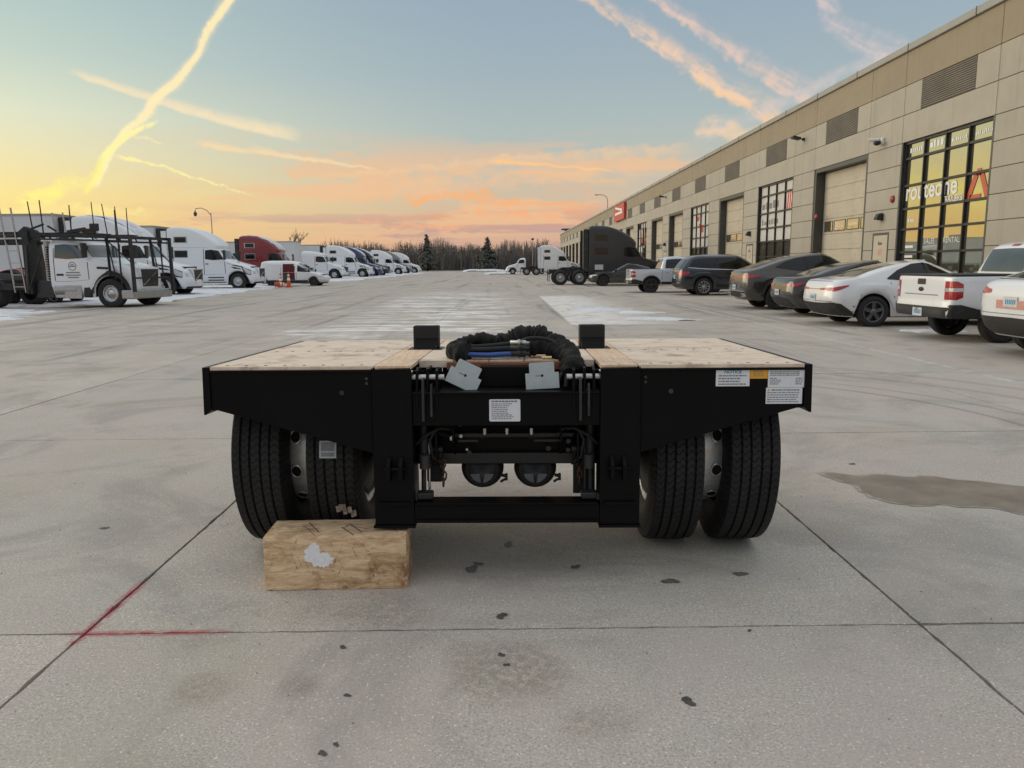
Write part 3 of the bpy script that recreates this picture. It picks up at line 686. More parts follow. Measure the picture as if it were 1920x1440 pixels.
for kk, code in ((1, '203'), (3, '207'), (6, '211')):
    ped_door(Y0 + kk * PP + PW + 0.55, code)
def wall_lamp(y, z, label):
    l = empty('wall_lamp', (BX, y, z), 0, label, 'lamp', 'lamps above the service doors')
    mb = MB(); mb.box((-0.03, 0, 0), (0.06, 0.2, 0.24)); mb.build('backplate', MT['lampblack'], l, 0.01)
    mb = MB(); mb.prism([(-0.06, -0.13), (-0.06, 0.13), (-0.16, 0.11), (-0.24, -0.05), (-0.24, -0.09)], 'Y', -0.12, 0.12); mb.build('hood', MT['lampblack'], l, 0.01)
    mb = MB(); mb.box((-0.15, 0, -0.115), (0.16, 0.2, 0.02)); mb.build('lens', MT['whitelens'], l)
for kk, tx in ((1, 'black wall lamp above the service door beside the big gridded shopfront'), (3, 'black wall lamp above the narrow service door behind the dark crossover'), (6, 'small black wall lamp above the far service door near the silver pickup')):
    wall_lamp(Y0 + kk * PP + PW + 1.06, 2.95, tx)
def flood(y, z, label):
    l = empty('flood_light', (BX, y, z), 0, label, 'flood light', 'flood lights high on the wall')
    mb = MB(); mb.box((-0.04, 0, 0), (0.08, 0.12, 0.12)); mb.bar((-0.05, 0, 0), (-0.26, 0, 0.05), 0.05, 0.05); mb.build('bracket', MT['lampblack'], l)
    mb = MB(); mb.box((-0.38, 0, 0.06), (0.36, 0.34, 0.11), Matrix.Rotation(R(12), 3, 'Y')); mb.build('head', MT['lampblack'], l, 0.015)
flood(35.0, 6.75, 'dark flood light on the wall left of the nearest loading door'); flood(35.0 + 29.2, 6.75, 'dark flood light farther along the wall before the far windows')
def camera_pod(y, z):
    l = empty('security_camera', (BX, y, z), 0, 'white domed security camera between shopfront window and nearest loading door', 'camera')
    wm = MT['whiteprint']
    mb = MB(); mb.box((-0.05, 0, 0.05), (0.1, 0.3, 0.22)); mb.build('mount', wm, l, 0.02)
    mb = MB(); mb.cyl((-0.12, 0.02, 0.1), (-0.42, 0.14, 0.12), 0.07); mb.build('barrel', wm, l)
    mb = MB(); mb.lathe([(-0.08, 0.0), (-0.075, 0.06), (-0.04, 0.11), (0.0, 0.12), (0.06, 0.12), (0.07, 0.0)], 16, 'Z', (-0.24, -0.1, -0.02)); mb.build('dome', MT['lampblack'], l)
camera_pod(27.75, 5.5)
def alarm(y, z, label):
    l = empty('alarm_bell', (BX, y, z), 0, label, 'alarm', 'red alarm bells on the wall')
    mb = MB(); mb.lathe([(0, 0.0), (0, 0.12), (-0.03, 0.125), (-0.06, 0.10), (-0.08, 0.0)], 18, 'X'); mb.build('gong', MT['alarm'], l)
    mb = MB(); mb.b2(0.0, -0.03, -0.1, 0.1, -0.1, 0.1); mb.build('backplate', MT['lampblack'], l)
alarm(26.75, 3.5, 'round red alarm bell left of the shopfront with orange reflections'); alarm(Y0 + 2 * PP + PW + 1.4 + PP - 9.2, 3.3, 'round red alarm bell beside the window with white film')
# ---- the shopfront nearest the camera: lettering and logo on the panes
w1_, ya, cw = WINS[1]; gx = WX - 0.014
def wtext(txt, size, yl, z, mt='whiteprint', **k): return text(txt, size, MT[mt], w1_, (gx, yl, z), RW, 0.001, **k)
def lrow(r): return ROWZ[r]
yl = ya + 4 * cw                                            # left edge as seen from the lot (far side)
wtext('routeone', 0.80, yl - 0.10, 3.40, shear=0.0, bold=0.014, sx=0.98)
wtext('TRAILERS', 0.27, yl - 2.30, 3.16, bold=0.004, sx=0.95)
# logo: red rounded triangle outline with a gap
mb = MB(); ly = yl - 3.62; lz = 3.10
def tri(s, h0, wd): return None
for (p, q, w_) in (((ly - 0.02, lz + 0.05), (ly - 0.36, lz + 0.78), 0.2), ((ly - 0.36, lz + 0.78), (ly - 0.56, lz + 0.78), 0.2), ((ly - 0.56, lz + 0.78), (ly - 0.92, lz + 0.05), 0.2), ((ly - 0.10, lz + 0.10), (ly - 0.62, lz + 0.10), 0.14)):
    mb.bar((gx, p[0], p[1]), (gx, q[0], q[1]), 0.004, w_)
mb.build('logo', mat('logo_orange_red', (0.62, 0.12, 0.05), 0.5), w1_)
for c_, (n_, h_) in enumerate(((6, 0.16), (4, 0.24), (8, 0.11), (9, 0.12))): marks(w1_, gx, yl - cw * c_ - 0.22, 4.92, 0.78, h_, 'whiteprint', c_, n_)
wtext('SALES', 0.24, yl - cw - 0.26, 1.95); wtext('RENTAL', 0.24, yl - 2 * cw - 0.14, 1.95); marks(w1_, gx, yl - 0.36, 2.68, 0.42, 0.15, 'whiteprint', 9, 3)
mb = MB()
for (y_, z0_, z1_) in ((yl - 0.55, 1.84, 1.92), (yl - 0.55, 1.52, 1.60), (yl - 0.55, 1.38, 1.46)): mb.b2(gx - 0.001, gx + 0.001, y_ - 0.25, y_ + 0.25, z0_, z1_)
put(mb.build('opening_hours', MT['whiteprint'], w1_), kind='stuff')
# ---- window with white film and red graphics, and others
for wk, seed in ((3, 1), (5, 2), (8, 3)):
    w_, ya_, cw_ = WINS[wk]; rr = random.Random(seed)
    for r_ in range(3, 7):
        for c_ in range(NC):
            if wk == 8 and rr.random() < 0.3: continue
            mb = MB(); mb.b2(WX - 0.0105, WX - 0.0085, ya_ + cw_ * c_ + 0.05, ya_ + cw_ * (c_ + 1) - 0.05, ROWZ[r_] + 0.05, ROWZ[r_ + 1] - 0.05)
            mb.build('window_film', MT['poster'], w_)
    gxx = WX - 0.013
    mb = MB()
    if wk == 3:
        mb.prism([(ya_ + 0.15, 3.94), (ya_ + 1.05, 3.94), (ya_ + 1.05, 4.68), (ya_ + 0.15, 4.68)], 'X', gxx - 0.0005, gxx + 0.0005)
        mb.build('red_graphic', MT['redprint'], w_)
        for k_ in range(3):
            q = MB(); q.bar((gxx - 0.002, ya_ + 0.3 + 0.25 * k_, 3.96), (gxx - 0.002, ya_ + 0.55 + 0.25 * k_, 4.66), 0.001, 0.07); q.build('stripe', MT['whiteprint'], w_)
        marks(w_, gxx, ya_ + 4 * cw_ - 0.25, 4.08, 2.6, 0.42, 'greyprint', 21, 5)
        marks(w_, gxx, ya_ + 4 * cw_ - 0.3, 3.3, 2.4, 0.28, 'greyprint', 22, 7)
    else:
        for k_ in range(5):
            q = MB(); z_ = rr.uniform(2.6, 4.6); y_ = ya_ + rr.uniform(0.4, 3.8); q.b2(gxx - 0.0005, gxx + 0.0005, y_, y_ + rr.uniform(0.3, 0.8), z_, z_ + rr.uniform(0.2, 0.5)); q.build('red_graphic', MT['redprint'], w_)
# loading door lettering
d2, ya2, dxp, hh = DOORS[2]
text('BAY 4', 0.36, MT['whiteprint'], d2, (dxp - 0.038, ya2 + 3.28, 0.02 + 4 * hh + 0.19), RW, 0.001, sx=0.78)
marks(d2, dxp - 0.038, ya2 + 2.02, 0.02 + 4 * hh + 0.28, 0.72, 0.11, 'whiteprint', 31, 8)
# red shop sign far along the wall, as a flat box on the fascia
sg = empty('shop_sign', (BX, 0, 0), 0, 'red box sign fixed high on the far part of the tan wall', 'sign')
mb = MB(); mb.b2(-0.30, 0.0, 84.6, 92.0, 6.25, 8.0); mb.build('sign_box', MT['redprint'], sg, 0.03)
mb = MB(); mb.b2(-0.33, -0.302, 85.6, 91.0, 6.9, 7.15); mb.bar((-0.315, 85.8, 7.25), (-0.315, 90.8, 7.75), 0.02, 0.22); mb.build('sign_lettering', MT['whiteprint'], sg)
# grey waste bins and a pallet stack between the cars and the wall
ru = empty('rooftop_unit', (BX + 1.0, YE - 3.0, ZR + 0.2), 0, 'small dark roof unit on the far end of the warehouse', 'roof unit')
mb = MB(); mb.b2(0, 1.6, 0, 2.0, 0, 0.9); mb.build('housing', MT['jamb'], ru, 0.03)
mb = MB(); mb.b2(-0.8, 1.8, -0.2, 2.2, 0.9, 1.2); mb.build('hood', MT['jamb'], ru, 0.02)
pl = empty('roof_lamp', (BX + 0.4, 103.0, ZR + 0.2), 0, 'thin curved lamp arm standing above the warehouse roof edge', 'lamp')
mb = MB(); mb.tube([(0, 0, 0), (0, 0, 1.2), (-0.15, 0, 1.7), (-0.6, 0, 1.95), (-1.3, 0, 2.0)], 0.05, 8); mb.build('arm', MT['cap'], pl)
mb = MB(); mb.box((-1.45, 0, 1.96), (0.5, 0.22, 0.12)); mb.build('lamp_head', MT['cap'], pl, 0.02)
# ================================================================== the trailer axle unit in the foreground
def black_paint():
    m = bpy.data.materials.new('satin_black_steel'); m.use_nodes = True; t = m.node_tree; b = t.nodes['Principled BSDF']
    tcn = t.nodes.new('ShaderNodeTexCoord'); o = tcn.outputs['Object']
    n = noise(t, o, 4.0, 6.0, 0.65); f = noise(t, o, 120.0, 3.0, 0.6); sc_ = noise(t, o, 9.0, 6.0, 0.75, 1.0)
    c = ramp(t, n, [(0.3, (0.0025, 0.0025, 0.003)), (0.7, (0.0045, 0.0045, 0.005))])
    c = mixc(t, sc_.sm(0.62, 0.80) * 0.16, c, (0.03, 0.028, 0.026))
    t.links.new(c, b.inputs['Base Color']); t.links.new(n.lin(0.3, 0.7, 0.34, 0.55).k, b.inputs['Roughness'])
    b.inputs['Specular IOR Level'].default_value = 0.14
    bp = t.nodes.new('ShaderNodeBump'); bp.inputs['Strength'].default_value = 0.12; bp.inputs['Distance'].default_value = 0.002
    t.links.new((f + n * 2).k, bp.inputs['Height']); t.links.new(bp.outputs[0], b.inputs['Normal'])
    return m
def wood(name, light, dark, stretch, stain=(0.13, 0.085, 0.055), stain_amt=0.5, ring=26.0, rough=0.75, marks=0.0):
    m = bpy.data.materials.new(name); m.use_nodes = True; t = m.node_tree; b = t.nodes['Principled BSDF']
    tcn = t.nodes.new('ShaderNodeTexCoord'); mp = t.nodes.new('ShaderNodeMapping'); mp.inputs['Scale'].default_value = stretch
    oi = t.nodes.new('ShaderNodeObjectInfo')
    t.links.new(combine(t, V(t, oi.outputs['Random']) * 13.0, V(t, oi.outputs['Random']) * 7.0, 0.0), mp.inputs['Location'])
    t.links.new(tcn.outputs['Object'], mp.inputs[0]); o = mp.outputs[0]
    g = noise(t, o, ring, 5.0, 0.65, 0.6); g2 = noise(t, o, ring * 4, 3.0, 0.6); bl = noise(t, tcn.outputs['Object'], 5.5, 6.0, 0.7, 0.5)
    c = ramp(t, g, [(0.36, dark), (0.5, tuple((a + q) / 2 for a, q in zip(light, dark))), (0.62, light)])
    c = mixc(t, g2.sm(0.5, 0.75) * 0.3, c, tuple(x * 0.5 for x in dark))
    c = mixc(t, bl.sm(0.50, 0.70) * stain_amt, c, stain)
    if marks:
        mp2 = t.nodes.new('ShaderNodeMapping'); mp2.inputs['Rotation'].default_value = (0, R(-26), R(18)); mp3 = t.nodes.new('ShaderNodeMapping'); mp3.inputs['Scale'].default_value = (70, 12, 7)
        t.links.new(tcn.outputs['Object'], mp2.inputs[0]); t.links.new(mp2.outputs[0], mp3.inputs[0]); mk = noise(t, mp3.outputs[0], 1.0, 2.0, 0.5)
        c = mixc(t, mk.sm(0.64, 0.72) * bl.sm(0.42, 0.56) * marks, c, (0.05, 0.045, 0.055))
    t.links.new(c, b.inputs['Base Color']); b.inputs['Roughness'].default_value = rough
    bp = t.nodes.new('ShaderNodeBump'); bp.inputs['Strength'].default_value = 0.35; bp.inputs['Distance'].default_value = 0.003
    t.links.new(g.k, bp.inputs['Height']); t.links.new(bp.outputs[0], b.inputs['Normal'])
    return m
MT['steel'] = black_paint()
MT['deckwood'] = wood('deck_plywood', (0.87, 0.74, 0.59), (0.68, 0.53, 0.41), (0.7, 6.0, 3.0), (0.30, 0.205, 0.17), 0.85, 10.0)
MT['deckplank'] = wood('deck_plank', (0.84, 0.64, 0.45), (0.66, 0.46, 0.31), (6.0, 0.6, 3.0), (0.22, 0.13, 0.08), 0.35, 10.0)
MT['redplank'] = wood('red_hardwood', (0.30, 0.12, 0.06), (0.17, 0.06, 0.03), (0.6, 6.0, 6.0), (0.08, 0.04, 0.03), 0.3, 12.0, 0.55)
MT['timber'] = wood('timber_block_wood', (0.83, 0.62, 0.40), (0.52, 0.34, 0.18), (1.3, 3.0, 5.5), (0.24, 0.11, 0.04), 0.95, 9.0, 0.8, 0.9)
MT['galv'] = mat('galvanised_plate', (0.44, 0.49, 0.50), 0.5, 0.25, 0.12, 9, dirt=((0.25, 0.27, 0.27), 0.4, 6))
MT['bolt'] = mat('zinc_bolt', (0.5, 0.5, 0.48), 0.3, 0.9, 0.2, 30)
MT['rubber'] = mat('black_rubber', (0.012, 0.012, 0.012), 0.7, 0, 0.3, 20, 0.2, 60)
MT['sleeve'] = mat('nylon_sleeve', (0.011, 0.0105, 0.010), 0.85, 0, 0.35, 40, 0.5, 220)
MT['bluehose'] = mat('blue_air_hose', (0.012, 0.07, 0.30), 0.35, 0, 0.15, 12, coat=0.3)
MT['mirror'] = mat('polished_aluminium', (0.80, 0.81, 0.82), 0.3, 0.35, 0.12, 20)
MT['label'] = mat('white_decal', (0.76, 0.78, 0.82), 0.35, 0, 0.05, 14)
MT['labelink'] = mat('decal_ink', (0.22, 0.23, 0.27), 0.5, 0, 0.2, 40)
MT['labelblue'] = mat('decal_blue', (0.05, 0.28, 0.50), 0.5, 0, 0.1, 10)
MT['labelyellow'] = mat('decal_amber', (0.80, 0.40, 0.02), 0.4, 0, 0.08, 10)
MT['rusty'] = mat('rusty_chain', (0.11, 0.06, 0.035), 0.7, 0.5, 0.35, 60)

TR = empty('trailer_axle_unit', (0.005, 3.21, 0), 0, 'black steel trailer axle unit with wooden deck and dual tyres in the foreground', 'trailer')
TR.rotation_euler = (R(-1.25), 0, R(-1.35))
ZD = 0.955
def tp(mb, name, mt='steel', bevel=0.004, parent=None): return mb.build(name, MT[mt] if isinstance(mt, str) else mt, parent or TR, bevel)
HW = 1.292; LEN = 1.49
for s in (-1, 1):
    # wing plate with tapered lower edge
    prof = [(0.575, 0.580), (1.235, 0.770), (1.262, 0.770), (1.262, ZD - 0.012), (0.575, ZD - 0.012)]
    mb = MB(); mb.prism([(s * a, b) for a, b in prof], 'Y', 0.004, 0.016); wing = tp(mb, 'wing_plate', bevel=0.002)
    mb = MB(); mb.b2(s * 0.57, s * 1.262, -0.006, 0.075, ZD - 0.022, ZD - 0.0125); tp(mb, 'wing_top_flange', bevel=0.002, parent=wing)
    mb = MB(); mb.prism([(s * 0.60, 0.592), (s * 1.225, 0.772), (s * 1.225, 0.766), (s * 0.60, 0.584)], 'Y', 0.017, 0.09); tp(mb, 'wing_bottom_flange', bevel=0, parent=wing)
    # side rail with kicked lower lip
    mb = MB(); mb.prism([(s * 1.262, ZD + 0.002), (s * HW, ZD + 0.002), (s * (HW + 0.003), 0.752), (s * 1.286, 0.752), (s * 1.262, 0.775)], 'Y', -0.004, LEN); tp(mb, 'side_rail', bevel=0.002)
    # outriggers behind
    for yy in (0.62, 1.40):
        mb = MB(); mb.prism([(s * 0.42, 0.62), (s * 1.26, 0.80), (s * 1.26, ZD - 0.04), (s * 0.42, ZD - 0.04)], 'Y', yy, yy + 0.012); tp(mb, 'outrigger', bevel=0)
    # leg post
    mb = MB(); mb.b2(s * 0.402, s * 0.574, 0.0, 0.012, 0.262, ZD - 0.002); mb.b2(s * 0.402, s * 0.414, 0.012, 0.17, 0.262, ZD - 0.03); mb.b2(s * 0.562, s * 0.574, 0.012, 0.17, 0.262, ZD - 0.03)
    leg = tp(mb, 'leg_post', bevel=0.0025)
    mb = MB(); mb.b2(s * 0.398, s * 0.579, -0.012, 0.18, 0.250, 0.2615); tp(mb, 'leg_foot', parent=leg, bevel=0.002)
    mb = MB(); mb.b2(s * 0.42, s * 0.555, -0.016, 0.001, 0.352, 0.366); tp(mb, 'leg_rib', parent=leg, bevel=0.002)
    for k in (0, 1):                                       # pairs of locking lugs
        mb = MB(); x = s * (0.452 + 0.052 * k)
        mb.prism([(-0.045, 0.470), (-0.006, 0.462), (0.002, 0.462), (0.002, 0.565), (-0.008, 0.565), (-0.045, 0.535)], 'X', x - 0.009, x + 0.009)
        tp(mb, 'lock_lug', bevel=0.003, parent=leg)
    mb = MB(); mb.cyl((s * 0.435, -0.022, 0.515), (s * 0.525, -0.022, 0.515), 0.009, n=10); tp(mb, 'lug_pin', 'steel', 0, leg)
    mb = MB(); mb.cyl((s * 0.70, -0.002, 0.845), (s * 0.70, 0.006, 0.845), 0.011, n=6); tp(mb, 'bolt', 'frame', 0)
    for zz in (0.905, 0.885):
        mb = MB(); mb.cyl((s * 0.592, -0.003, zz), (s * 0.592, 0.006, zz), 0.007, n=6); tp(mb, 'bolt', 'frame', 0)
    # main longitudinal beam
    mb = MB(); mb.b2(s * 0.425, s * 0.445, 0.17, LEN, 0.60, ZD - 0.04); mb.b2(s * 0.37, s * 0.50, 0.17, LEN, 0.585, 0.60); mb.b2(s * 0.37, s * 0.50, 0.17, LEN, ZD - 0.052, ZD - 0.040); tp(mb, 'main_beam', bevel=0)
    # hinge clevis: three cheek plates, pin, handle
    hx = s * 0.335
    cl = MB(); cl.b2(hx - 0.006, hx + 0.006, 0.01, 0.16, 0.79, 0.945); hinge = tp(cl, 'hinge_plate', bevel=0.003)
    for dx_ in (-0.045, 0.04):
        mb = MB(); mb.prism([(0.005, 0.775), (0.15, 0.775), (0.15, 0.93), (0.06, 0.948), (0.015, 0.935)], 'X', hx + dx_ - 0.006, hx + dx_ + 0.006); tp(mb, 'hinge_cheek', parent=hinge, bevel=0.002)
    mb = MB(); mb.cyl((hx - 0.075, 0.035, 0.905), (hx + 0.07, 0.035, 0.905), 0.013, n=12); tp(mb, 'hinge_pin', 'bolt', 0, hinge)
    mb = MB(); mb.cyl((hx + s * 0.072, 0.025, 0.93), (hx + s * 0.072, 0.02, 0.875), 0.006, n=8); mb.lathe([(0.0, 0), (0.0, 0.011), (0.012, 0.011), (0.012, 0)], 8, 'Z', (hx + s * 0.072, 0.025, 0.925)); tp(mb, 'pull_rod', 'bolt', 0, hinge)
    mb = MB(); mb.prism([(-0.012, 0.72), (0.02, 0.72), (0.03, 0.90), (-0.004, 0.90)], 'X', hx - 0.024, hx - 0.012); tp(mb, 'latch_arm', 'frame', 0.003, hinge)
    mb = MB(); mb.prism([(-0.012, 0.74), (0.02, 0.74), (0.03, 0.88), (-0.004, 0.88)], 'X', hx + 0.012, hx + 0.022); tp(mb, 'latch_arm', 'frame', 0.003, hinge)
    # lift cylinder beside the opening
    mb = MB(); mb.cyl((s * 0.372, 0.10, 0.365), (s * 0.372, 0.12, 0.52), 0.011, n=12); mb.cyl((s * 0.372, 0.12, 0.52), (s * 0.372, 0.14, 0.69), 0.022, n=12); tp(mb, 'lift_cylinder', 'frame', 0)
    mb = MB(); mb.cyl((s * 0.347, 0.11, 0.365), (s * 0.347, 0.12, 0.60), 0.006, n=8); tp(mb, 'guide_rod', 'bolt' if s < 0 else 'frame', 0)
    # brackets, tubes and shackles in the dark above the opening
    mb = MB(); mb.tube([(s * 0.39, 0.16, 0.66), (s * 0.33, 0.2, 0.63), (s * 0.25, 0.22, 0.61), (s * 0.1, 0.24, 0.60)], 0.011, 8); tp(mb, 'air_line', 'rubber', 0)
    mb = MB(); mb.tube([(s * 0.40, 0.10, 0.60), (s * 0.36, 0.08, 0.64), (s * 0.30, 0.10, 0.67), (s * 0.24, 0.16, 0.655)], 0.008, 8); tp(mb, 'air_line', 'rubber', 0)
    mb = MB(); mb.prism([(0.10, 0.50), (0.30, 0.46), (0.34, 0.60), (0.12, 0.66)], 'X', s * 0.31, s * 0.322); tp(mb, 'hanger_bracket', bevel=0.003)
    mb = MB(); mb.cyl((s * 0.29, 0.15, 0.565), (s * 0.345, 0.15, 0.565), 0.017, n=6); tp(mb, 'bracket_nut', 'frame', 0)
# cross members
mb = MB(); mb.b2(-0.4015, 0.4015, 0.012, 0.02, 0.698, 0.836); mb.b2(-0.4015, 0.4015, 0.02, 0.14, 0.698, 0.706); beam = tp(mb, 'cross_beam', bevel=0.002)
mb = MB(); mb.b2(-0.40, 0.40, -0.004, 0.21, 0.8365, 0.845); tp(mb, 'beam_flange', bevel=0.002, parent=beam)
mb = MB(); mb.b2(-0.4015, 0.4015, 0.0, 0.09, 0.268, 0.352); bar_ = tp(mb, 'bottom_bar', bevel=0.006)
mb = MB(); mb.b2(-0.395, 0.395, -0.010, 0.095, 0.3525, 0.362); tp(mb, 'bar_lip', bevel=0.002, parent=bar_)
mb = MB(); mb.b2(-0.395, 0.395, -0.008, -0.0005, 0.278, 0.286); tp(mb, 'bar_seam', bevel=0, parent=bar_)
mb = MB(); mb.b2(-0.42, 0.42, 0.24, 0.26, 0.476, ZD - 0.05); tp(mb, 'bulkhead', bevel=0)
mb = MB(); mb.b2(-0.30, 0.30, 0.205, 0.24, 0.484, 0.535); tp(mb, 'chamber_rail', 'frame', 0.004)
mb = MB(); mb.b2(-0.42, 0.42, 1.46, 1.485, 0.62, ZD - 0.03); tp(mb, 'rear_cross_beam', bevel=0.003)
mb = MB(); mb.b2(-0.118, 0.105, 0.15, 0.24, 0.8455, 0.938); tp(mb, 'centre_box', bevel=0.005)
mb = MB(); mb.b2(-0.25, 0.30, 0.17, 0.2, 0.614, 0.634); tp(mb, 'tie_rod', 'frame', 0.004)
for x in (-0.10, 0.0, 0.11):
    mb = MB(); mb.cyl((x, 0.15, 0.632), (x, 0.15, 0.66), 0.010, n=6); tp(mb, 'rod_nut', 'bolt', 0)
for x0, x1 in ((-0.22, -0.13), (0.12, 0.24)):
    mb = MB(); mb.b2(x0, x1, 0.158, 0.168, 0.596, 0.606); tp(mb, 'bracket_edge', 'frame', 0)
rh = random.Random(8)
for s in (-1, 1):
    for k in range(5):
        x = s * rh.uniform(0.16, 0.38); z = rh.uniform(0.53, 0.68)
        mb = MB(); mb.cyl((x, 0.14, z), (x, 0.2, z), rh.uniform(0.006, 0.012), n=6); tp(mb, 'bay_bolt', rh.choice(('frame', 'bolt', 'frame')), 0)
    mb = MB(); mb.prism([(0.12, 0.60), (0.2, 0.53), (0.2, 0.69), (0.14, 0.69)], 'X', s * 0.235, s * 0.245); tp(mb, 'bay_gusset', bevel=0.002)
    mb = MB(); mb.tube([(s * 0.30, 0.12, 0.69), (s * 0.34, 0.09, 0.62), (s * 0.33, 0.10, 0.54), (s * 0.29, 0.14, 0.50)], 0.007, 8); tp(mb, 'air_line', 'rubber', 0)
    mb = MB(); mb.b2(s * 0.325, s * 0.395, 0.03, 0.09, 0.365, 0.395); tp(mb, 'cylinder_foot', 'frame', 0.006)
    mb = MB(); mb.cyl((s * 0.36, 0.06, 0.50), (s * 0.36, 0.06, 0.56), 0.024, n=14); tp(mb, 'cylinder_gland', 'frame', 0)
    # weld beads along leg and wing
    mb = MB(); pts = [(s * 0.5765, 0.001 - 0.002 * (k % 2), 0.60 + 0.0085 * k) for k in range(40)]; mb.tube(pts, [0.0028 + 0.0012 * (k % 2) for k in range(40)], 6); tp(mb, 'weld_bead', 'steel', 0)
# deck boards
for s in (-1, 1):
    mb = MB(); mb.b2(s * 0.562, s * 1.260, 0.0, LEN, ZD - 0.012, ZD + 0.004); tp(mb, 'deck_board', 'deckwood', 0.002)
    mb = MB(); mb.b2(s * 0.402, s * 0.558, 0.0, LEN, ZD - 0.012, ZD + 0.0045); tp(mb, 'deck_board', 'deckplank', 0.002)
for k in range(5):
    x0 = -0.398 + 0.1595 * k
    mb = MB(); mb.b2(x0, x0 + 0.156, 0.235, LEN, ZD - 0.030, ZD + 0.003); tp(mb, 'deck_plank', 'deckplank' if k % 2 else 'deckwood', 0.002)
mb = MB(); mb.b2(-0.27, 0.27, 0.205, 0.2345, ZD - 0.038, ZD - 0.004); tp(mb, 'nosing_board', 'redplank', 0.003)
mb = MB()
for s in (-1, 1):
    for k in range(8): mb.cyl((s * (0.62 + 0.083 * k), 0.045, ZD + 0.003), (s * (0.62 + 0.083 * k), 0.045, ZD + 0.0052), 0.008, n=8)
    for k in range(8): mb.cyl((s * (0.62 + 0.083 * k), 0.72, ZD + 0.003), (s * (0.62 + 0.083 * k), 0.72, ZD + 0.0052), 0.008, n=8)
put(mb.build('deck_screw', MT['frame'], TR), kind='stuff')
# black upright stops on the deck
for s in (-1, 1):
    x = s * 0.443
    mb = MB(); mb.b2(x - 0.068, x + 0.068, 0.86, 0.94, ZD + 0.006, ZD + 0.125); st = tp(mb, 'deck_stop', 'rubber', 0.006)
    mb = MB(); mb.prism([(0.80, ZD + 0.006), (0.8595, ZD + 0.006), (0.8595, ZD + 0.06)], 'X', x - 0.06, x + 0.06); tp(mb, 'stop_gusset', 'steel', 0.002, st)
    mb = MB(); mb.b2(x - 0.09, x + 0.09, 0.78, 0.96, ZD + 0.0035, ZD + 0.0058); tp(mb, 'stop_base', 'steel', 0, st)
# light cover plates leaning in the recess
def cover(cx, cz, ang, y, tilt):
    w, h = 0.145, 0.115; nt = 0.018
    pl_ = [(-w / 2, -h / 2), (w / 2, -h / 2), (w / 2, h / 2 - 0.045), (w / 2 - nt, h / 2 - 0.045), (w / 2 - nt, h / 2 - 0.004), (w / 2 - nt - .004, h / 2), (-w / 2 + nt + .004, h / 2), (-w / 2 + nt, h / 2 - 0.004), (-w / 2 + nt, h / 2 - 0.045), (-w / 2, h / 2 - 0.045)]
    mb = MB(); mb.prism(pl_, 'Y', -0.003, 0.003); o = tp(mb, 'cover_plate', 'galv', 0.001); o.location = (cx, y, cz); o.rotation_euler = (R(tilt), R(ang), 0)
    mb = MB(); mb.cyl((0, -0.0045, 0), (0, 0.0, 0), 0.006, n=10); q = tp(mb, 'cover_hole', 'rubber', 0, o)
    mb = MB(); mb.b2(-0.03, -0.008, -0.0042, -0.003, -0.002, 0.002); tp(mb, 'cover_mark', 'labelink', 0, o)
cover(-0.178, 0.906, 26, 0.085, -14); cover(0.156, 0.905, -3, 0.075, -10)
# hose bundle: wrinkled sleeve, hoses, couplings
def smooth_path(p, n=10):
    out = []; p = [Vector(q) for q in p]
    for k in range(len(p) - 1):
        p0, p1, p2, p3 = p[max(k - 1, 0)], p[k], p[k + 1], p[min(k + 2, len(p) - 1)]
        for i in range(n):
            f = i / n; out.append(0.5 * ((2 * p1) + (p2 - p0) * f + (2 * p0 - 5 * p1 + 4 * p2 - p3) * f * f + (3 * p1 - p0 - 3 * p2 + p3) * f ** 3))
    out.append(p[-1]); return out
def sleeve(path, r, seed, n=20):
    rr = random.Random(seed); pts = smooth_path(path, 14); mb = MB()
    ph = [rr.uniform(0, 6.28) for _ in range(4)]
    mb.tube(pts, [r * (1 + 0.09 * math.sin(k * 0.83 + ph[0] + math.sin(k * .37) * 2) + 0.12 * math.sin(k * 0.31 + ph[1]) + rr.uniform(-.04, .04)) for k in range(len(pts))], n)
    vs = []
    for k, v in enumerate(mb.v):                           # slanted folds
        ring, j = divmod(k, n)
        if ring < len(pts):
            c = pts[ring]; d = Vector(v) - c; w = 1 + 0.11 * math.sin(ring * 0.9 + j * 6.2832 / n * 2 + ph[2] + 1.5 * math.sin(ring * .23)) + 0.09 * math.sin(ring * 1.9 - j * 6.2832 / n * 3 + ph[3]) * math.sin(ring * .41 + ph[0]); vs.append(tuple(c + d * w))
        else: vs.append(v)
    mb.v = vs; return mb
# every hose end starts and finishes on something: beam top, deck, coupling
tp(sleeve([(0.285, 0.10, 0.905), (0.292, 0.15, 0.955), (0.272, 0.25, 0.99), (0.235, 0.31, 1.0)], 0.046, 1), 'hose_sleeve', 'sleeve', 0)
tp(sleeve([(0.255, 0.31, 0.995), (0.20, 0.37, 1.028), (0.14, 0.40, 1.052), (0.085, 0.41, 1.056), (0.03, 0.42, 1.035), (-0.03, 0.44, 1.005)], 0.047, 2), 'hose_sleeve', 'sleeve', 0)
tp(sleeve([(0.16, 0.43, 1.03), (0.10, 0.44, 1.055), (0.04, 0.43, 1.05), (-0.01, 0.42, 1.02)], 0.04, 7), 'hose_sleeve', 'sleeve', 0)
tp(sleeve([(0.0, 0.44, 1.0), (-0.07, 0.45, 1.0), (-0.14, 0.43, 1.01), (-0.20, 0.40, 1.0), (-0.235, 0.34, 0.992), (-0.225, 0.28, 0.99), (-0.175, 0.255, 0.99)], 0.043, 3), 'hose_sleeve', 'sleeve', 0)
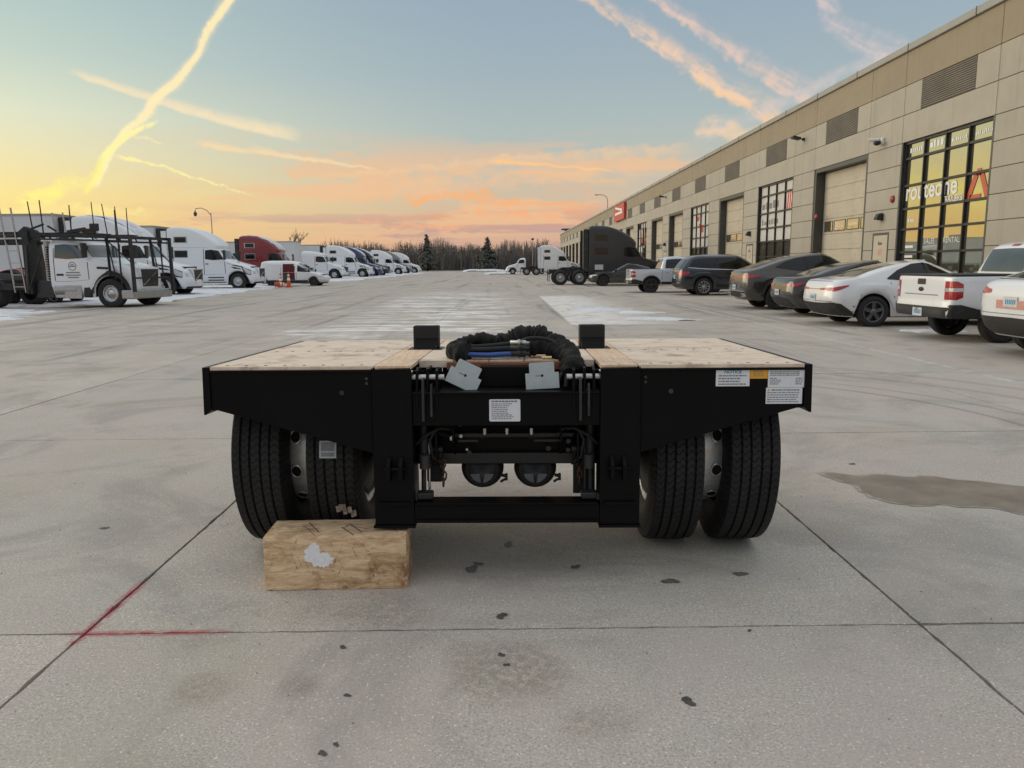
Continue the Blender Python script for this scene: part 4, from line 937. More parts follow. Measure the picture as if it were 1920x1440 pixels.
for nm, mt, path, r in (('blue_air_hose', 'bluehose', [(-0.185, 0.262, 0.982), (-0.10, 0.25, 0.979), (-0.03, 0.25, 0.982), (0.03, 0.26, 0.984)], 0.012),
                        ('blue_air_hose', 'bluehose', [(0.292, 0.10, 0.92), (0.297, 0.078, 0.89), (0.297, 0.070, 0.856)], 0.012),
                        ('black_hose', 'rubber', [(-0.19, 0.28, 1.0), (-0.10, 0.27, 1.002), (-0.02, 0.27, 1.006), (0.03, 0.27, 1.008)], 0.012),
                        ('black_hose', 'rubber', [(-0.19, 0.30, 1.012), (-0.08, 0.30, 1.018), (0.03, 0.29, 1.03)], 0.010),
                        ('black_hose', 'rubber', [(0.265, 0.12, 0.92), (0.262, 0.085, 0.89), (0.260, 0.075, 0.856)], 0.011)):
    mb = MB(); mb.tube(smooth_path(path, 6), r, 10); tp(mb, nm, mt, 0)
for k, (mt, path, r) in enumerate((('rubber', [(0.25, 0.34, 0.985), (0.12, 0.36, 0.98), (0.02, 0.35, 0.985), (-0.10, 0.36, 0.99), (-0.19, 0.36, 1.03), (-0.20, 0.42, 1.045), (-0.10, 0.46, 1.04), (0.02, 0.45, 1.06)], 0.010),
        ('sleeve', [(-0.05, 0.40, 1.03), (-0.13, 0.38, 1.045), (-0.20, 0.36, 1.03), (-0.225, 0.31, 1.0), (-0.19, 0.27, 0.975)], 0.026), ('sleeve', [(0.10, 0.36, 1.0), (0.17, 0.33, 1.01), (0.22, 0.29, 1.0), (0.26, 0.24, 0.985)], 0.034),
        ('rubber', [(0.03, 0.32, 1.02), (0.10, 0.30, 1.05), (0.19, 0.29, 1.045), (0.25, 0.26, 1.01)], 0.009), ('rubber', [(0.27, 0.13, 0.93), (0.235, 0.09, 0.90), (0.225, 0.09, 0.86)], 0.009))):
    if mt == 'sleeve': tp(sleeve(path, r, 20 + k), 'hose_sleeve', 'sleeve', 0)
    else: mb = MB(); mb.tube(smooth_path(path, 6), r, 8); tp(mb, 'black_hose', mt, 0)
for (y, z) in ((0.26, 0.984), (0.27, 1.008), (0.29, 1.03)):
    mb = MB(); mb.lathe([(0.015, 0), (0.015, 0.014), (0.05, 0.014), (0.05, 0.018), (0.062, 0.018), (0.062, 0.015), (0.085, 0.015), (0.09, 0.010), (0.105, 0.010), (0.105, 0)], 12, 'X', (0.0, y, z)); tp(mb, 'hose_coupling', 'frame' if z < 1.02 else 'bolt', 0)
mb = MB(); mb.cyl((0.16, 0.26, 0.966), (0.205, 0.25, 0.966), 0.008, n=8); tp(mb, 'brass_fitting', mat('brass', (0.7, 0.62, 0.35), 0.3, 0.9), 0)
# axle, brake chambers, chains
AY, AZ_ = 0.61, 0.487
mb = MB(); mb.cyl((-0.9, AY, AZ_), (0.9, AY, AZ_), 0.062, n=20); tp(mb, 'axle_tube', 'frame', 0)
for s in (-1, 1):
    mb = MB(); mb.b2(s * 0.34, s * 0.44, 0.25, 0.95, 0.50, 0.60); tp(mb, 'suspension_arm', 'frame', 0.01)
    mb = MB(); mb.lathe([(0.60, 0.0), (0.60, 0.13), (0.57, 0.20), (0.53, 0.205), (0.53, 0.0)], 20, 'X', (0 if s > 0 else -1.13, AY, AZ_)); tp(mb, 'brake_drum', 'frame', 0)
MT['chamber'] = mat('chamber_cap', (0.15, 0.16, 0.175), 0.5, 0.2, 0.2, 30)
for x in (-0.118, 0.128):
    mb = MB(); mb.lathe([(0.40, 0.02), (0.40, 0.085), (0.36, 0.092), (0.31, 0.092), (0.30, 0.099), (0.28, 0.099), (0.27, 0.09), (0.235, 0.083), (0.22, 0.072), (0.222, 0.066), (0.222, 0.0)], 32, 'Y', (x, 0, 0.452)); ch = tp(mb, 'brake_chamber', 'rubber', 0)
    mb = MB(); mb.lathe([(0.222, 0.0), (0.2195, 0.0), (0.2195, 0.062), (0.222, 0.063)], 28, 'Y', (x, 0, 0.452)); tp(mb, 'chamber_face', 'frame', 0, ch)
    for a0 in (195, 275):                                   # two webbed recesses of the cap
        mb = MB(); pts = [(x + 0.056 * math.cos(R(a0 + q)), 0.452 - 0.005 + 0.056 * math.sin(R(a0 + q))) for q in range(0, 71, 10)] + [(x + 0.018 * math.cos(R(a0 + 35)), 0.452 - 0.005 + 0.018 * math.sin(R(a0 + 35)))]
        mb.prism(pts, 'Y', 0.2165, 0.2195); tp(mb, 'cap_web', 'chamber', 0.0008, ch)
    mb = MB(); mb.cyl((x + 0.09, 0.24, 0.422), (x + 0.112, 0.235, 0.419), 0.008, n=8); mb.cyl((x + 0.085, 0.235, 0.392), (x + 0.108, 0.23, 0.407), 0.006, n=8); mb.box((x + 0.112, 0.235, 0.415), (0.012, 0.02, 0.03)); tp(mb, 'chamber_fitting', 'rubber', 0, ch)
    mb = MB(); mb.b2(x - 0.02, x + 0.02, 0.28, 0.38, 0.53, 0.60); tp(mb, 'chamber_bracket', 'frame', 0.004, ch)
def chain(x, y, z0, n, seed):
    rr = random.Random(seed)
    c = None
    for k in range(n):
        mb = MB(); zc = z0 - 0.028 * k; pts = []
        for a in range(13):
            t = 6.2832 * a / 12; u = 0.010 * math.cos(t); w = 0.012 * math.sin(t) + (0.008 if math.sin(t) > 0 else -0.008)
            pts.append((u, 0, w))
        mb.tube(pts, 0.0042, 6); o = mb.build('chain_link', MT['rusty'], TR); o.location = (x + rr.uniform(-.003, .003), y, zc); o.rotation_euler = (0, R(rr.uniform(-14, 14)), R(90 * (k % 2) + rr.uniform(-20, 20)))
chain(-0.285, 0.14, 0.50, 4, 1); chain(0.325, 0.14, 0.51, 4, 2)
mb = MB(); mb.b2(-0.365, -0.295, 0.16, 0.26, 0.41, 0.555); tp(mb, 'valve_box', 'rubber', 0.008)
mb = MB(); mb.b2(0.30, 0.40, 0.20, 0.21, 0.345, 0.56); tp(mb, 'rubber_flap', 'rubber', 0.003)
# wheels: dual tyres, polished rim barrel with hand holes
def truck_tyre_mesh(Rt=0.472, w=0.245, seg=72):
    h = w / 2; tr_ = 0.105
    prof = [(-0.085, 0.285), (-h * 0.92, 0.31), (-h, 0.355), (-h * 0.99, 0.395), (-h * 0.95, Rt - 0.045), (-h * 0.88, Rt - 0.018), (-tr_ - 0.004, Rt - 0.0075), (-tr_, Rt - 0.005), (-tr_ + 0.004, Rt - 0.0045)]
    g = [-0.066, -0.024, 0.024, 0.066]
    for k in g:
        rt_ = Rt - 0.0015 + 0.0015 * (1 - (k / 0.1) ** 2)
        prof += [(k - 0.0085, rt_), (k - 0.0058, rt_), (k - 0.0055, rt_ - 0.0004), (k - 0.0046, Rt - 0.0145), (k - 0.0043, Rt - 0.015), (k + 0.0043, Rt - 0.015), (k + 0.0046, Rt - 0.0145), (k + 0.0055, rt_ - 0.0004), (k + 0.0058, rt_), (k + 0.0085, rt_)]
    prof += [(tr_ - 0.004, Rt - 0.0045), (tr_, Rt - 0.005), (tr_ + 0.004, Rt - 0.0075), (h * 0.88, Rt - 0.018), (h * 0.95, Rt - 0.045), (h * 0.99, 0.395), (h, 0.355), (h * 0.92, 0.31), (0.085, 0.285)]
    mb = MB(); mb.lathe(prof, seg, 'X'); return mb
def tread_rubber():
    m = bpy.data.materials.new('tread_rubber'); m.use_nodes = True; t = m.node_tree; b = t.nodes['Principled BSDF']
    tcn = t.nodes.new('ShaderNodeTexCoord'); sp = t.nodes.new('ShaderNodeSeparateXYZ'); t.links.new(tcn.outputs['Object'], sp.inputs[0])
    x, y, z = (V(t, sp.outputs[i]) for i in range(3)); ang = z.op('ARCTAN2', y)
    n = noise(t, tcn.outputs['Object'], 7.0, 5.0, 0.65); n2 = noise(t, tcn.outputs['Object'], 60.0, 3.0, 0.6)
    c = ramp(t, n, [(0.3, (0.013, 0.013, 0.014)), (0.7, (0.024, 0.024, 0.025))]); c = mixc(t, n2.sm(0.55, 0.75) * n.sm(0.45, 0.65) * 0.4, c, (0.06, 0.056, 0.05))
    b.inputs['Roughness'].default_value = 0.62; b.inputs['Specular IOR Level'].default_value = 0.3
    sip = ((ang * 88.0 + (x * 160.0).op('SINE') * 1.6).op('SINE')).sm(0.72, 0.95) * (n2.sm(0.3, 0.5) * 0.5 + 0.5)
    c = mixc(t, sip * 0.75, c, (0.004, 0.004, 0.004)); t.links.new(c, b.inputs['Base Color'])
    bp = t.nodes.new('ShaderNodeBump'); bp.inputs['Strength'].default_value = 1.0; bp.inputs['Distance'].default_value = 0.006
    t.links.new((sip * -1.0 + n2 * 0.3).k, bp.inputs['Height']); t.links.new(bp.outputs[0], b.inputs['Normal']); return m
MT['tread'] = tread_rubber()
MT['holerim'] = mat('bright_chamfer', (0.88, 0.88, 0.88), 0.15, 0.35, 0.08, 20)
TYM = truck_tyre_mesh().mesh('tyre', MT['tread'])
for s in (-1, 1):
    wroot = empty('dual_wheel', (-0.022 if s < 0 else 0, AY, AZ_)); wroot.parent = TR; wroot.rotation_euler = (R(1.25), 0, 0)
    for x in (0.778, 1.116): inst('tyre', TYM, wroot, (s * x, 0, 0), (R(7 if s > 0 else 31), 0, 0))
    mb = MB(); mb.lathe([(0.69, 0.284), (0.69, 0.25), (0.73, 0.262), (0.86, 0.266), (0.90, 0.266), (0.91, 0.268), (1.048, 0.268), (1.055, 0.266), (1.16, 0.262), (1.20, 0.25), (1.20, 0.288)], 48, 'X', (0, 0, 0))
    if s < 0: mb.v = [(-a, b, c) for a, b, c in mb.v]
    rim_ = mb.build('rim', MT['mirror'], wroot)
    mb = MB(); mb.lathe([(0.66, 0.0), (0.66, 0.10), (0.70, 0.24), (0.70, 0.248), (0.695, 0.248), (0.69, 0.0)], 32, 'X')
    if s < 0: mb.v = [(-a, b, c) for a, b, c in mb.v]
    mb.build('hub', MT['frame'], wroot)
    for k in range(10):                                     # hand holes in the rim barrel
        a = R(36 * k + 14); d = Vector((0, math.cos(a), math.sin(a))); c = d * 0.2695 + Vector((s * 0.992, 0, 0)); tg = Vector((0, -math.sin(a), math.cos(a))); X_ = Vector((1, 0, 0))
        mb = MB(); pts = [[], []]
        for q in range(18):
            t = 6.2832 * q / 18
            pts[0].append(c + X_ * 0.032 * math.cos(t) + tg * 0.038 * math.sin(t)); pts[1].append(c + d * -0.008 + X_ * 0.022 * math.cos(t) + tg * 0.027 * math.sin(t))
        pm = [p + d * 0.007 for p in [c + X_ * 0.030 * math.cos(6.2832 * q / 18) + tg * 0.034 * math.sin(6.2832 * q / 18) for q in range(18)]]
        mb.grid([pts[0], pm, [p + d * 0.010 for p in pts[1]]], 0, True, True); hh_ = mb.build('hand_hole_rim', MT['holerim'], rim_)
        mb = MB(); mb.add([p + d * 0.0105 for p in pts[1]], [tuple(range(18))]); mb.build('hand_hole', MT['rubber'], hh_)
# tyre sticker and scraps on the left inner tyre
def tyre_patch(name, x0, x1, a0, a1, mt, off, parent, outline=None):
    mb = MB(); rows = []
    for k in range(7):
        a = R(a0 + (a1 - a0) * k / 6); rows.append([(x0 + (x1 - x0) * q / 4, AY - (0.472 + off) * math.cos(a), AZ_ + (0.472 + off) * math.sin(a)) for q in range(5)])
    mb.grid(rows); return tp(mb, name, mt, 0, parent)
lb = tyre_patch('tyre_label', -0.845, -0.768, 5, 14.5, 'galv', 0.003, TR)
tyre_patch('label_print', -0.836, -0.777, 6, 8, 'labelink', 0.0045, TR); tyre_patch('label_print', -0.836, -0.777, 9, 13.6, 'labelink', 0.0045, TR)
MT['scrap'] = mat('torn_paper', (0.30, 0.24, 0.20), 0.8, 0, 0.5, 40)
mb = MB(); rr = random.Random(5)
for k in range(7):
    x = -0.79 + 0.012 * k + rr.uniform(-.006, .006); a = R(rr.uniform(-28, -22)); y = AY - 0.478 * math.cos(a); z = AZ_ + 0.478 * math.sin(a)
    mb.add([(x, y, z), (x + 0.022, y - 0.006, z + 0.004), (x + 0.026, y - 0.012, z - 0.022), (x + 0.008, y - 0.010, z - 0.026)], [(0, 1, 2, 3)])
put(tp(mb, 'torn_label', 'scrap', 0), kind='stuff')
# decals
def decal(x0, x1, z0, z1, mt, y=-0.0005, name='decal'):
    mb = MB(); mb.b2(x0, x1, y - 0.001, y, z0, z1); return tp(mb, name, mt, 0)
def lines(par, x0, x1, zs, h, y, mt='labelink', seed=0, ragged=0.25):
    rr = random.Random(seed); mb = MB()
    for z in zs:
        x = x0; xe = x1 - (x1 - x0) * ragged * rr.random()
        while x < xe - 0.004:
            w = min(rr.uniform(0.005, 0.016), xe - x); mb.b2(x, x + w, y - 0.0008, y - 0.0001, z - h / 2, z + h / 2); x += w + 0.003
    put(mb.build('fine_print', MT[mt], par), kind='stuff')
yd = 0.0035
d1 = decal(0.889, 1.031, 0.864, 0.940, 'label', yd); lines(d1, 0.90, 1.022, [0.909, 0.897, 0.885, 0.873], 0.0055, yd - 0.001, seed=1)
text('NOTICE', 0.019, MT['labelblue'], d1, (0.96, yd - 0.0012, 0.919), (R(90), 0, 0), 0.0003, bold=0.0006, align='CENTER', sx=1.05)
d2_ = decal(1.0325, 1.107, 0.896, 0.941, 'labelyellow', yd); lines(d2_, 1.047, 1.093, [0.927, 0.917, 0.908], 0.004, yd - 0.001, seed=3, ragged=0.2)
d3 = decal(1.1085, 1.2615, 0.858, 0.942, 'label', yd); lines(d3, 1.117, 1.255, [0.934], 0.006, yd - 0.001, seed=4, ragged=0.02); lines(d3, 1.117, 1.252, [0.924, 0.917, 0.910], 0.0035, yd - 0.001, seed=5, ragged=0.1); lines(d3, 1.117, 1.17, [0.897, 0.889, 0.881, 0.873], 0.0035, yd - 0.001, seed=6, ragged=0.5); lines(d3, 1.225, 1.255, [0.897, 0.889, 0.881, 0.873], 0.004, yd - 0.001, seed=7, ragged=0.1)
d4 = decal(1.102, 1.255, 0.788, 0.857, 'label', yd); lines(d4, 1.125, 1.25, [0.847], 0.0055, yd - 0.001, seed=8, ragged=0.1); lines(d4, 1.108, 1.25, [0.836, 0.826, 0.816, 0.806, 0.797], 0.004, yd - 0.001, seed=9, ragged=0.12)
mb = MB(); mb.prism([(1.107, 0.843), (1.119, 0.843), (1.113, 0.853)], 'Y', yd - 0.0016, yd - 0.0011); tp(mb, 'warning_triangle', 'labelyellow', 0, d4)
mbp = MB(); rp_ = []
for (cx_, cz_, a0) in ((0.055, 0.722, -90), (0.055, 0.806, 0), (-0.066, 0.806, 90), (-0.066, 0.722, 180)):
    for q in range(0, 91, 30): rp_.append((cx_ + 0.006 * math.cos(R(a0 + q)), cz_ + 0.006 * math.sin(R(a0 + q))))
mbp.prism(rp_, 'Y', 0.0105, 0.0118); d5 = tp(mbp, 'decal', 'label', 0)
lines(d5, -0.062, 0.05, [0.803], 0.006, 0.0105, seed=11, ragged=0.03); lines(d5, -0.062, 0.05, [0.792, 0.784, 0.776, 0.768, 0.760, 0.752, 0.744, 0.736, 0.728], 0.0035, 0.0105, seed=12, ragged=0.45)

MT['scuff'] = mat('dark_scuff', (0.16, 0.11, 0.09), 0.8, 0, 0.5, 60)
# ---- timber block under the left leg
TB = empty('timber_block', (-0.735, 3.27, 0), R(1.2), 'scuffed timber block with white paint patch under the left trailer leg', 'timber block')
mb = MB(); rr = random.Random(2)
nx, ny, nz = 12, 4, 4
mb.b2(-0.305, 0.305, -0.115, 0.115, 0.0, 0.238); tb = mb.build('block', MT['timber'], TB)
bm = bmesh.new(); bm.from_mesh(tb.data); bmesh.ops.subdivide_edges(bm, edges=list(bm.edges), cuts=24, use_grid_fill=True)
for v in bm.verts:                                          # crushed, splintered arrises
    ex = [abs(v.co.x) > 0.3049, abs(v.co.y) > 0.1149, v.co.z > 0.2379 or v.co.z < 0.0001]
    if sum(ex) >= 2:
        k_ = 0.0012 + 0.008 * max(0, math.sin(v.co.x * 47 + v.co.y * 31 + v.co.z * 71) * math.sin(v.co.x * 19 + v.co.z * 37)) ** 2 + rr.uniform(0, 0.0015)
        if ex[0]: v.co.x -= math.copysign(k_, v.co.x)
        if ex[1]: v.co.y -= math.copysign(k_ * 0.8, v.co.y)
        if ex[2] and v.co.z > 0.1: v.co.z -= k_ * 0.8
    elif sum(ex) == 1: 
        if ex[1] and v.co.y < 0: v.co.y += 0.0012 * math.sin(v.co.z * 90 + v.co.x * 9)
bm.to_mesh(tb.data); bm.free()
film_p = [(a * 0.055 - 0.075, c * 0.050 + 0.148) for a, c in blob((1, 1), 60, 9, 0.26)]
rq = random.Random(31); film_p = [(-0.075 + (a + 0.075) * rq.uniform(.82, 1.1), 0.148 + (c - 0.148) * rq.uniform(.82, 1.1)) for a, c in film_p]
mb = MB(); mb.prism(film_p, 'Y', -0.1168, -0.1135); mb.build('paint_patch', mat('chalky_white_paint', (0.84, 0.84, 0.88), 0.8, 0, 0.12, 60), TB)
mb = MB()
for k in range(16):
    x = rr.uniform(-0.25, 0.24); z = rr.uniform(0.08, 0.228); L = rr.uniform(0.02, 0.075); q = rr.uniform(0.3, 0.5)
    for i in range(3):                                   # broken, tapering strokes
        a, b = i / 3 + rr.uniform(0, .08), (i + 1) / 3 - rr.uniform(.02, .12)
        mb.bar((x + L * q * a, -0.1162, z - L * a), (x + L * q * b, -0.1162, z - L * b), 0.0008, rr.uniform(0.0006, 0.002))
for k in range(7):
    x = rr.uniform(-0.2, 0.2); mb.bar((x, rr.uniform(0.0, 0.08), 0.2386), (x + 0.07, rr.uniform(-0.11, -0.03), 0.2386), rr.uniform(0.002, 0.006), 0.001)
put(mb.build('scuff_mark', MT['scuff'], TB), kind='stuff')
# ================================================================== vehicle shells
def pchip(pts):
    xs = [p[0] for p in pts]; ys = [p[1] for p in pts]; n = len(xs)
    if n == 1: return lambda z: ys[0]
    h = [xs[i + 1] - xs[i] for i in range(n - 1)]; d = [(ys[i + 1] - ys[i]) / h[i] for i in range(n - 1)]
    m = [d[0]] + [0 if d[i - 1] * d[i] <= 0 else 2 * d[i - 1] * d[i] / (d[i - 1] + d[i]) for i in range(1, n - 1)] + [d[-1]]
    def f(z):
        if z <= xs[0]: return ys[0]
        if z >= xs[-1]: return ys[-1]
        i = max(k for k in range(n - 1) if xs[k] <= z); t = (z - xs[i]) / h[i]; t2, t3 = t * t, t ** 3
        return (2 * t3 - 3 * t2 + 1) * ys[i] + (t3 - 2 * t2 + t) * h[i] * m[i] + (-2 * t3 + 3 * t2) * ys[i + 1] + (t3 - t2) * h[i] * m[i + 1]
    return f
class Shell:
    """stack of plan outlines; every surface point can be asked for, so glass and lamps sit on the skin"""
    def __init__(s, xr, xf, w, zs, arches=(), sill=0.3, zlim=0.95, cr=0.3, cf=0.5, nr=5.0, nf=3.0, wt=None):
        s.xr, s.xf, s.w = pchip(xr), pchip(xf), pchip(w); s.zs = zs; s.ar = arches; s.sill = sill; s.zlim = zlim
        s.cr = pchip(cr) if isinstance(cr, list) else (lambda z: cr); s.cf = pchip(cf) if isinstance(cf, list) else (lambda z: cf)
        s.nr, s.nf = nr, nf; s.wt = pchip(wt) if wt else (lambda x: 1.0)
    def dims(s, z):
        a, b = s.xr(z), s.xf(z); cr, cf = s.cr(z), s.cf(z)
        if cr + cf > (b - a) * 0.98: k = (b - a) * 0.98 / (cr + cf); cr *= k; cf *= k
        return a, b, cr, cf, s.w(z)
    def y(s, x, z):
        a, b, cr, cf, w = s.dims(z); k = 1.0
        if x < a + cr: t = min(1, max(0, (a + cr - x) / cr)); k = (1 - t ** s.nr) ** (1 / s.nr)
        elif x > b - cf: t = min(1, max(0, (x - b + cf) / cf)); k = (1 - t ** s.nf) ** (1 / s.nf)
        return w * k * s.wt(x)
    def xrear(s, y, z):
        a, b, cr, cf, w = s.dims(z); t = min(1, abs(y) / (w * s.wt(a + cr * 0.3))); return a + cr - cr * (1 - t ** s.nr) ** (1 / s.nr)
    def xfront(s, y, z):
        a, b, cr, cf, w = s.dims(z); t = min(1, abs(y) / (w * s.wt(b - cf * 0.3))); return b - cf + cf * (1 - t ** s.nf) ** (1 / s.nf)
    def low(s, x):
        z = s.sill
        for (xc, r, zc) in s.ar:
            d = abs(x - xc)
            if d < r: z = max(z, zc + math.sqrt(r * r - d * d))
        return z
    def mesh(s, nseg=16, ncap=12):
        z0 = s.zs[0]; a, b, cr, cf, w = s.dims(z0)
        fx = set(np.linspace(0, 1, nseg))
        for (xc, r, zc) in s.ar:
            for k in range(0, 181, 15): fx.add((xc + r * math.cos(R(k)) * 0.9995 - (a + cr)) / ((b - cf) - (a + cr)))
            for k in (-1, 1): fx.add((xc + k * r * 1.003 - (a + cr)) / ((b - cf) - (a + cr)))
        fx = sorted(f for f in fx if 0.001 < f < 0.999); rows = []
        for z in s.zs:
            a, b, cr, cf, w = s.dims(z); H = []
            for k in range(ncap + 1):
                p = math.pi / 2 * k / ncap; x = a + cr * (1 - math.cos(p) ** (2 / s.nr)); H.append((x, w * math.sin(p) ** (2 / s.nr) * s.wt(x)))
            for f in fx:
                x = a + cr + ((b - cf) - (a + cr)) * f; H.append((x, w * s.wt(x)))
            for k in range(ncap, -1, -1):
                p = math.pi / 2 * k / ncap; x = b - cf * (1 - math.cos(p) ** (2 / s.nf)); H.append((x, w * math.sin(p) ** (2 / s.nf) * s.wt(x)))
            ring = []
            for (x, y) in H: ring.append((x, y))
            ring += [(x, -y) for (x, y) in reversed(H[1:-1])]
            out = []
            for (x, y) in ring:
                zz = z
                if z < s.zlim and abs(y) > 0.3: l = s.low(x); zz = l + (z - z0) * (s.zlim - l) / (s.zlim - z0)
                out.append((x, y, zz))
            rows.append(out)
        mb = MB(); mb.grid(rows, 0, True, True)
        n = len(rows[-1]); mb.add(rows[-1], [tuple(range(n))], 0, True)
        return mb
    def side(s, lo, hi, sg, off=0.006, rows=6, sub=10):
        """patch on the flank between a lower and an upper line of (x, z)"""
        def fin(l):
            o = []
            for (p, q) in zip(l[:-1], l[1:]):
                for k in range(sub): o.append((p[0] + (q[0] - p[0]) * k / sub, p[1] + (q[1] - p[1]) * k / sub))
            o.append(l[-1]); return o
        lo, hi = fin(lo), fin(hi); g = []; gi = []
        for r in range(rows + 1):
            t = r / rows; rw = []
            for (p, q) in zip(lo, hi):
                x = p[0] + (q[0] - p[0]) * t; z = p[1] + (q[1] - p[1]) * t; rw.append((x, sg * (s.y(x, z) + off), z))
            g.append(rw)
        return s._skirt(g, off)
    def end(s, lo, hi, which, off=0.006, rows=6, sub=10):
        """patch on the rear or front face between two lines of (y, z)"""
        def fin(l):
            o = []
            for (p, q) in zip(l[:-1], l[1:]):
                for k in range(sub): o.append((p[0] + (q[0] - p[0]) * k / sub, p[1] + (q[1] - p[1]) * k / sub))
            o.append(l[-1]); return o
        lo, hi = fin(lo), fin(hi); g = []
        for r in range(rows + 1):
            t = r / rows; rw = []
            for (p, q) in zip(lo, hi):
                y = p[0] + (q[0] - p[0]) * t; z = p[1] + (q[1] - p[1]) * t
                rw.append(((s.xrear(y, z) - off) if which == 'r' else (s.xfront(y, z) + off), y, z))
            g.append(rw)
        return s._skirt(g, off)
    def _skirt(s, g, off):
        mb = MB(); mb.grid(g, 0, True); return mb
def merge(*ms):
    m = MB()
    for q in ms: m.add(q.v, q.f, 0, True)
    return m
WHEELS = {}
def wheel_mesh(r, w, style):
    k = (r, w, style)
    if k in WHEELS: return WHEELS[k]
    h = w / 2; ri = r * (0.66 if style != 'truck' else 0.56)
    mb = MB(); mb.lathe([(-h * 0.8, ri), (-h, ri + (r - ri) * 0.35), (-h * 0.97, r - (r - ri) * 0.3), (-h * 0.8, r - 0.012), (-h * 0.5, r), (-h * 0.05, r), (0, r - 0.01), (h * 0.05, r), (h * 0.5, r), (h * 0.8, r - 0.012), (h * 0.97, r - (r - ri) * 0.3), (h, ri + (r - ri) * 0.35), (h * 0.8, ri)], 36, 'Y')
    ty = mb.mesh('tyre', MT['tyre'])
    mb = MB(); mb.lathe([(-h * 0.8, ri + 0.004), (-h * 0.86, ri), (-h * 0.8, ri - 0.018), (-h * 0.25, ri - 0.03), (h * 0.8, ri - 0.02)], 36, 'Y')   # outer face towards -y
    if style == 'truck':
        mb.lathe([(-h * 0.45, ri - 0.03), (-h * 0.30, ri * 0.8), (-h * 0.30, ri * 0.62), (-h * 0.55, ri * 0.5), (-h * 0.9, ri * 0.42), (-h * 0.95, 0.0)], 24, 'Y')
        for q in range(10):
            a = 6.2832 * q / 10; mb.cyl((ri * 0.55 * math.cos(a), -h * 0.62, ri * 0.55 * math.sin(a)), (ri * 0.55 * math.cos(a), -h * 0.4, ri * 0.55 * math.sin(a)), 0.016, n=6)
    else:
        n = {'five': 5, 'ten': 10, 'seven': 7}.get(style, 5); sw = {'five': 0.075, 'ten': 0.034, 'seven': 0.05}.get(style, 0.06)
        for q in range(n):
            a = 6.2832 * (q + 0.25) / n; d = Vector((math.cos(a), 0, math.sin(a))); rot = Matrix.Rotation(-a, 3, 'Y')
            mb.box(d * (ri * 0.53) + Vector((0, -h * 0.62, 0)), (ri * 0.96, h * 0.28, sw), rot)
        mb.lathe([(-h * 0.85, 0.0), (-h * 0.85, 0.05), (-h * 0.7, 0.065), (-h * 0.4, 0.065)], 16, 'Y')
    rm = mb.mesh('rim', None)
    mb = MB(); mb.lathe([(-h * 0.12, 0.0), (-h * 0.12, ri - 0.03)], 24, 'Y'); bk = mb.mesh('brake', MT['frame'])
    WHEELS[k] = (ty, rm, bk); return WHEELS[k]
RIMM = {}
def wheel(parent, x, y, r, w, style, rimmat, side):
    """side: -1 outer face towards -y, +1 towards +y"""
    ty, rm, bk = wheel_mesh(r, w, style)
    key = (r, w, style, rimmat)
    if key not in RIMM:
        c = rm.copy(); c.materials.clear(); c.materials.append(MT[rimmat]); RIMM[key] = c
    wr = empty('wheel', (x, y, r - 0.012)); wr.parent = parent; wr.rotation_euler = (0, 0, 0 if side < 0 else math.pi)
    inst('tyre', ty, wr, rot=(0, R(random.Random(int(x * 100 + y * 10)).uniform(0, 60)), 0)); inst('rim', RIMM[key], wr); inst('brake_disc', bk, wr); return wr
def seam(sh, pts, sg, parent, wdt=0.007, mt='ink'):
    """thin shut line drawn along the flank"""
    lo = [(x - wdt * (0 if abs(a) else 1), z) for (x, z), a in zip(pts, [0] * len(pts))]; hi = [(x + wdt, z + wdt * 0.6) for x, z in pts]
    mb = sh.side(lo, hi, sg, 0.0025, 1, 3); return mb.build('door_seam', MT[mt], parent)

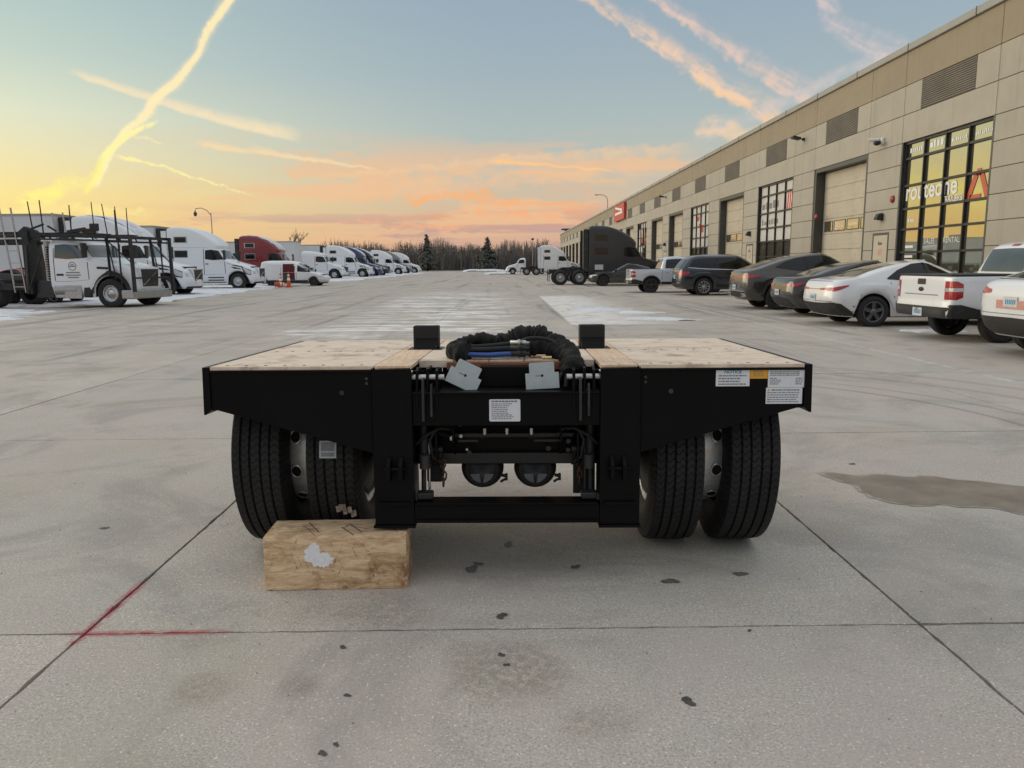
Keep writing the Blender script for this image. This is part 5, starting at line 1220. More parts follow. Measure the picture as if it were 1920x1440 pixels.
# ---------------------------------------------------------------- passenger cars
def car(spec, body_mat, loc, rz, label, cat, rim='rim', group=None, lights='bar'):
    root = empty(spec['name'], loc, rz, label, cat, group); L, sh = spec['L'], spec['shell']
    bo = sh.mesh().build('body', body_mat, root, sharp=32)
    zs = sh.sill; hw = sh.w(0.6)
    mb = MB(); mb.b2(0.55, L - 0.5, -hw + 0.27, hw - 0.27, zs - 0.03, 0.85); mb.build('underbody', MT['frame'], root)
    rw, ww = spec['rw'], spec['ww']
    for (x, _, _) in sh.ar:
        for s in (-1, 1): wheel(root, x, s * (hw - ww / 2 - 0.015), rw, ww, spec['wstyle'], rim, s)
    for nm, lo, hi, mt in spec['side']:
        for s in (-1, 1): sh.side(lo, hi, s, .016 if nm == 'rear_cladding' else .006).build(nm, MT[mt], root)
    for nm, lo, hi, which, mt in spec['ends']: sh.end(lo, hi, which, .016 if nm == 'rear_bumper' else .006).build(nm, MT[mt], root)
    for nm, slo, shi, elo, ehi, which, mt in spec['wrap']:
        for s in (-1, 1):
            merge(sh.side(slo, shi, s, 0.008), sh.end([(s * a, b) for a, b in elo], [(s * a, b) for a, b in ehi], which, 0.008)).build(nm, MT[mt], root)
    for pts in spec['seams']:
        for s in (-1, 1): seam(sh, pts, s, bo)
    for (x, z) in spec['handles']:
        for s in (-1, 1):
            mb = MB(); y = sh.y(x, z) + 0.018; mb.bar((x - 0.09, s * y, z), (x + 0.09, s * y, z), 0.025, 0.028); mb.build('door_handle', body_mat, root, 0.006)
    for (z_, y_) in spec.get('rearseams', ()): sh.end(arr((-y_, z_), (0, z_), (y_, z_)), arr((-y_, z_ + .008), (0, z_ + .008), (y_, z_ + .008)), 'r', .003).build('shut_line', MT['ink'], bo)
    for nm, lo, hi, mt in spec['side']:
        if nm == 'side_window':                             # black frame round the side glass
            for s in (-1, 1):
                mb = sh.side([(x, z - .022) for x, z in lo], [(x, z - .002) for x, z in lo], s, .008); mb.build('window_trim', MT['chrome'] if spec['name'] == 'suv' else MT['blackplastic'], root)
            xm = (lo[1][0] + lo[2][0]) / 2; zm = (lo[1][1] + lo[2][1]) / 2; xt = xm - .04; zt = (hi[1][1] + hi[2][1]) / 2
            for s in (-1, 1): sh.side(arr((xm - .03, zm + .004), (xm + .05, zm + .002)), arr((xt - .03, zt - .004), (xt + .05, zt - .004)), s, .010).build('window_pillar', MT['blackplastic'], root)
    mx, mz = spec['mirror']
    for s in (-1, 1):
        y = sh.y(mx, mz); mb = MB(); mb.box((mx - 0.02, s * (y + 0.12), mz + 0.05), (0.12, 0.2, 0.13), Matrix.Rotation(s * -0.2, 3, 'Z')); mb.bar((mx, s * (y - 0.03), mz), (mx, s * (y + 0.08), mz + 0.03), 0.05, 0.03); mb.build('mirror', body_mat, root, 0.025)
    pz, px_ = spec['plate']
    mb = MB(); x = sh.xrear(0, pz); mb.b2(x - 0.016, x - 0.009, -0.155, 0.155, pz - 0.075, pz + 0.075); pl_ = mb.build('licence_plate', MT['plate'], root, 0.004)
    mb = MB()
    rr = random.Random(int(loc[1] * 10))
    for k in range(6): mb.b2(x - 0.0175, x - 0.0163, -0.12 + 0.04 * k, -0.12 + 0.04 * k + 0.026, pz - 0.035, pz + 0.03)
    put(mb.build('plate_characters', MT['labelblue'], pl_), kind='stuff')
    return root, sh, bo
def ZR_(a, b, n): return list(np.linspace(a, b, n))
def arr(*v): return [(a, b) for a, b in v]
def sedan_spec(L=4.68, W=1.82, H=1.42, name='sedan', rw=0.335, wstyle='five', tail='slim'):
    k = L / 4.68; h = W / 2; z = H / 1.42
    sh = Shell([(.22, .26), (.34, .12), (.45, .05), (.56, 0), (.72, .015), (.9, .05), (.99, .12), (1.035, .38), (1.06, .56), (1.2 * z, 1.02 * k), (1.31 * z, 1.45 * k), (1.385 * z, 1.95 * k), (1.42 * z, 2.35 * k)],
               [(.22, L - .2), (.36, L - .03), (.55, L), (.68, L - .05), (.76, L - .25), (.84, L - .75), (.91, L - 1.15), (.965, L - 1.38), (1.0, L - 1.48), (1.2 * z, L - 1.88), (1.34 * z, L - 2.2), (1.4 * z, L - 2.4), (1.42 * z, L - 2.2 + -.15)],
               [(.22, h - .07), (.35, h - .025), (.55, h), (.72, h - .005), (.88, h - .03), (.97, h - .06), (1.02, h - .085), (1.3 * z, h - .27), (1.385 * z, h - .36), (1.42 * z, h - .62)],
               ZR_(.22, .95, 13) + [.98, 1.0, 1.02, 1.035, 1.05, 1.07] + ZR_(1.1, 1.40 * z, 11) + [1.412 * z, 1.42 * z],
               [(0.98 * k, rw + .05, rw), (L - 0.90 * k, rw + .05, rw)], .22, .95, [(.2, .42), (.95, .40), (1.05, .3), (1.4, .5)], [(.2, .7), (.9, .8), (1.0, .5), (1.4, .6)], 3.6, 2.7)
    sp = dict(name=name, L=L, shell=sh, rw=rw, ww=.225, wstyle=wstyle,
              side=[('side_window', arr((1.25 * k, 1.04), (1.9 * k, .985), (2.45 * k, .965), (2.95 * k, .955)), arr((1.5 * k, 1.20 * z), (1.85 * k, 1.335 * z), (2.1 * k, 1.36 * z), (2.25 * k, 1.33 * z)), 'glass')],
              ends=[('rear_window', arr((-.60, 1.075), (0, 1.065), (.60, 1.075)), arr((-.47, 1.325 * z), (0, 1.335 * z), (.47, 1.325 * z)), 'r', 'glass2'),
                    ('windshield', arr((-.66, 1.01), (0, 1.0), (.66, 1.01)), arr((-.52, 1.33 * z), (0, 1.345 * z), (.52, 1.33 * z)), 'f', 'glass'),
                    ('diffuser', arr((-.68, .24), (0, .235), (.68, .24)), arr((-.62, .46), (0, .50), (.62, .46)), 'r', 'blackplastic'),
                    ('grille', arr((-.5, .34), (0, .34), (.5, .34)), arr((-.55, .52), (0, .54), (.55, .52)), 'f', 'blackplastic')],
              wrap=[('tail_light', arr((.10, .76), (.2, .79), (.42, .88)), arr((.10, .84), (.2, .87), (.40, .90)), arr((.30, .79), (.55, .785), (.74, .775)), arr((.30, .82), (.55, .84), (.74, .845)), 'r', 'redlens'),
                    ('headlight', arr((L - .42, .66), (L - .25, .65), (L - .12, .63)), arr((L - .52, .74), (L - .3, .73), (L - .16, .70)), arr((.50, .62), (.62, .63), (.72, .64)), arr((.48, .68), (.62, .70), (.72, .705)), 'f', 'whitelens')],
              seams=[arr((1.78 * k, .36), (1.80 * k, .95)), arr((2.72 * k, .34), (2.75 * k, .95)), arr((3.62 * k, .40), (3.50 * k, .90)), arr((1.40 * k, .62), (1.32 * k, .95))],
              rearseams=[(.545, .80), (.975, .66)], handles=[(1.62 * k, .84), (2.55 * k, .82)], mirror=(3.05 * k, .98), plate=(.62, 0))
    return sp
def suv_spec(kind):
    if kind == 'boxy':
        L, W, H, rw = 5.04, 1.98, 1.77, .385; h = W / 2
        xr = [(.3, .2), (.42, .05), (.55, 0), (.8, .02), (1.1, .06), (1.2, .12), (1.5, .36), (1.64, .5), (1.72, .72), (1.77, 1.2)]
        w = [(.3, h - .08), (.5, h - .02), (.8, h), (1.05, h - .03), (1.15, h - .06), (1.55, h - .18), (1.68, h - .26), (1.77, h - .55)]
        side = [('side_window', arr((.42, 1.22), (1.2, 1.16), (2.2, 1.13), (3.3, 1.11)), arr((.62, 1.55), (1.2, 1.61), (2.2, 1.64), (2.75, 1.58)), 'glass'),
                ('chrome_strip', arr((.40, 1.20), (1.2, 1.14), (2.2, 1.11), (3.38, 1.088)), arr((.41, 1.218), (1.2, 1.157), (2.2, 1.127), (3.34, 1.105)), 'chrome'),
                ('lower_cladding', arr((1.62, .34), (2.5, .34), (3.45, .34)), arr((1.62, .50), (2.5, .48), (3.45, .50)), 'blackplastic')]
        ends = [('rear_window', arr((-.70, 1.20), (0, 1.19), (.70, 1.20)), arr((-.60, 1.56), (0, 1.58), (.60, 1.56)), 'r', 'glass')]
        tl = (arr((.03, .86), (.15, .86), (.42, .93)), arr((.06, 1.05), (.15, 1.06), (.46, 1.03)), arr((.48, .88), (.7, .87), (.86, .86)), arr((.48, .98), (.7, 1.03), (.86, 1.05)))
        ws, arch, mir, hz = 'ten', [(1.10, .44, .385), (4.08, .44, .385)], (3.35, 1.14), 1.0
    elif kind == 'coupe':
        L, W, H, rw = 4.94, 2.0, 1.69, .385; h = W / 2
        xr = [(.3, .2), (.42, .06), (.6, 0), (.9, .02), (1.1, .05), (1.17, .14), (1.22, .34), (1.35, .72), (1.5, 1.2), (1.6, 1.7), (1.66, 2.1), (1.69, 2.5)]
        w = [(.3, h - .1), (.5, h - .03), (.8, h), (1.02, h - .04), (1.12, h - .09), (1.5, h - .26), (1.62, h - .34), (1.69, h - .62)]
        side = [('side_window', arr((.95, 1.27), (1.5, 1.19), (2.3, 1.13), (3.3, 1.10)), arr((1.25, 1.42), (1.6, 1.53), (2.3, 1.60), (2.85, 1.52)), 'glass'),
                ('lower_cladding', arr((1.62, .33), (2.5, .33), (3.4, .33)), arr((1.62, .46), (2.5, .45), (3.4, .46)), 'blackplastic')]
        ends = [('rear_window', arr((-.66, 1.225), (0, 1.215), (.66, 1.225)), arr((-.50, 1.56), (0, 1.58), (.50, 1.56)), 'r', 'glass')]
        tl = (arr((.05, .93), (.2, .95), (.50, 1.00)), arr((.06, 1.03), (.2, 1.04), (.48, 1.03)), arr((.25, .95), (.6, .94), (.84, .93)), arr((.25, .985), (.6, 1.01), (.84, 1.03)))
        ws, arch, mir, hz = 'five', [(1.06, .44, .385), (4.03, .44, .385)], (3.3, 1.13), .98
    elif kind == 'smooth':
        L, W, H, rw = 4.75, 1.92, 1.62, .36; h = W / 2
        xr = [(.28, .2), (.4, .06), (.6, 0), (.85, .0), (1.05, .05), (1.12, .2), (1.2, .46), (1.35, .85), (1.5, 1.4), (1.58, 1.9), (1.62, 2.3)]
        w = [(.28, h - .1), (.5, h - .03), (.8, h), (1.0, h - .04), (1.1, h - .08), (1.45, h - .24), (1.56, h - .33), (1.62, h - .62)]
        side = [('side_window', arr((.95, 1.17), (1.5, 1.10), (2.3, 1.06), (3.3, 1.03)), arr((1.2, 1.33), (1.6, 1.45), (2.3, 1.53), (2.75, 1.45)), 'glass'),
                ('lower_cladding', arr((1.5, .3), (2.5, .3), (3.3, .3)), arr((1.5, .42), (2.5, .41), (3.3, .42)), 'blackplastic')]
        ends = [('rear_window', arr((-.62, 1.145), (0, 1.135), (.62, 1.145)), arr((-.50, 1.48), (0, 1.50), (.50, 1.48)), 'r', 'glass')]
        tl = (arr((.06, .90), (.2, .92), (.42, .98)), arr((.06, 1.0), (.2, 1.01), (.42, 1.03)), arr((.50, .92), (.65, .91), (.80, .90)), arr((.50, .97), (.65, .99), (.80, 1.0)))
        ws, arch, mir, hz = 'seven', [(.98, .41, .36), (3.87, .41, .36)], (3.2, 1.06), .92
    hz2 = 1.0 if kind != 'smooth' else .92
    base = [(.3, L - .2), (.42, L - .03), (.6, L), (.8, L - .04), (.9, L - .14), (.98, L - .5), (1.05, L - 1.0), (1.1, L - 1.25), (1.16, L - 1.4), (H - .25, L - 1.95), (H - .1, L - 2.2), (H - .03, L - 2.4), (H, L - 2.6)]
    sh = Shell(xr, base, w, ZR_(.28, 1.0, 13) + ZR_(1.04, H - .06, 16) + [H - .04, H - .02, H], arch, .28, 1.0, [(.2, .42), (1.0, .40), (1.2, .32), (H, .5)], [(.2, .6), (1.0, .7), (1.2, .5), (H, .6)], 4.2 if kind == 'boxy' else 3.6, 2.9)
    ends += [('windshield', arr((-.70, 1.16), (0, 1.15), (.70, 1.16)), arr((-.56, H - .16), (0, H - .14), (.56, H - .16)), 'f', 'glass'),
             ('rear_bumper_insert', arr((-.72, .36), (0, .35), (.72, .36)), arr((-.75, .52), (0, .54), (.75, .52)), 'r', 'blackplastic'),
             ('bumper_chrome', arr((-.80, .535), (0, .545), (.80, .535)), arr((-.80, .565), (0, .575), (.80, .565)), 'r', 'chrome' if kind != 'smooth' else 'blackplastic')]
    return dict(name='suv' if kind != 'coupe' else 'crossover', L=L, shell=sh, rw=rw, ww=.25, wstyle=ws, side=side, ends=ends,
                wrap=[('tail_light', *tl, 'r', 'redlens'), ('headlight', arr((L - .45, .80), (L - .25, .78), (L - .12, .76)), arr((L - .5, .90), (L - .3, .88), (L - .16, .84)), arr((.5, .76), (.62, .76), (.72, .76)), arr((.5, .84), (.62, .85), (.72, .85)), 'f', 'whitelens')],
                seams=[arr((1.92, .42), (1.95, 1.0)), arr((2.9, .42), (2.95, 1.0)), arr((3.75, .5), (3.68, 1.0))], rearseams=[(.62, .86), (1.12, .70)], handles=[(1.75, hz2), (2.7, hz2 - .02)], mirror=mir, plate=(.80 if kind != 'coupe' else .66, 0))
def pickup_spec():
    L, W, H, rw = 5.07, 1.844, 1.745, .36; h = W / 2
    sh = Shell([(.42, .07), (.5, .05), (.62, .05), (.66, .08), (1.1, .09), (1.128, .11), (1.132, 1.52), (1.2, 1.53), (1.45, 1.60), (1.62, 1.68), (1.7, 1.82), (1.745, 2.3)],
               [(.42, L - .12), (.55, L), (.85, L - .01), (.95, L - .06), (1.02, L - .35), (1.07, L - .9), (1.11, L - 1.2), (1.14, L - 1.3), (1.2, L - 1.42), (1.55, L - 1.98), (1.68, L - 2.25), (1.745, L - 2.6)],
               [(.42, h - .04), (.6, h - .01), (.8, h), (1.05, h - .015), (1.128, h - .03), (1.14, h - .035), (1.25, h - .08), (1.6, h - .20), (1.7, h - .27), (1.745, h - .5)],
               ZR_(.42, 1.09, 13) + [1.11, 1.126, 1.132, 1.14, 1.16] + ZR_(1.2, 1.68, 10) + [1.715, 1.735, 1.745],
               [(1.07, .43, .36), (4.15, .43, .36)], .42, 1.09, [(.4, .16), (1.12, .14), (1.15, .2), (1.7, .4)], [(.4, .5), (1.05, .6), (1.2, .4), (1.7, .5)], 5.0, 3.2)
    return dict(name='pickup_truck', L=L, shell=sh, rw=rw, ww=.235, wstyle='five',
                side=[('side_window', arr((1.72, 1.19), (2.3, 1.17), (3.0, 1.16), (3.40, 1.15)), arr((1.80, 1.58), (2.2, 1.61), (2.6, 1.61), (2.80, 1.57)), 'glass'),
                      ('lower_cladding', arr((1.55, .41), (2.5, .41), (3.66, .41)), arr((1.55, .53), (2.5, .53), (3.66, .53)), 'blackplastic'),
                      ('rear_cladding', arr((.085, .42), (.3, .42), (.63, .42)), arr((.095, .655), (.28, .655), (.615, .57)), 'blackplastic')],
                ends=[('rear_window', arr((-.66, 1.20), (0, 1.195), (.66, 1.20)), arr((-.58, 1.60), (0, 1.61), (.58, 1.60)), 'r', 'glass2'),
                      ('windshield', arr((-.72, 1.16), (0, 1.15), (.72, 1.16)), arr((-.58, 1.60), (0, 1.61), (.58, 1.60)), 'f', 'glass'),
                      ('rear_bumper', arr((-.895, .42), (0, .42), (.895, .42)), arr((-.905, .61), (0, .61), (.905, .61)), 'r', 'blackplastic'),
                      ('tailgate_recess', arr((-.55, .80), (0, .80), (.55, .80)), arr((-.55, .815), (0, .815), (.55, .815)), 'r', 'greyprint'),
                      ('tailgate_handle', arr((-.13, .985), (0, .985), (.13, .985)), arr((-.13, 1.085), (0, 1.085), (.13, 1.085)), 'r', 'blackplastic'),
                      ('third_brake_light', arr((-.10, 1.655), (0, 1.655), (.10, 1.655)), arr((-.10, 1.69), (0, 1.69), (.10, 1.69)), 'r', 'redlens')],
                wrap=[('tail_light', arr((.11, .74), (.2, .74), (.30, .78)), arr((.11, 1.05), (.2, 1.05), (.30, 1.00)), arr((.74, .74), (.80, .74), (.875, .74)), arr((.74, 1.05), (.80, 1.05), (.875, 1.05)), 'r', 'redlens'),
                      ('headlight', arr((L - .3, .80), (L - .2, .80), (L - .1, .80)), arr((L - .32, .94), (L - .2, .93), (L - .12, .92)), arr((.55, .80), (.65, .80), (.75, .80)), arr((.55, .92), (.65, .92), (.75, .92)), 'f', 'whitelens')],
                seams=[arr((1.56, .60), (1.60, 1.09)), arr((2.55, .56), (2.57, 1.09)), arr((3.52, .58), (3.48, 1.05))], rearseams=[(.665, .74)], handles=[(1.82, 1.0), (2.78, 1.0)], mirror=(3.5, 1.2), plate=(.50, 0))
def pickup(body_mat, loc, label, rim):
    root, sh, bo = car(pickup_spec(), body_mat, loc, 0, label, 'pickup truck', rim, 'pickup trucks parked nose to the wall')
    mb = MB(); mb.b2(0.12, 1.50, -.86, .86, 1.134, 1.165); mb.build('bed_cover', MT['blackplastic'], root, 0.012)
    for s in (-1, 1):                                       # pale bar across each tail lamp
        merge(sh.side(arr((.11, .875), (.2, .875), (.295, .875)), arr((.11, .935), (.2, .935), (.295, .935)), s, 0.011), sh.end(arr((s * .76, .875), (s * .80, .875), (s * .875, .875)), arr((s * .76, .935), (s * .80, .935), (s * .875, .935)), 'r', 0.011)).build('lamp_bar', MT['whitelens'], root)
    mb = MB(); mb.lathe([(0, 0), (0, 1.0), (-.006, 1.0), (-.008, 0)], 20, 'X'); mb.v = [(a, b * .085, c * .038) for a, b, c in mb.v]
    o = mb.build('badge', MT['ink'], root); o.location = (sh.xrear(0, .9) - .002, 0, .9)
    for xc in (1.07, 4.15):                                 # black wheel-arch lips
        for s in (-1, 1):
            mb = MB(); pts = []
            for r_ in (.425, .475): pts.append([(xc + r_ * math.cos(R(a)), s * (sh.y(xc, .7) + .006), .36 + r_ * math.sin(R(a))) for a in range(12, 169, 12)])
            mb.grid(pts); mb.build('arch_lip', MT['blackplastic'], root)
    return root

MT['rimgrey'] = mat('grey_rim', (0.16, 0.165, 0.17), 0.35, 0.7, 0.12, 8)
MT['blacksteel'] = paint('charcoal_paint', (0.028, 0.030, 0.032), 0.25, 0.3, 0.18)
MT['taupe'] = paint('dark_taupe_paint', (0.058, 0.053, 0.046), 0.25, 0.4, 0.18)
MT['navy'] = paint('navy_paint', (0.008, 0.012, 0.026), 0.22, 0.2, 0.25)
MT['silver'] = paint('pale_blue_silver_paint', (0.62, 0.66, 0.72), 0.3, 0.1, 0.25)
MT['blackcar'] = paint('black_car_paint', (0.010, 0.011, 0.012), 0.2, 0.1, 0.3)
MT['redcar'] = paint('red_car_paint', (0.28, 0.012, 0.02), 0.25, 0.1, 0.3)
XP = 7.42
pickup(MT['white'], (7.42, 13.85, 0), 'white pickup truck with black bed cover and red tail lamps', 'rimdark')
r_, sh_, b_ = car(sedan_spec(4.68, 1.825, 1.43), MT['white'], (6.98, 17.40, 0), 0, 'white sedan parked beside the white pickup truck', 'car', 'rimgrey', 'cars parked nose to the wall')
sh_.end(arr((-.62, .80), (0, .80), (.62, .80)), arr((-.62, .812), (0, .812), (.62, .812)), 'r', .009).build('light_strip', MT['redlens'], r_)
for s in (-1, 1): merge(sh_.side(arr((.30, .235), (.42, .235), (.58, .235)), arr((.06, .53), (.25, .50), (.50, .33)), s, .007), sh_.end(arr((s * .0, .25), (s * .5, .25), (s * .74, .25)), arr((s * .0, .50), (s * .5, .51), (s * .84, .53)), 'r', .007)).build('bumper_insert', MT['blackplastic'], r_)
r_, sh_, b_ = car(sedan_spec(4.9, 1.86, 1.44, 'sedan', .34), MT['blacksteel'], (7.28, 20.55, 0), 0, 'charcoal sedan parked between the white sedan and the dark crossover', 'car', 'rimdark', 'cars parked nose to the wall')
r_, sh_, b_ = car(suv_spec('coupe'), MT['taupe'], (7.12, 23.85, 0), 0, 'dark taupe coupe crossover with chrome bumper strip parked behind the charcoal sedan', 'car', 'rimdark', 'cars parked nose to the wall')
for s in (-1, 1):
    mb = MB(); xx = sh_.xrear(s * .62, .42) - .02; mb.prism([(s * .52, .38), (s * .74, .38), (s * .76, .48), (s * .54, .48)], 'X', xx - .03, xx + .12); ex_ = mb.build('exhaust_tip', MT['chrome'], r_, .01)
    mb = MB(); mb.prism([(s * .55, .395), (s * .72, .395), (s * .735, .465), (s * .56, .465)], 'X', xx - .032, xx - .028); mb.build('exhaust_bore', MT['ink'], ex_)
    sh_.side(arr((.40, .50), (.43, .50), (.46, .50)), arr((.30, .84), (.34, .84), (.40, .84)), s, .008).build('side_vent', MT['blackplastic'], r_)
sh_.end(arr((-.80, .995), (0, .99), (.80, .995)), arr((-.80, 1.01), (0, 1.005), (.80, 1.01)), 'r', .009).build('light_strip', MT['redlens'], r_)
r_, sh_, b_ = car(suv_spec('boxy'), MT['navy'], (7.62, 34.6, 0), 0, 'navy suv with chrome window line and multi-spoke wheels', 'suv', 'rim', 'cars parked nose to the wall')
pickup(MT['silver'], (6.05, 38.2, 0), 'pale silver pickup truck parked beside the navy suv', 'rimdark')
r_, sh_, b_ = car(suv_spec('smooth'), MT['white'], (7.30, 11.05, 0), 0, 'white suv cut by the right picture edge with pink plate on its tailgate', 'suv', 'rimdark', 'cars parked nose to the wall')
sh_.end(arr((-.58, .70), (-.1, .70), (.32, .70)), arr((-.58, .82), (-.1, .82), (.32, .82)), 'r', .012).build('pink_plate', mat('faded_pink_plate', (0.62, 0.30, 0.24), 0.5, 0, 0.15, 20), r_)
sh_.end(arr((-.85, .30), (0, .30), (.85, .30)), arr((-.87, .56), (0, .57), (.87, .56)), 'r', .010).build('rear_bumper', MT['blackplastic'], r_)
car(sedan_spec(4.72, 1.85, 1.44, 'sedan', .34), MT['blackcar'], (10.2, 50.3, 0), math.pi, 'black sedan facing the lane in front of the black truck', 'car', 'rimdark')
car(sedan_spec(4.5, 1.8, 1.42, 'sedan', .32), MT['redcar'], (9.3, 66.0, 0), math.pi, 'red sedan seen behind the wheels of the black truck', 'car', 'rim')

# ---------------------------------------------------------------- highway tractors
TRK = {}
def tractor_shell(roof):
    if roof in TRK: return TRK[roof]
    w = [(.36, 1.10), (.6, 1.19), (1.2, 1.22), (1.8, 1.22), (2.6, 1.21), (3.4, 1.19), (3.8, 1.16), (3.92, 1.09), (3.98, .86)]
    nose = [(.36, 8.15), (.5, 8.28), (.75, 8.28), (.95, 8.22), (1.25, 8.08), (1.45, 7.78), (1.62, 7.2), (1.75, 6.72), (1.82, 6.52), (1.88, 6.42), (2.5, 5.98)]
    arch = [(7.02, .66, .50)]
    if roof == 'high':
        xr = [(.36, 2.6), (3.8, 2.62), (3.98, 2.9)]; xf = nose + [(2.62, 5.9), (2.70, 5.98), (2.85, 5.92), (3.15, 5.66), (3.45, 5.22), (3.7, 4.72), (3.86, 4.25), (3.94, 3.9), (3.98, 3.6)]; H = 3.98
    elif roof == 'mid':
        xr = [(.36, 3.4), (2.9, 3.42), (3.1, 3.6)]; xf = nose + [(2.62, 5.9), (2.70, 5.98), (2.85, 5.7), (3.02, 4.9), (3.1, 4.2)]; H = 3.1; w = [(.36, 1.10), (.6, 1.19), (1.2, 1.22), (1.8, 1.22), (2.6, 1.18), (2.95, 1.08), (3.1, .8)]
    else:
        xr = [(.36, 4.75), (2.5, 4.77), (2.78, 4.95)]; xf = nose + [(2.58, 5.86), (2.68, 5.7), (2.78, 5.4)]; H = 2.78; w = [(.36, 1.10), (.6, 1.19), (1.2, 1.22), (1.8, 1.22), (2.4, 1.18), (2.65, 1.08), (2.78, .8)]
    if roof == 'low':
        f = lambda l: [(z if z < .9 else .9 + (z - .9) * .84, v) for z, v in l]
        d = tractor_shell('day'); dz = lambda z: z if z < .9 else .9 + (z - .9) * .84
        xr = f([(.36, 4.75), (2.5, 4.77), (2.78, 4.95)]); xf = [(.36, 7.70), (.5, 7.80), (.9, 7.79), (1.2, 7.75), (1.38, 7.64), (1.5, 7.32), (1.6, 6.9), (1.67, 6.55), (1.73, 6.42), (2.26, 5.98), (2.311, 5.86), (2.395, 5.7), (2.479, 5.4)]; w = f([(.36, 1.10), (.6, 1.19), (1.2, 1.22), (1.8, 1.22), (2.4, 1.18), (2.65, 1.08), (2.78, .8)])
        TRK[roof] = Shell(xr, xf, w, [dz(z) for z in d.zs], [(7.02, .62, .5)], .36, 1.32, .14, [(.3, .40), (1.2, .5), (1.67, .55), (2.3, .6)], 7.0, 3.0, wt=[(0, 1), (6.3, 1), (7.1, .95), (7.8, .88)])
        return TRK[roof]
    zs = ZR_(.36, 1.4, 11) + ZR_(1.46, 1.9, 8) + ZR_(2.0, 2.5, 4) + ZR_(2.56, H - .1, 5 if H < 3.5 else 14) + [H - .05, H - .015, H]
    TRK[roof] = Shell(xr, xf, w, zs, arch, .36, 1.4, .14, [(.3, .75), (1.3, .85), (1.8, .55), (2.5, .6), (2.7, .6), (3.9, .5)], 7.0, 3.4, wt=[(0, 1), (6.3, 1), (7.2, .95), (8.3, .86)])
    return TRK[roof]
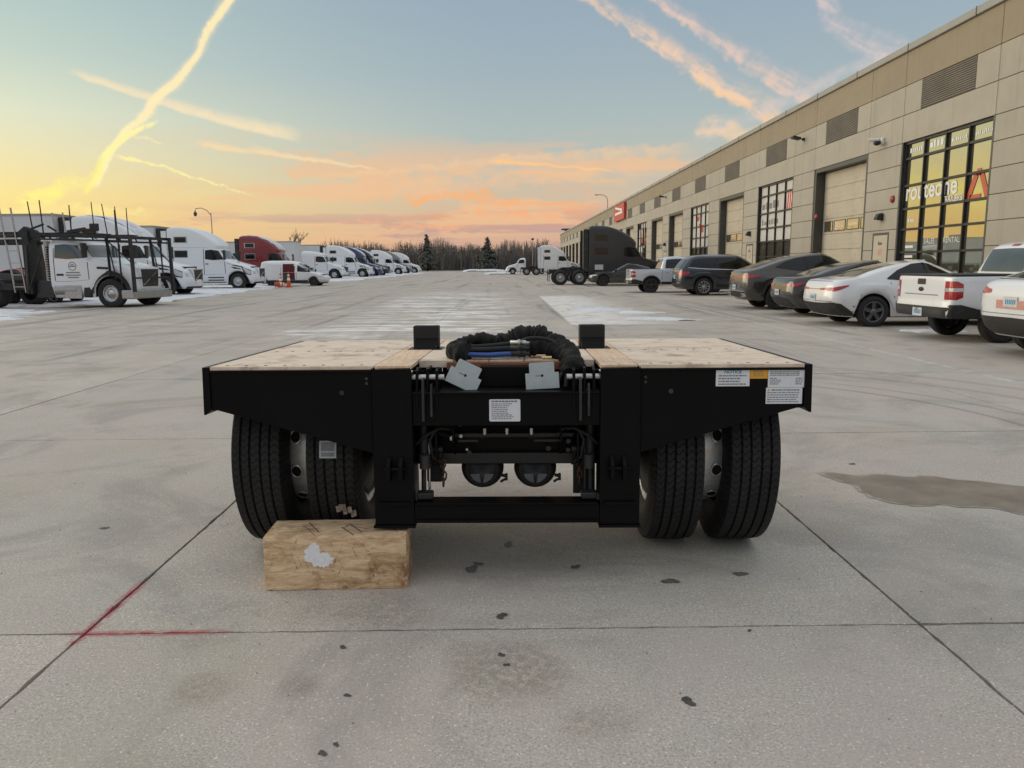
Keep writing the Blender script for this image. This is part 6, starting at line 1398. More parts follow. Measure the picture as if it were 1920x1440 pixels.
def tractor(name, col, roof, loc, rz, label, lod=0, group='trucks parked in the row', rear=True, snowy=False, rim='steelwheel', skirt=True):
    sh = tractor_shell(roof); root = empty(name, loc, rz, label, 'truck', group); cm = MT[col]
    bo = sh.mesh(14, 10).build('cab_body', cm, root, sharp=24)
    mb = MB(); mb.b2(2.7 if roof == 'high' else 3.5, 7.9, -.75, .75, .45, 1.45); mb.build('engine_bay', MT['frame'], root)
    # chassis
    for s in (-1, 1):
        mb = MB(); mb.b2(0, 7.9, s * .36, s * .46, .78, 1.06); mb.build('frame_rail', MT['frame'], root)
    wy = 1.22 - .15
    for s in (-1, 1): wheel(root, 7.02, s * (wy - .02), .51, .30, 'truck', rim, s)
    if rear:
        for x in (.72, 2.02):
            for s in (-1, 1): wheel(root, x, s * .93, .51, .56, 'truck', rim, s)
        mb = MB(); mb.prism([(.6, 1.07), (2.2, 1.07), (2.1, 1.2), (.9, 1.2)], 'Y', -.5, .5); mb.build('fifth_wheel', MT['frame'], root, .02)
        for s in (-1, 1):
            mb = MB(); mb.b2(-.06, -.03, s * .75, s * 1.2, .25, 1.02); mb.build('mud_flap', MT['rubber'], root)
    # glass
    for s in (-1, 1):
        kz = (lambda z: .9 + (z - .9) * .84) if roof == 'low' else (lambda z: z)
        sh.side(arr((5.02, kz(1.92)), (5.5, kz(1.86)), (6.18, kz(1.90))), arr((5.05, kz(2.48)), (5.4, kz(2.52)), (5.86, kz(2.46))), s, .008).build('door_window', MT['glass'], root)
        if roof == 'high':
            sh.side(arr((3.1, 2.06), (3.5, 2.06), (3.9, 2.06)), arr((3.1, 2.46), (3.5, 2.46), (3.9, 2.46)), s, .008).build('sleeper_window', MT['glass'], root)
            sh.side(arr((3.15, 3.0), (3.5, 3.0), (3.85, 3.0)), arr((3.15, 3.32), (3.5, 3.32), (3.85, 3.32)), s, .008).build('sleeper_window', MT['glass'], root)
        mb = MB(); mb.box((6.35, s * 1.46, 2.18), (.10, .26, .62)); mr = mb.build('mirror', cm if col != 'truckwhite' else MT['blackplastic'], root, .03)
        for za, zb in ((2.36, 2.40), (1.98, 1.96)):
            mb = MB(); mb.bar((6.3, s * 1.15, za), (6.34, s * 1.40, zb), .04, .04); mb.build('mirror_arm', MT['blackplastic'], root)
        seam(sh, arr((4.92, .95), (4.93, 1.8), (4.95, 2.55)), s, bo, .02); seam(sh, arr((6.28, 1.0), (6.26, 1.75)), s, bo, .02); seam(sh, arr((4.92, .93), (5.6, .93), (6.28, .98)), s, bo, .02)
        if roof == 'high': seam(sh, arr((3.0, .9), (3.0, 2.0), (3.0, 2.62)), s, bo, .016); seam(sh, arr((2.75, 2.66), (4.2, 2.66), (5.6, 2.64)), s, bo, .016)
        mb = MB(); y = sh.y(5.1, 1.62) + .02; mb.bar((5.03, s * y, 1.62), (5.22, s * y, 1.62), .03, .05); mb.build('door_handle', MT['blackplastic'], root)
        # headlamp, vents, fuel tank and steps
        merge(sh.side(arr((7.55, 1.02), (7.7, .98), (7.85, .95)), arr((7.35, 1.36), (7.6, 1.28), (7.85, 1.16)), s, .012), sh.end(arr((s * .80, .98), (s * .88, .97), (s * .95, .96)), arr((s * .80, 1.12), (s * .88, 1.14), (s * .95, 1.16)), 'f', .012)).build('headlight', MT['whitelens'], root)
        if lod < 2:
            x0 = 2.75 if roof == 'high' else 4.9
            seam(sh, arr((x0, .93), (4.0 if roof == 'high' else 4.92, .93), (4.92, .93)), s, bo, .018)
            for xs_ in ((3.6, 4.3) if roof == 'high' else ()): seam(sh, arr((xs_, .40), (xs_, .92)), s, bo, .014)
            for zz in (.55, .72): sh.side(arr((5.15, zz), (5.6, zz), (6.15, zz)), arr((5.15, zz + .07), (5.6, zz + .07), (6.15, zz + .07)), s, .012).build('step', MT['blackplastic'], root)
            seam(sh, arr((6.36, 1.66), (6.9, 1.52), (7.5, 1.36)), s, bo, .014)
            sh.side(arr((7.45, .98), (7.6, .94), (7.86, .90)), arr((7.28, 1.42), (7.55, 1.33), (7.86, 1.20)), s, .008).build('headlight_surround', MT['blackplastic'], root)
            if roof == 'high':
                for (z0_, z1_) in ((2.02, 2.50), (2.96, 3.36)): sh.side(arr((3.06, z0_), (3.5, z0_), (3.94, z0_)), arr((3.06, z1_), (3.5, z1_), (3.94, z1_)), s, .005).build('window_frame', MT['rim'] if col != 'truckblack' else MT['rimdark'], root)
                sh.side(arr((2.72, .40), (2.9, .40), (3.05, .40)), arr((2.72, .90), (2.9, .90), (3.05, .90)), s, .012).build('fairing_end', MT['blackplastic'], root)
            sh.side(arr((6.85, 1.30), (7.05, 1.30), (7.3, 1.26)), arr((6.62, 1.44), (6.9, 1.40), (7.2, 1.33)), s, .010).build('hood_vent', MT['blackplastic'], root)
            sh.side(arr((6.75, 1.50), (7.0, 1.46), (7.35, 1.40)), arr((6.75, 1.56), (7.0, 1.53), (7.35, 1.45)), s, .010).build('hood_vent', MT['blackplastic'], root)
            if skirt: sh.side(arr((2.9 if roof == 'high' else 4.9, .42), (4.5 if roof == 'high' else 5.3, .42), (6.25, .42)), arr((2.9 if roof == 'high' else 4.9, .46), (4.5 if roof == 'high' else 5.3, .46), (6.25, .46)), s, .010).build('skirt_rubber', MT['blackplastic'], root)
    sh.end(arr((-.95, kz(1.94)), (0, kz(1.93)), (.95, kz(1.94))), arr((-.90, kz(2.48)), (0, kz(2.50)), (.90, kz(2.48))), 'f', .010).build('windshield', MT['glass2'], root)
    mb = MB(); xg = sh.xfront(0, .9) + .02; mb.prism([(-.52, .66), (.52, .66), (.60, 1.34), (-.60, 1.34)], 'X', xg - .5, xg); mb.build('grille_surround', MT['chrome'] if lod < 2 else MT['blackplastic'], root, .02)
    mb = MB(); mb.prism([(-.46, .72), (.46, .72), (.53, 1.28), (-.53, 1.28)], 'X', xg, xg + .012); gr = mb.build('grille', MT['blackplastic'], root)
    mb = MB(); mb.bar((xg + .02, -.45, .78), (xg + .02, .45, 1.22), .03, .06); mb.build('grille_bar', MT['chrome'], gr)
    sh.end(arr((-1.0, .365), (0, .365), (1.0, .365)), arr((-1.0, .46), (0, .46), (1.0, .46)), 'f', .016).build('bumper_valance', MT['blackplastic'], root)
    sh.end(arr((-1.0, .38), (0, .38), (1.0, .38)), arr((-1.0, .60), (0, .62), (1.0, .60)), 'f', .012).build('bumper', cm if lod else MT['truckwhite'] if col == 'truckwhite' else MT['blackplastic'], root)
    # sleeper back: dark side extenders
    if roof == 'high':
        for s in (-1, 1):
            mb = MB(); mb.b2(2.28, 2.60, s * 1.10, s * 1.16, .9, 3.72); mb.build('side_extender', MT['blackplastic'] if col != 'truckwhite' else cm, root)
        mb = MB(); mb.b2(2.42, 2.605, -1.08, 1.08, .9, 3.7); mb.build('rear_wall', MT['blackplastic'], root)
    if snowy:
        g = []
        for i in range(11):
            row = []
            for j in range(9):
                y = -1.0 + 2.0 * j / 8; t = i / 10
                z = 3.98 - (3.98 - 2.78) * t; x = sh.xfront(y * (1 - .1 * t), z); row.append((x - .02, y * (1 - .08 * t), z + .035 + .02 * math.sin(i * 2.1 + j * 3.3)))
            g.append(row)
        mb = MB(); mb.grid(g); mb.build('roof_snow', MT['snow'], root)
    return root
MT['truckred'] = paint('truck_red_paint', (0.20, 0.010, 0.018), 0.3, 0.1, 0.25); MT['truckblue'] = paint('truck_blue_paint', (0.015, 0.035, 0.14), 0.3, 0.1, 0.25)
MT['truckblack'] = paint('truck_black_paint', (0.038, 0.038, 0.040), 0.5, 0, 0.2, 0.15); MT['truckgrey'] = paint('truck_grey_paint', (0.20, 0.21, 0.22), 0.35, 0.1, 0.3); MT['trucknavy'] = paint('truck_navy_paint', (0.010, 0.014, 0.035), 0.3, 0.1, 0.25)
MT['trailerwhite'] = mat('trailer_white', (0.60, 0.61, 0.62), 0.5, 0, 0.06, 0.6, dirt=((0.35, 0.34, 0.32), 0.4, 0.4))
XF = -16.0 - 8.28
def row_truck(y, xf, col, label, snowy=False, lod=1, roof='high'):
    return tractor('semi_truck', col, roof, (xf - 8.28, y, -0.03), 0, label, lod, 'trucks parked in the row on the left', True, snowy)
def box_trailer(xfront, y, label, L=14.6, reefer=True, z0=1.12, z1=4.06):
    root = empty('box_trailer', (xfront - L, y, -0.03), 0, label, 'trailer', 'box trailers behind the parked trucks')
    mb = MB(); mb.b2(0, L, -1.29, 1.29, z0, z1); bx_ = mb.build('box', MT['trailerwhite'], root, .03)
    mb = MB(); mb.b2(-.01, L + .01, -1.297, 1.297, z1 - .12, z1 + .006); mb.build('top_rail', MT['cap'], bx_)
    mb = MB(); mb.b2(-.01, L + .01, -1.30, 1.30, z0 - .1, z0 + .08); mb.build('bottom_rail', MT['cap'], bx_)
    for k in range(int(L / 1.2)):
        mb = MB(); mb.b2(.6 + 1.2 * k, .64 + 1.2 * k, -1.295, 1.295, z0 + .09, z1 - .13); mb.build('side_post', MT['trailerwhite'], bx_)
    if reefer:
        mb = MB(); mb.b2(L, L + .45, -.95, .95, 2.2, z1 - .15); mb.build('refrigeration_unit', MT['blackplastic'], root, .05)
    for x in (1.4, 2.65):
        for s in (-1, 1): wheel(root, x, s * .95, .51, .56, 'truck', 'steelwheel', s)
    for s in (-1, 1):
        mb = MB(); mb.b2(L - 3.1, L - 2.95, s * .6, s * .75, .15, z0 - .1); mb.build('landing_leg', MT['frame'], root)
    return root
row_truck(40.0, -15.6, 'truckwhite', 'white sleeper truck with snowy roof behind the car transporter', True, 1)
row_truck(51.5, -15.9, 'truckwhite', 'white sleeper truck with two sleeper windows left of the red truck', False, 0)
row_truck(60.0, -19.2, 'truckwhite', 'white truck mostly hidden between the big white truck and the red truck', False, 2)
row_truck(66.0, -16.2, 'truckred', 'dark red sleeper truck behind the white van', True, 1)
box_trailer(-15.6 - 6.4, 40.0, 'white box trailer behind the snowy roofed truck'); box_trailer(-15.9 - 6.4, 51.5, 'white box trailer behind the truck with two sleeper windows')
box_trailer(-16.5 - 6.2, 98.0, 'long pale trailer seen above the hood of the red truck'); box_trailer(-22.0, 84.0, 'pale trailer standing in the gap right of the red truck', 14.6, False)
row_truck(88.0, -17.6, 'truckwhite', 'white truck with green tinted visor in the gap right of the red truck', False, 2, 'mid')
row_truck(98.0, -16.3, 'truckwhite', 'white sleeper truck at the right end of the long pale trailer', False, 1)
row_truck(106.0, -16.4, 'truckblue', 'blue sleeper truck in the far row', True, 1)
row_truck(113.0, -16.5, 'trucknavy', 'near black sleeper truck beside the blue truck', True, 2)
row_truck(128.0, -15.9, 'truckwhite', 'white sleeper truck with two dark windows far down the row', False, 1)
row_truck(140.0, -16.2, 'truckgrey', 'grey sleeper truck between two white trucks far down the row', False, 2)
row_truck(150.0, -15.8, 'truckwhite', 'last white sleeper truck at the far end of the row', False, 2)
tractor('semi_truck', 'truckblack', 'high', (3.15, 54.0, 0), 0, 'black sleeper truck parked by the warehouse with chassis towards the lane', 0, 'trucks by the warehouse', True, False, 'steelwheel', False)
o = MB(); o.b2(3.05, 3.62, -1.245, -1.232, 1.02, 1.36); o.build('white_notice', MT['plate'], bpy.data.objects['semi_truck.011'] if 'semi_truck.011' in bpy.data.objects else None)
tractor('semi_truck', 'truckwhite', 'high', (2.4, 106.0, 0), 0, 'white sleeper truck far beyond the black truck', 1, 'trucks by the warehouse')
far_cab = tractor('semi_truck', 'truckwhite', 'day', (7.4, 116.0, 0), math.pi, 'small white day cab truck far away facing left', 2, 'trucks by the warehouse')
far_cab.scale = (.86, .86, .86)
def plain_van():
    L, W, H, rw = 4.82, 1.84, 1.84, .33; h = W / 2
    sh = Shell([(.28, .1), (.5, .02), (.9, .03), (1.3, .08), (1.7, .16), (1.79, .3), (1.84, .7)],
               [(.28, L - .12), (.45, L), (.62, L), (.75, L - .08), (.85, L - .35), (.98, L - .85), (1.05, L - 1.05), (1.4, L - 1.55), (1.65, L - 1.95), (1.78, L - 2.3), (1.84, L - 2.8)],
               [(.28, h - .06), (.5, h), (1.0, h), (1.1, h - .03), (1.6, h - .12), (1.76, h - .2), (1.84, h - .5)], ZR_(.28, 1.0, 11) + ZR_(1.05, 1.78, 12) + [1.81, 1.83, 1.84],
               [(.86, .38, .33), (3.9, .38, .33)], .28, 1.0, .2, [(.2, .6), (1.0, .7), (1.2, .5), (1.8, .6)], 6, 2.8)
    root = empty('van', (-17.6, 57.0, -0.03), 0, 'white van with its side door open showing a dark red interior', 'van')
    bo = sh.mesh().build('body', MT['white'], root)
    mb = MB(); mb.b2(.15, L - .2, -h + .26, h - .26, .2, .85); mb.build('underbody', MT['frame'], root)
    for x in (.86, 3.9):
        for s in (-1, 1): wheel(root, x, s * (h - .13), .33, .21, 'five', 'rimdark', s)
    for s in (-1, 1):
        sh.side(arr((2.75, 1.06), (3.2, 1.03), (3.85, 1.0)), arr((2.78, 1.55), (3.0, 1.58), (3.22, 1.54)), s).build('door_window', MT['glass'], root)
        seam(sh, arr((2.68, .4), (2.68, 1.0)), s, bo, .012); mb = MB(); mb.box((3.62, s * (h + .1), 1.12), (.1, .18, .18)); mb.build('mirror', MT['blackplastic'], root, .02)
        merge(sh.side(arr((4.3, .66), (4.45, .64), (4.6, .62)), arr((4.15, .84), (4.35, .82), (4.6, .74)), s, .008)).build('headlight', MT['whitelens'], root)
        sh.side(arr((1.3, .29), (2.4, .29), (3.5, .29)), arr((1.3, .44), (2.4, .44), (3.5, .44)), s).build('sill_cladding', MT['blackplastic'], root)
    sh.end(arr((-.72, 1.06), (0, 1.05), (.72, 1.06)), arr((-.60, 1.64), (0, 1.66), (.60, 1.64)), 'f').build('windshield', MT['glass2'], root)
    dm = mat('red_van_interior', (0.10, 0.012, 0.018), 0.8, 0, 0.4, 3)
    sh.side(arr((1.72, .46), (2.1, .46), (2.58, .46)), arr((1.72, 1.60), (2.1, 1.60), (2.58, 1.60)), -1, .004).build('open_doorway', dm, root)
    mb = MB(); y = -(h + .06); mb.b2(.62, 1.60, y - .05, y, .45, 1.62); mb.build('sliding_door', MT['white'], root, .03)
    mb = MB(); mb.b2(1.75, 2.2, -h - .008, -h - .004, .46, .9); mb.build('cargo_crate', mat('green_crate', (0.04, 0.07, 0.05), 0.7), root)
plain_van()

# ---------------------------------------------------------------- car transporter at the left edge
def transporter():
    root = empty('car_transporter', (-20.62, 29.55, -0.01), R(-8), 'white day cab car transporter truck with dark overhead loading frame', 'truck')
    sh = tractor_shell('low'); bo = sh.mesh(14, 10).build('cab_body', MT['truckwhite'], root, sharp=24)
    mb = MB(); mb.b2(4.8, 7.5, -.75, .75, .45, 1.40); mb.build('engine_bay', MT['frame'], root)
    for s in (-1, 1):
        wheel(root, 7.02, s * 1.05, .51, .30, 'truck', 'steelwheel', s)
        mb = MB(); mb.b2(-8, 7.5, s * .36, s * .46, .70, .98); mb.build('frame_rail', MT['frame'], root)
        sh.side(arr((5.02, 1.75), (5.5, 1.71), (6.16, 1.74)), arr((5.05, 2.20), (5.4, 2.23), (5.84, 2.18)), s, .008).build('door_window', MT['glass2'], root)
        seam(sh, arr((4.98, .95), (4.98, 1.7), (5.0, 2.26)), s, bo, .015); seam(sh, arr((6.28, 1.0), (6.26, 1.6)), s, bo, .015); seam(sh, arr((4.98, .93), (5.6, .93), (6.28, .98)), s, bo, .015)
        merge(sh.side(arr((7.36, 1.14), (7.46, 1.11), (7.58, 1.06)), arr((7.22, 1.34), (7.38, 1.31), (7.56, 1.24)), s, .012)).build('headlight', MT['whitelens'], root)
        sh.side(arr((6.6, 1.36), (6.8, 1.35), (7.0, 1.34)), arr((6.6, 1.44), (6.8, 1.43), (7.0, 1.42)), s, .010).build('hood_vent', MT['blackplastic'], root)
        # dark fender lip
        mb = MB(); g = []
        for r_ in (.64, .80): g.append([(7.02 + r_ * math.cos(R(a)), s * (sh.y(7.02, 1.0) + .012), .5 + r_ * math.sin(R(a))) for a in range(0, 181, 12)])
        mb.grid(g); mb.build('fender', MT['blackplastic'], root)
        mb = MB(); mb.cyl((4.9, s * .98, .66), (5.75, s * .98, .66), .26, n=20); mb.build('fuel_tank', MT['rim'], root)
        mb = MB(); mb.b2(4.2, 4.85, s * .7, s * 1.2, .36, .95); mb.build('tool_box', MT['rimdark'], root, .02)
        mb = MB(); mb.b2(5.3, 5.95, s * 1.19, s * 1.225, .33, .78); mb.build('step_grille', MT['rim'], root)
        mb = MB(); mb.b2(6.0, 6.3, s * .8, s * 1.2, .36, .9); mb.build('air_tank', MT['frame'], root, .05)
        mb = MB(); mb.box((6.35, s * 1.46, 2.0), (.10, .24, .5)); mb.build('mirror', MT['blackplastic'], root, .03)
        mb = MB(); mb.bar((6.3, s * 1.15, 2.12), (6.34, s * 1.40, 2.16), .04, .04); mb.build('mirror_arm', MT['blackplastic'], root)
    sh.end(arr((-.95, 1.78), (0, 1.77), (.95, 1.78)), arr((-.90, 2.20), (0, 2.22), (.90, 2.20)), 'f', .010).build('windshield', MT['glass2'], root)
    xg = sh.xfront(0, .9) + .02
    mb = MB(); mb.prism([(-.52, .66), (.52, .66), (.60, 1.40), (-.60, 1.40)], 'X', xg - .5, xg); mb.build('grille_surround', MT['truckwhite'], root, .02)
    mb = MB(); mb.prism([(-.46, .72), (.46, .72), (.53, 1.34), (-.53, 1.34)], 'X', xg, xg + .012); gr = mb.build('grille', MT['blackplastic'], root)
    mb = MB(); mb.bar((xg + .02, -.45, .78), (xg + .02, .45, 1.28), .03, .06); mb.build('grille_bar', MT['chrome'], gr)
    mb = MB(); mb.b2(7.95, 8.62, -1.22, 1.22, .30, .62); mb.build('bumper', MT['rim'], root, .04)
    # door emblem and lettering
    y = -(sh.y(5.6, 1.45) + .006)
    mb = MB(); g = []
    for r_ in (.13, .155): g.append([(5.68 + r_ * math.cos(R(a)), y, 1.46 + r_ * math.sin(R(a))) for a in range(0, 361, 15)])
    mb.grid(g); mb.box((5.68, y, 1.46), (.22, .004, .04)); mb.box((5.68, y, 1.52), (.12, .004, .025)); mb.build('door_emblem', MT['greyprint'], root)
    mb = MB()
    for k, (x0, x1, z) in enumerate(((5.42, 5.95, 1.24), (5.40, 5.98, 1.15), (5.48, 5.9, 1.07))): mb.b2(x0, x1, y - .002, y + .002, z - .018, z + .018)
    put(mb.build('door_lettering', MT['greyprint'], root), kind='stuff')
    mb = MB(); mb.b2(5.05, 5.32, y - .003, y + .003, 1.13, 1.20); mb.build('door_badge', MT['ink'], root)
    # overhead frame
    fr = MT['carrier']
    for s in (-1, 1):
        mb = MB(); mb.bar((-7.0, s * 1.22, 2.66), (4.2, s * 1.22, 2.62), .10, .10); mb.build('upper_rail', fr, root)
        mb = MB(); mb.bar((3.9, s * 1.22, 2.62), (8.72, s * 1.22, 2.44), .10, .10); mb.build('head_rack_rail', fr, root)
        mb = MB(); mb.bar((-7.0, s * 1.22, 2.34), (4.2, s * 1.22, 2.36), .10, .12); mb.build('lower_rail', fr, root)
        mb = MB(); mb.bar((4.05, s * 1.2, .5), (4.05, s * 1.2, 2.7), .30, .24); mb.build('main_post', fr, root)
        mb = MB(); mb.prism([(3.5, 2.5), (4.7, 2.44), (4.4, 2.72), (4.0, 2.86)], 'Y', s * 1.1, s * 1.28); mb.build('post_head', fr, root, .02)
        mb = MB(); mb.bar((8.70, s * 1.2, .55), (8.66, s * 1.2, 2.46), .12, .12); mb.build('front_post', fr, root)
        mb = MB(); mb.bar((7.55, s * 1.34, 1.1), (7.45, s * 1.28, 2.48), .09, .11); mb.build('side_post', fr, root)
        mb = MB(); mb.bar((7.85, s * 1.32, 1.0), (7.5, s * 1.30, 2.3), .04, .04); mb.build('brace', fr, root)
        for k, (x, top, lean) in enumerate(((4.35, 3.71, -.14), (4.72, 3.75, -.05), (5.78, 3.56, 0.0), (6.78, 3.65, -.05), (7.5, 3.58, -.2), (8.05, 3.48, -.05), (8.62, 3.43, .0), (2.2, 3.55, 0), (1.2, 3.5, -.05), (-.5, 3.5, .1), (-2.5, 3.5, .1))):
            if s > 0 and k not in (2, 9): continue
            mb = MB(); mb.cyl((x, s * 1.24, 2.4), (x + lean, s * 1.24, top), .026, .018, 8); mb.build('stake', fr, root)
        for k in range(2):
            mb = MB(); mb.bar((3.45 + .42 * k, s * 1.30, .55), (3.15 + .44 * k, s * 1.30, 3.5), .045, .04); mb.build('ladder_rail', MT['rim'], root)
        mb = MB(); mb.bar((-7, s * 1.15, .75), (3.8, s * 1.15, .75), .12, .22); mb.build('lower_deck', fr, root)
        mb = MB(); mb.bar((2.6, s * 1.2, .7), (2.4, s * 1.2, 2.65), .26, .24); mb.build('main_post', fr, root)
        for x in (1.2, 2.35): wheel(root, x, s * .95, .48, .5, 'truck', 'rimdark', s)
    for k in range(5):
        mb = MB(); z = .75 + .42 * k; mb.bar((3.42 - .04 * k, -1.30, z), (3.86 - .04 * k, -1.30, z), .03, .03); mb.build('ladder_rung', MT['rim'], root)
    for x in (4.2, 5.6, 7.0, 8.5):
        mb = MB(); z = 2.62 - (x - 3.9) * .037; mb.b2(x - .06, x + .06, -1.2, 1.2, z - .04, z + .04); mb.build('cross_bar', fr, root)
    for x in (5.0, 6.4, 7.9):
        mb = MB(); z = 2.68 - (x - 3.9) * .037; mb.b2(x - .6, x + .6, -1.1, -.55, z - .03, z); mb.build('wheel_track', fr, root)
    for s in (-1, 1):
        mb = MB(); mb.bar((4.3, s * 1.25, 2.42), (8.68, s * 1.25, 2.30), .05, .06); mb.build('side_bar', fr, root)
        for x in (5.0, 5.9, 6.7, 8.2): q = MB(); q.bar((x, s * 1.25, 2.40 - (x - 4.3) * .026), (x - .12, s * 1.25, 2.60 - (x - 4.3) * .035), .04, .05); q.build('strut', fr, root)
        mb = MB(); mb.bar((8.1, s * 1.28, .7), (8.05, s * 1.26, 2.44), .05, .06); mb.build('side_post', fr, root)
        mb = MB(); mb.bar((8.66, s * 1.2, 1.55), (7.5, s * 1.28, 2.3), .035, .035); mb.build('brace', fr, root)
        mb = MB(); mb.tube([(7.6, s * 1.36, 1.2), (7.62, s * 1.37, 1.7), (7.5, s * 1.36, 2.1), (7.4, s * 1.33, 2.42)], .018, 6); mb.build('hydraulic_hose', MT['rubber'], root)
        mb = MB(); mb.cyl((4.62, s * 1.05, .9), (4.62, s * 1.05, 2.35), .085, n=12); mb.build('exhaust_stack', MT['rim'], root)
        mb = MB(); mb.cyl((4.05, s * 1.38, .8), (4.1, s * 1.36, 2.2), .05, n=10); mb.build('lift_ram', MT['rimdark'], root)
        mb = MB(); mb.bar((3.98, s * 1.36, .5), (4.6, s * 1.30, 1.9), .05, .06); mb.build('brace', fr, root)
    for k in range(14):
        mb = MB(); z = 1.0 + .085 * k; mb.b2(4.70, 4.74, -1.21, -1.06, z, z + .05); mb.build('stack_guard', MT['rimdark'], root)
    mb = MB(); mb.b2(8.6, 8.64, -1.1, 1.1, 1.0, 1.06); mb.build('front_bar', fr, root)
    mb = MB(); mb.bar((4.2, -1.24, 2.75), (4.75, -1.24, 2.92), .05, .06); mb.build('ramp_arm', fr, root)
    mb = MB(); mb.bar((4.9, -1.24, 2.86), (5.2, -1.24, 2.68), .05, .06); mb.build('ramp_arm', fr, root)
    mb = MB(); mb.bar((5.6, -1.2, 2.64), (6.3, -1.2, 2.74), .10, .13); mb.build('ramp_cylinder', fr, root, .03)
    mb = MB(); mb.b2(6.55, 7.05, -1.30, -1.22, 2.66, 2.92); mb.build('ramp_plate', fr, root, .03)
    for o in list(root.children):                           # short nose: draw the front of the rack back over the bumper
        if o.type == 'MESH' and o.name.split('.')[0] in ('head_rack_rail', 'front_post', 'side_post', 'brace', 'stake', 'cross_bar', 'wheel_track', 'front_bar', 'hydraulic_hose', 'bumper', 'side_bar', 'strut', 'ramp_plate'):
            for v in o.data.vertices:
                if v.co.x > 6.4: v.co.x = 6.4 + (v.co.x - 6.4) * 0.68
MT['carrier'] = mat('carrier_steel', (0.020, 0.020, 0.021), 0.6, 0.1, 0.3, 4, dirt=((0.09, 0.075, 0.06), 0.5, 2))
transporter()
car(sedan_spec(4.6, 1.8, 1.42, 'sedan', .32), MT['redcar'], (-21.6, 31.8, 0.0), 0, 'red car standing behind the ladder of the car transporter', 'car', 'rim')
# ---------------------------------------------------------------- traffic cones
MT['cone'] = mat('cone_orange', (0.62, 0.09, 0.02), 0.55, 0, 0.12, 8, dirt=((0.3, 0.15, 0.1), 0.3, 6))
def cone(x, y, h, label, fallen=False):
    r = empty('traffic_cone', (x, y, 0), 0, label, 'traffic cone', 'traffic cones beside the van')
    mb = MB(); mb.b2(-.2, .2, -.2, .2, 0, .04); mb.build('base', MT['cone'], r, .015)
    mb = MB(); mb.lathe([(.04, .15), (h * .95, .035), (h, .03), (h, 0)], 20, 'Z'); mb.build('body', MT['cone'], r)
    for z0, z1 in ((.45, .62), (.72, .82)):
        q = lambda z: .15 + (.035 - .15) * (z - .04) / (h * .95 - .04) + .004
        mb = MB(); mb.lathe([(h * z0, q(h * z0)), (h * z1, q(h * z1))], 20, 'Z'); mb.build('reflective_collar', MT['whiteprint'], r)
    if fallen: r.rotation_euler = (0, R(84), R(20)); r.location = (x, y, .2)
cone(-14.35, 52.0, 1.05, 'tall orange cone nearest the lane beside the white van'); cone(-15.3, 53.4, .95, 'orange cone standing by the rear of the white van'); cone(-15.35, 52.2, .75, 'orange cone lying on its side between two standing cones', True)
# ================================================================== trees, poles
def bark(name, c): return mat(name, c, 0.95, 0, 0.3, 3, 0.4, 20)
MT['bark'] = bark('winter_bark', (0.15, 0.125, 0.11)); MT['bark2'] = bark('pale_winter_bark', (0.21, 0.17, 0.145))
MT['needle'] = mat('dark_needles', (0.080, 0.085, 0.070), 0.9, 0, 0.4, 2); MT['thicket'] = mat('bare_thicket', (0.165, 0.15, 0.14), 0.95, 0, 0.35, 0.5)  # distance haze painted into both base colours, lifted lighter
def bare_tree(x, y, h, label, seed, mt='bark'):
    rr = random.Random(seed); root = empty('bare_tree', (x, y, -0.05), 0, label, 'tree', 'bare trees at the end of the lot')
    tw = MB(); trk = MB()
    def branch(p, d, L, r, lev):
        q = p + d * L; dst = trk if lev == 0 else tw
        mid_ = p + d * L * .5 + Vector((rr.uniform(-1, 1), rr.uniform(-1, 1), rr.uniform(-.3, .3))) * L * .06
        dst.tube([p, mid_, q], [r, r * .8, r * .55], 5 if lev < 2 else 3, caps=False)
        if lev >= 4: return
        n = 4 if lev < 3 else 5
        for k in range(n):
            t = rr.uniform(.35, 1.0) if lev else rr.uniform(.45, 1.0); b = p + d * L * t
            nd = (d + Vector((rr.uniform(-1, 1), rr.uniform(-1, 1), rr.uniform(-.15, .8))) * .75).normalized()
            branch(b, nd, L * rr.uniform(.45, .68), r * (.5 if lev < 2 else .55), lev + 1)
    branch(Vector((0, 0, 0)), Vector((rr.uniform(-.06, .06), 0, 1)).normalized(), h * .42, h * .022, 0)
    trk.build('trunk', MT[mt], root, fix=False); tw.build('crown', MT[mt], root, fix=False); return root
def conifer(x, y, h, label, seed, w=.22):
    rr = random.Random(seed); root = empty('conifer', (x, y, -0.05), 0, label, 'tree', 'dark conifers above the tree line')
    mb = MB(); mb.cyl((0, 0, 0), (0, 0, h * .97), h * .018, h * .004, 7); mb.build('trunk', MT['bark'], root)
    mb = MB(); z = h * .12
    while z < h * .98:
        t = 1 - z / h; n = int(6 + 9 * t)
        for k in range(n):
            a = rr.uniform(0, 6.28); L = h * w * (t ** .8) * rr.uniform(.55, 1.15) + .15; d = Vector((math.cos(a), math.sin(a), rr.uniform(-.25, .12))); p = Vector((0, 0, z + rr.uniform(-.2, .2)))
            for q in range(5):
                c = p + d * L * (.25 + .19 * q) + Vector((rr.uniform(-.2, .2), rr.uniform(-.2, .2), rr.uniform(-.25, .25))); s_ = (L * .22 * (1.25 - .17 * q) + .12) * rr.uniform(.6, 1.3)
                u = Vector((-d.y, d.x, rr.uniform(-.3, .3))).normalized(); v_ = Vector((d.x * .5, d.y * .5, -1)).normalized()
                mb.add([c - u * s_ * .7, c + u * s_ * .7, c + u * s_ * .35 + v_ * s_ * .9, c - u * s_ * .35 + v_ * s_ * .8], [(0, 1, 2, 3)])
        z += h * .028
    mb.build('crown', MT['needle'], root, fix=False); return root
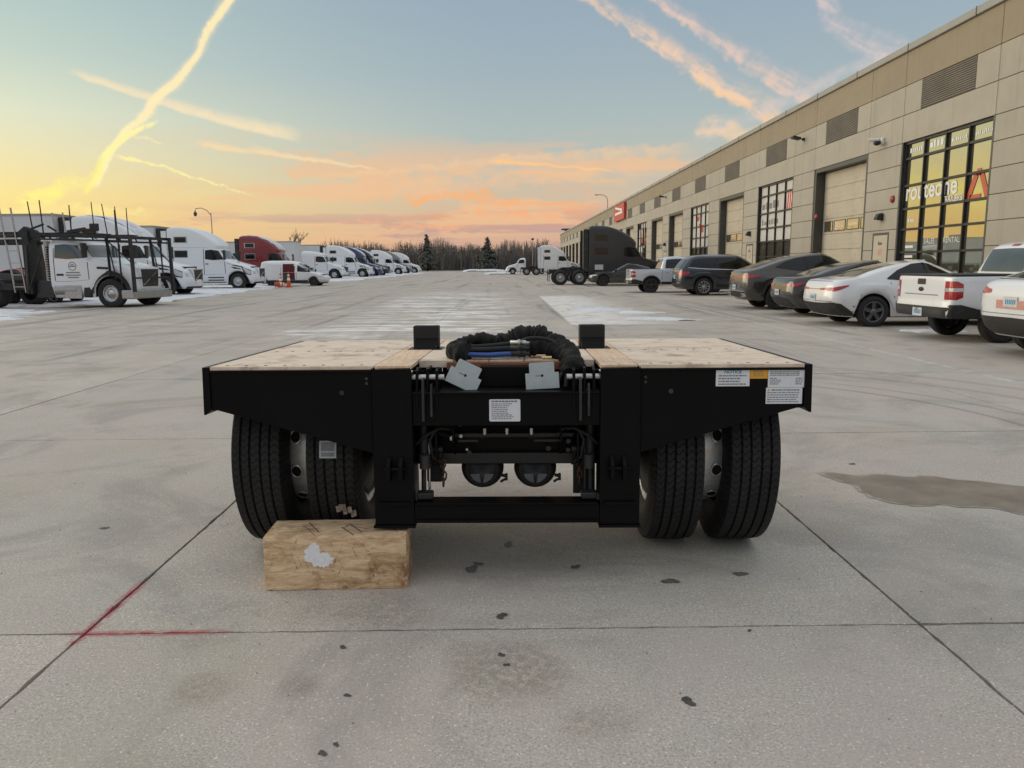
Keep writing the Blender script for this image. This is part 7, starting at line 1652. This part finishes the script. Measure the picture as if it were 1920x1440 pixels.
tr_spec = [(-26.0, 205, 11.5, 'bare tree with a wide crown just right of the long pale trailer'), (-21.5, 212, 10.5, 'tall thin bare tree left of the first conifer'), (-31, 200, 9.5, 'bare tree rising above the far white truck roofs'),
           (-17.0, 216, 9.0, 'bare tree just right of the first conifer'), (-12.0, 222, 9.5, 'bare tree between the two conifers, left one'), (-8.5, 218, 9.0, 'bare tree between the two conifers, right one'),
           (1.5, 222, 9.5, 'bare tree close right of the second conifer'), (5.2, 214, 8.5, 'pale bare tree left of the far lamp post'), (8.6, 210, 9.0, 'pale bare tree right of the far lamp post'), (12.0, 220, 10.0, 'bare tree just left of the warehouse end'),
           (-40, 150, 10.5, 'bare tree above the roof of the dark red truck'), (-36, 210, 10.0, 'bare tree behind the long pale trailer')]
for k, (x, y, h, lb) in enumerate(tr_spec): bare_tree(x, y, h, lb, 30 + k, 'bark2' if 'pale' in lb else 'bark')
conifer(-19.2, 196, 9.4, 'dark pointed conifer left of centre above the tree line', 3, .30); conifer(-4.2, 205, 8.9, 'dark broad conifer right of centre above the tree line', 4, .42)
rr = random.Random(77); mb = MB()
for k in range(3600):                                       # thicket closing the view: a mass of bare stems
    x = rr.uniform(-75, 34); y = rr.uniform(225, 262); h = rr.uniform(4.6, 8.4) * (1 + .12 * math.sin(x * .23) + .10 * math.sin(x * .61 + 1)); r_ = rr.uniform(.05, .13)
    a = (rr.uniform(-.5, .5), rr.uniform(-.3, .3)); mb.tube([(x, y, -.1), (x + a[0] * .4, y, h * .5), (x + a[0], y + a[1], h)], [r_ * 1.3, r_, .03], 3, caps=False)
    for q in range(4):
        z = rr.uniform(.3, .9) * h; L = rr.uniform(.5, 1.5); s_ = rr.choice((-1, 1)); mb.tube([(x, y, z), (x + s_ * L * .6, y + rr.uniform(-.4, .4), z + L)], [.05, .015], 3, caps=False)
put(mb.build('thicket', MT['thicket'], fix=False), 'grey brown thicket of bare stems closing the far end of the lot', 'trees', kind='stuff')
def lamp_post(x, y, h, label, arm=-1.6, lantern=True):
    r = empty('street_lamp', (x, y, -0.05), 0, label, 'street lamp')
    mb = MB(); mb.cyl((0, 0, 0), (0, 0, h), .08, .045, 10); mb.build('pole', MT['cap'], r)
    if lantern:
        mb = MB(); mb.tube([(0, 0, h - .3), (arm * .25, 0, h + .25), (arm * .6, 0, h + .5), (arm * .95, 0, h + .45), (arm, 0, h + .2)], .045, 8); mb.build('arm', MT['cap'], r)
        mb = MB(); mb.lathe([(.2, .04), (.08, .12), (-.04, .19), (-.1, .2), (-.36, .11), (-.4, 0)], 14, 'Z', (arm, 0, h)); mb.build('lantern', MT['jamb'], r)
    else:
        mb = MB(); mb.lathe([(0, .05), (.1, .3), (.35, .32), (.45, .1), (.45, 0)], 12, 'Z', (0, 0, h)); mb.build('lantern', MT['jamb'], r)
lamp_post(-31.8, 86.0, 7.3, 'curved arm street lamp above the white sleeper truck', -1.7)
lamp_post(6.0, 160.0, 6.4, 'slim lamp post far away between the bare trees and the warehouse', 0, False)
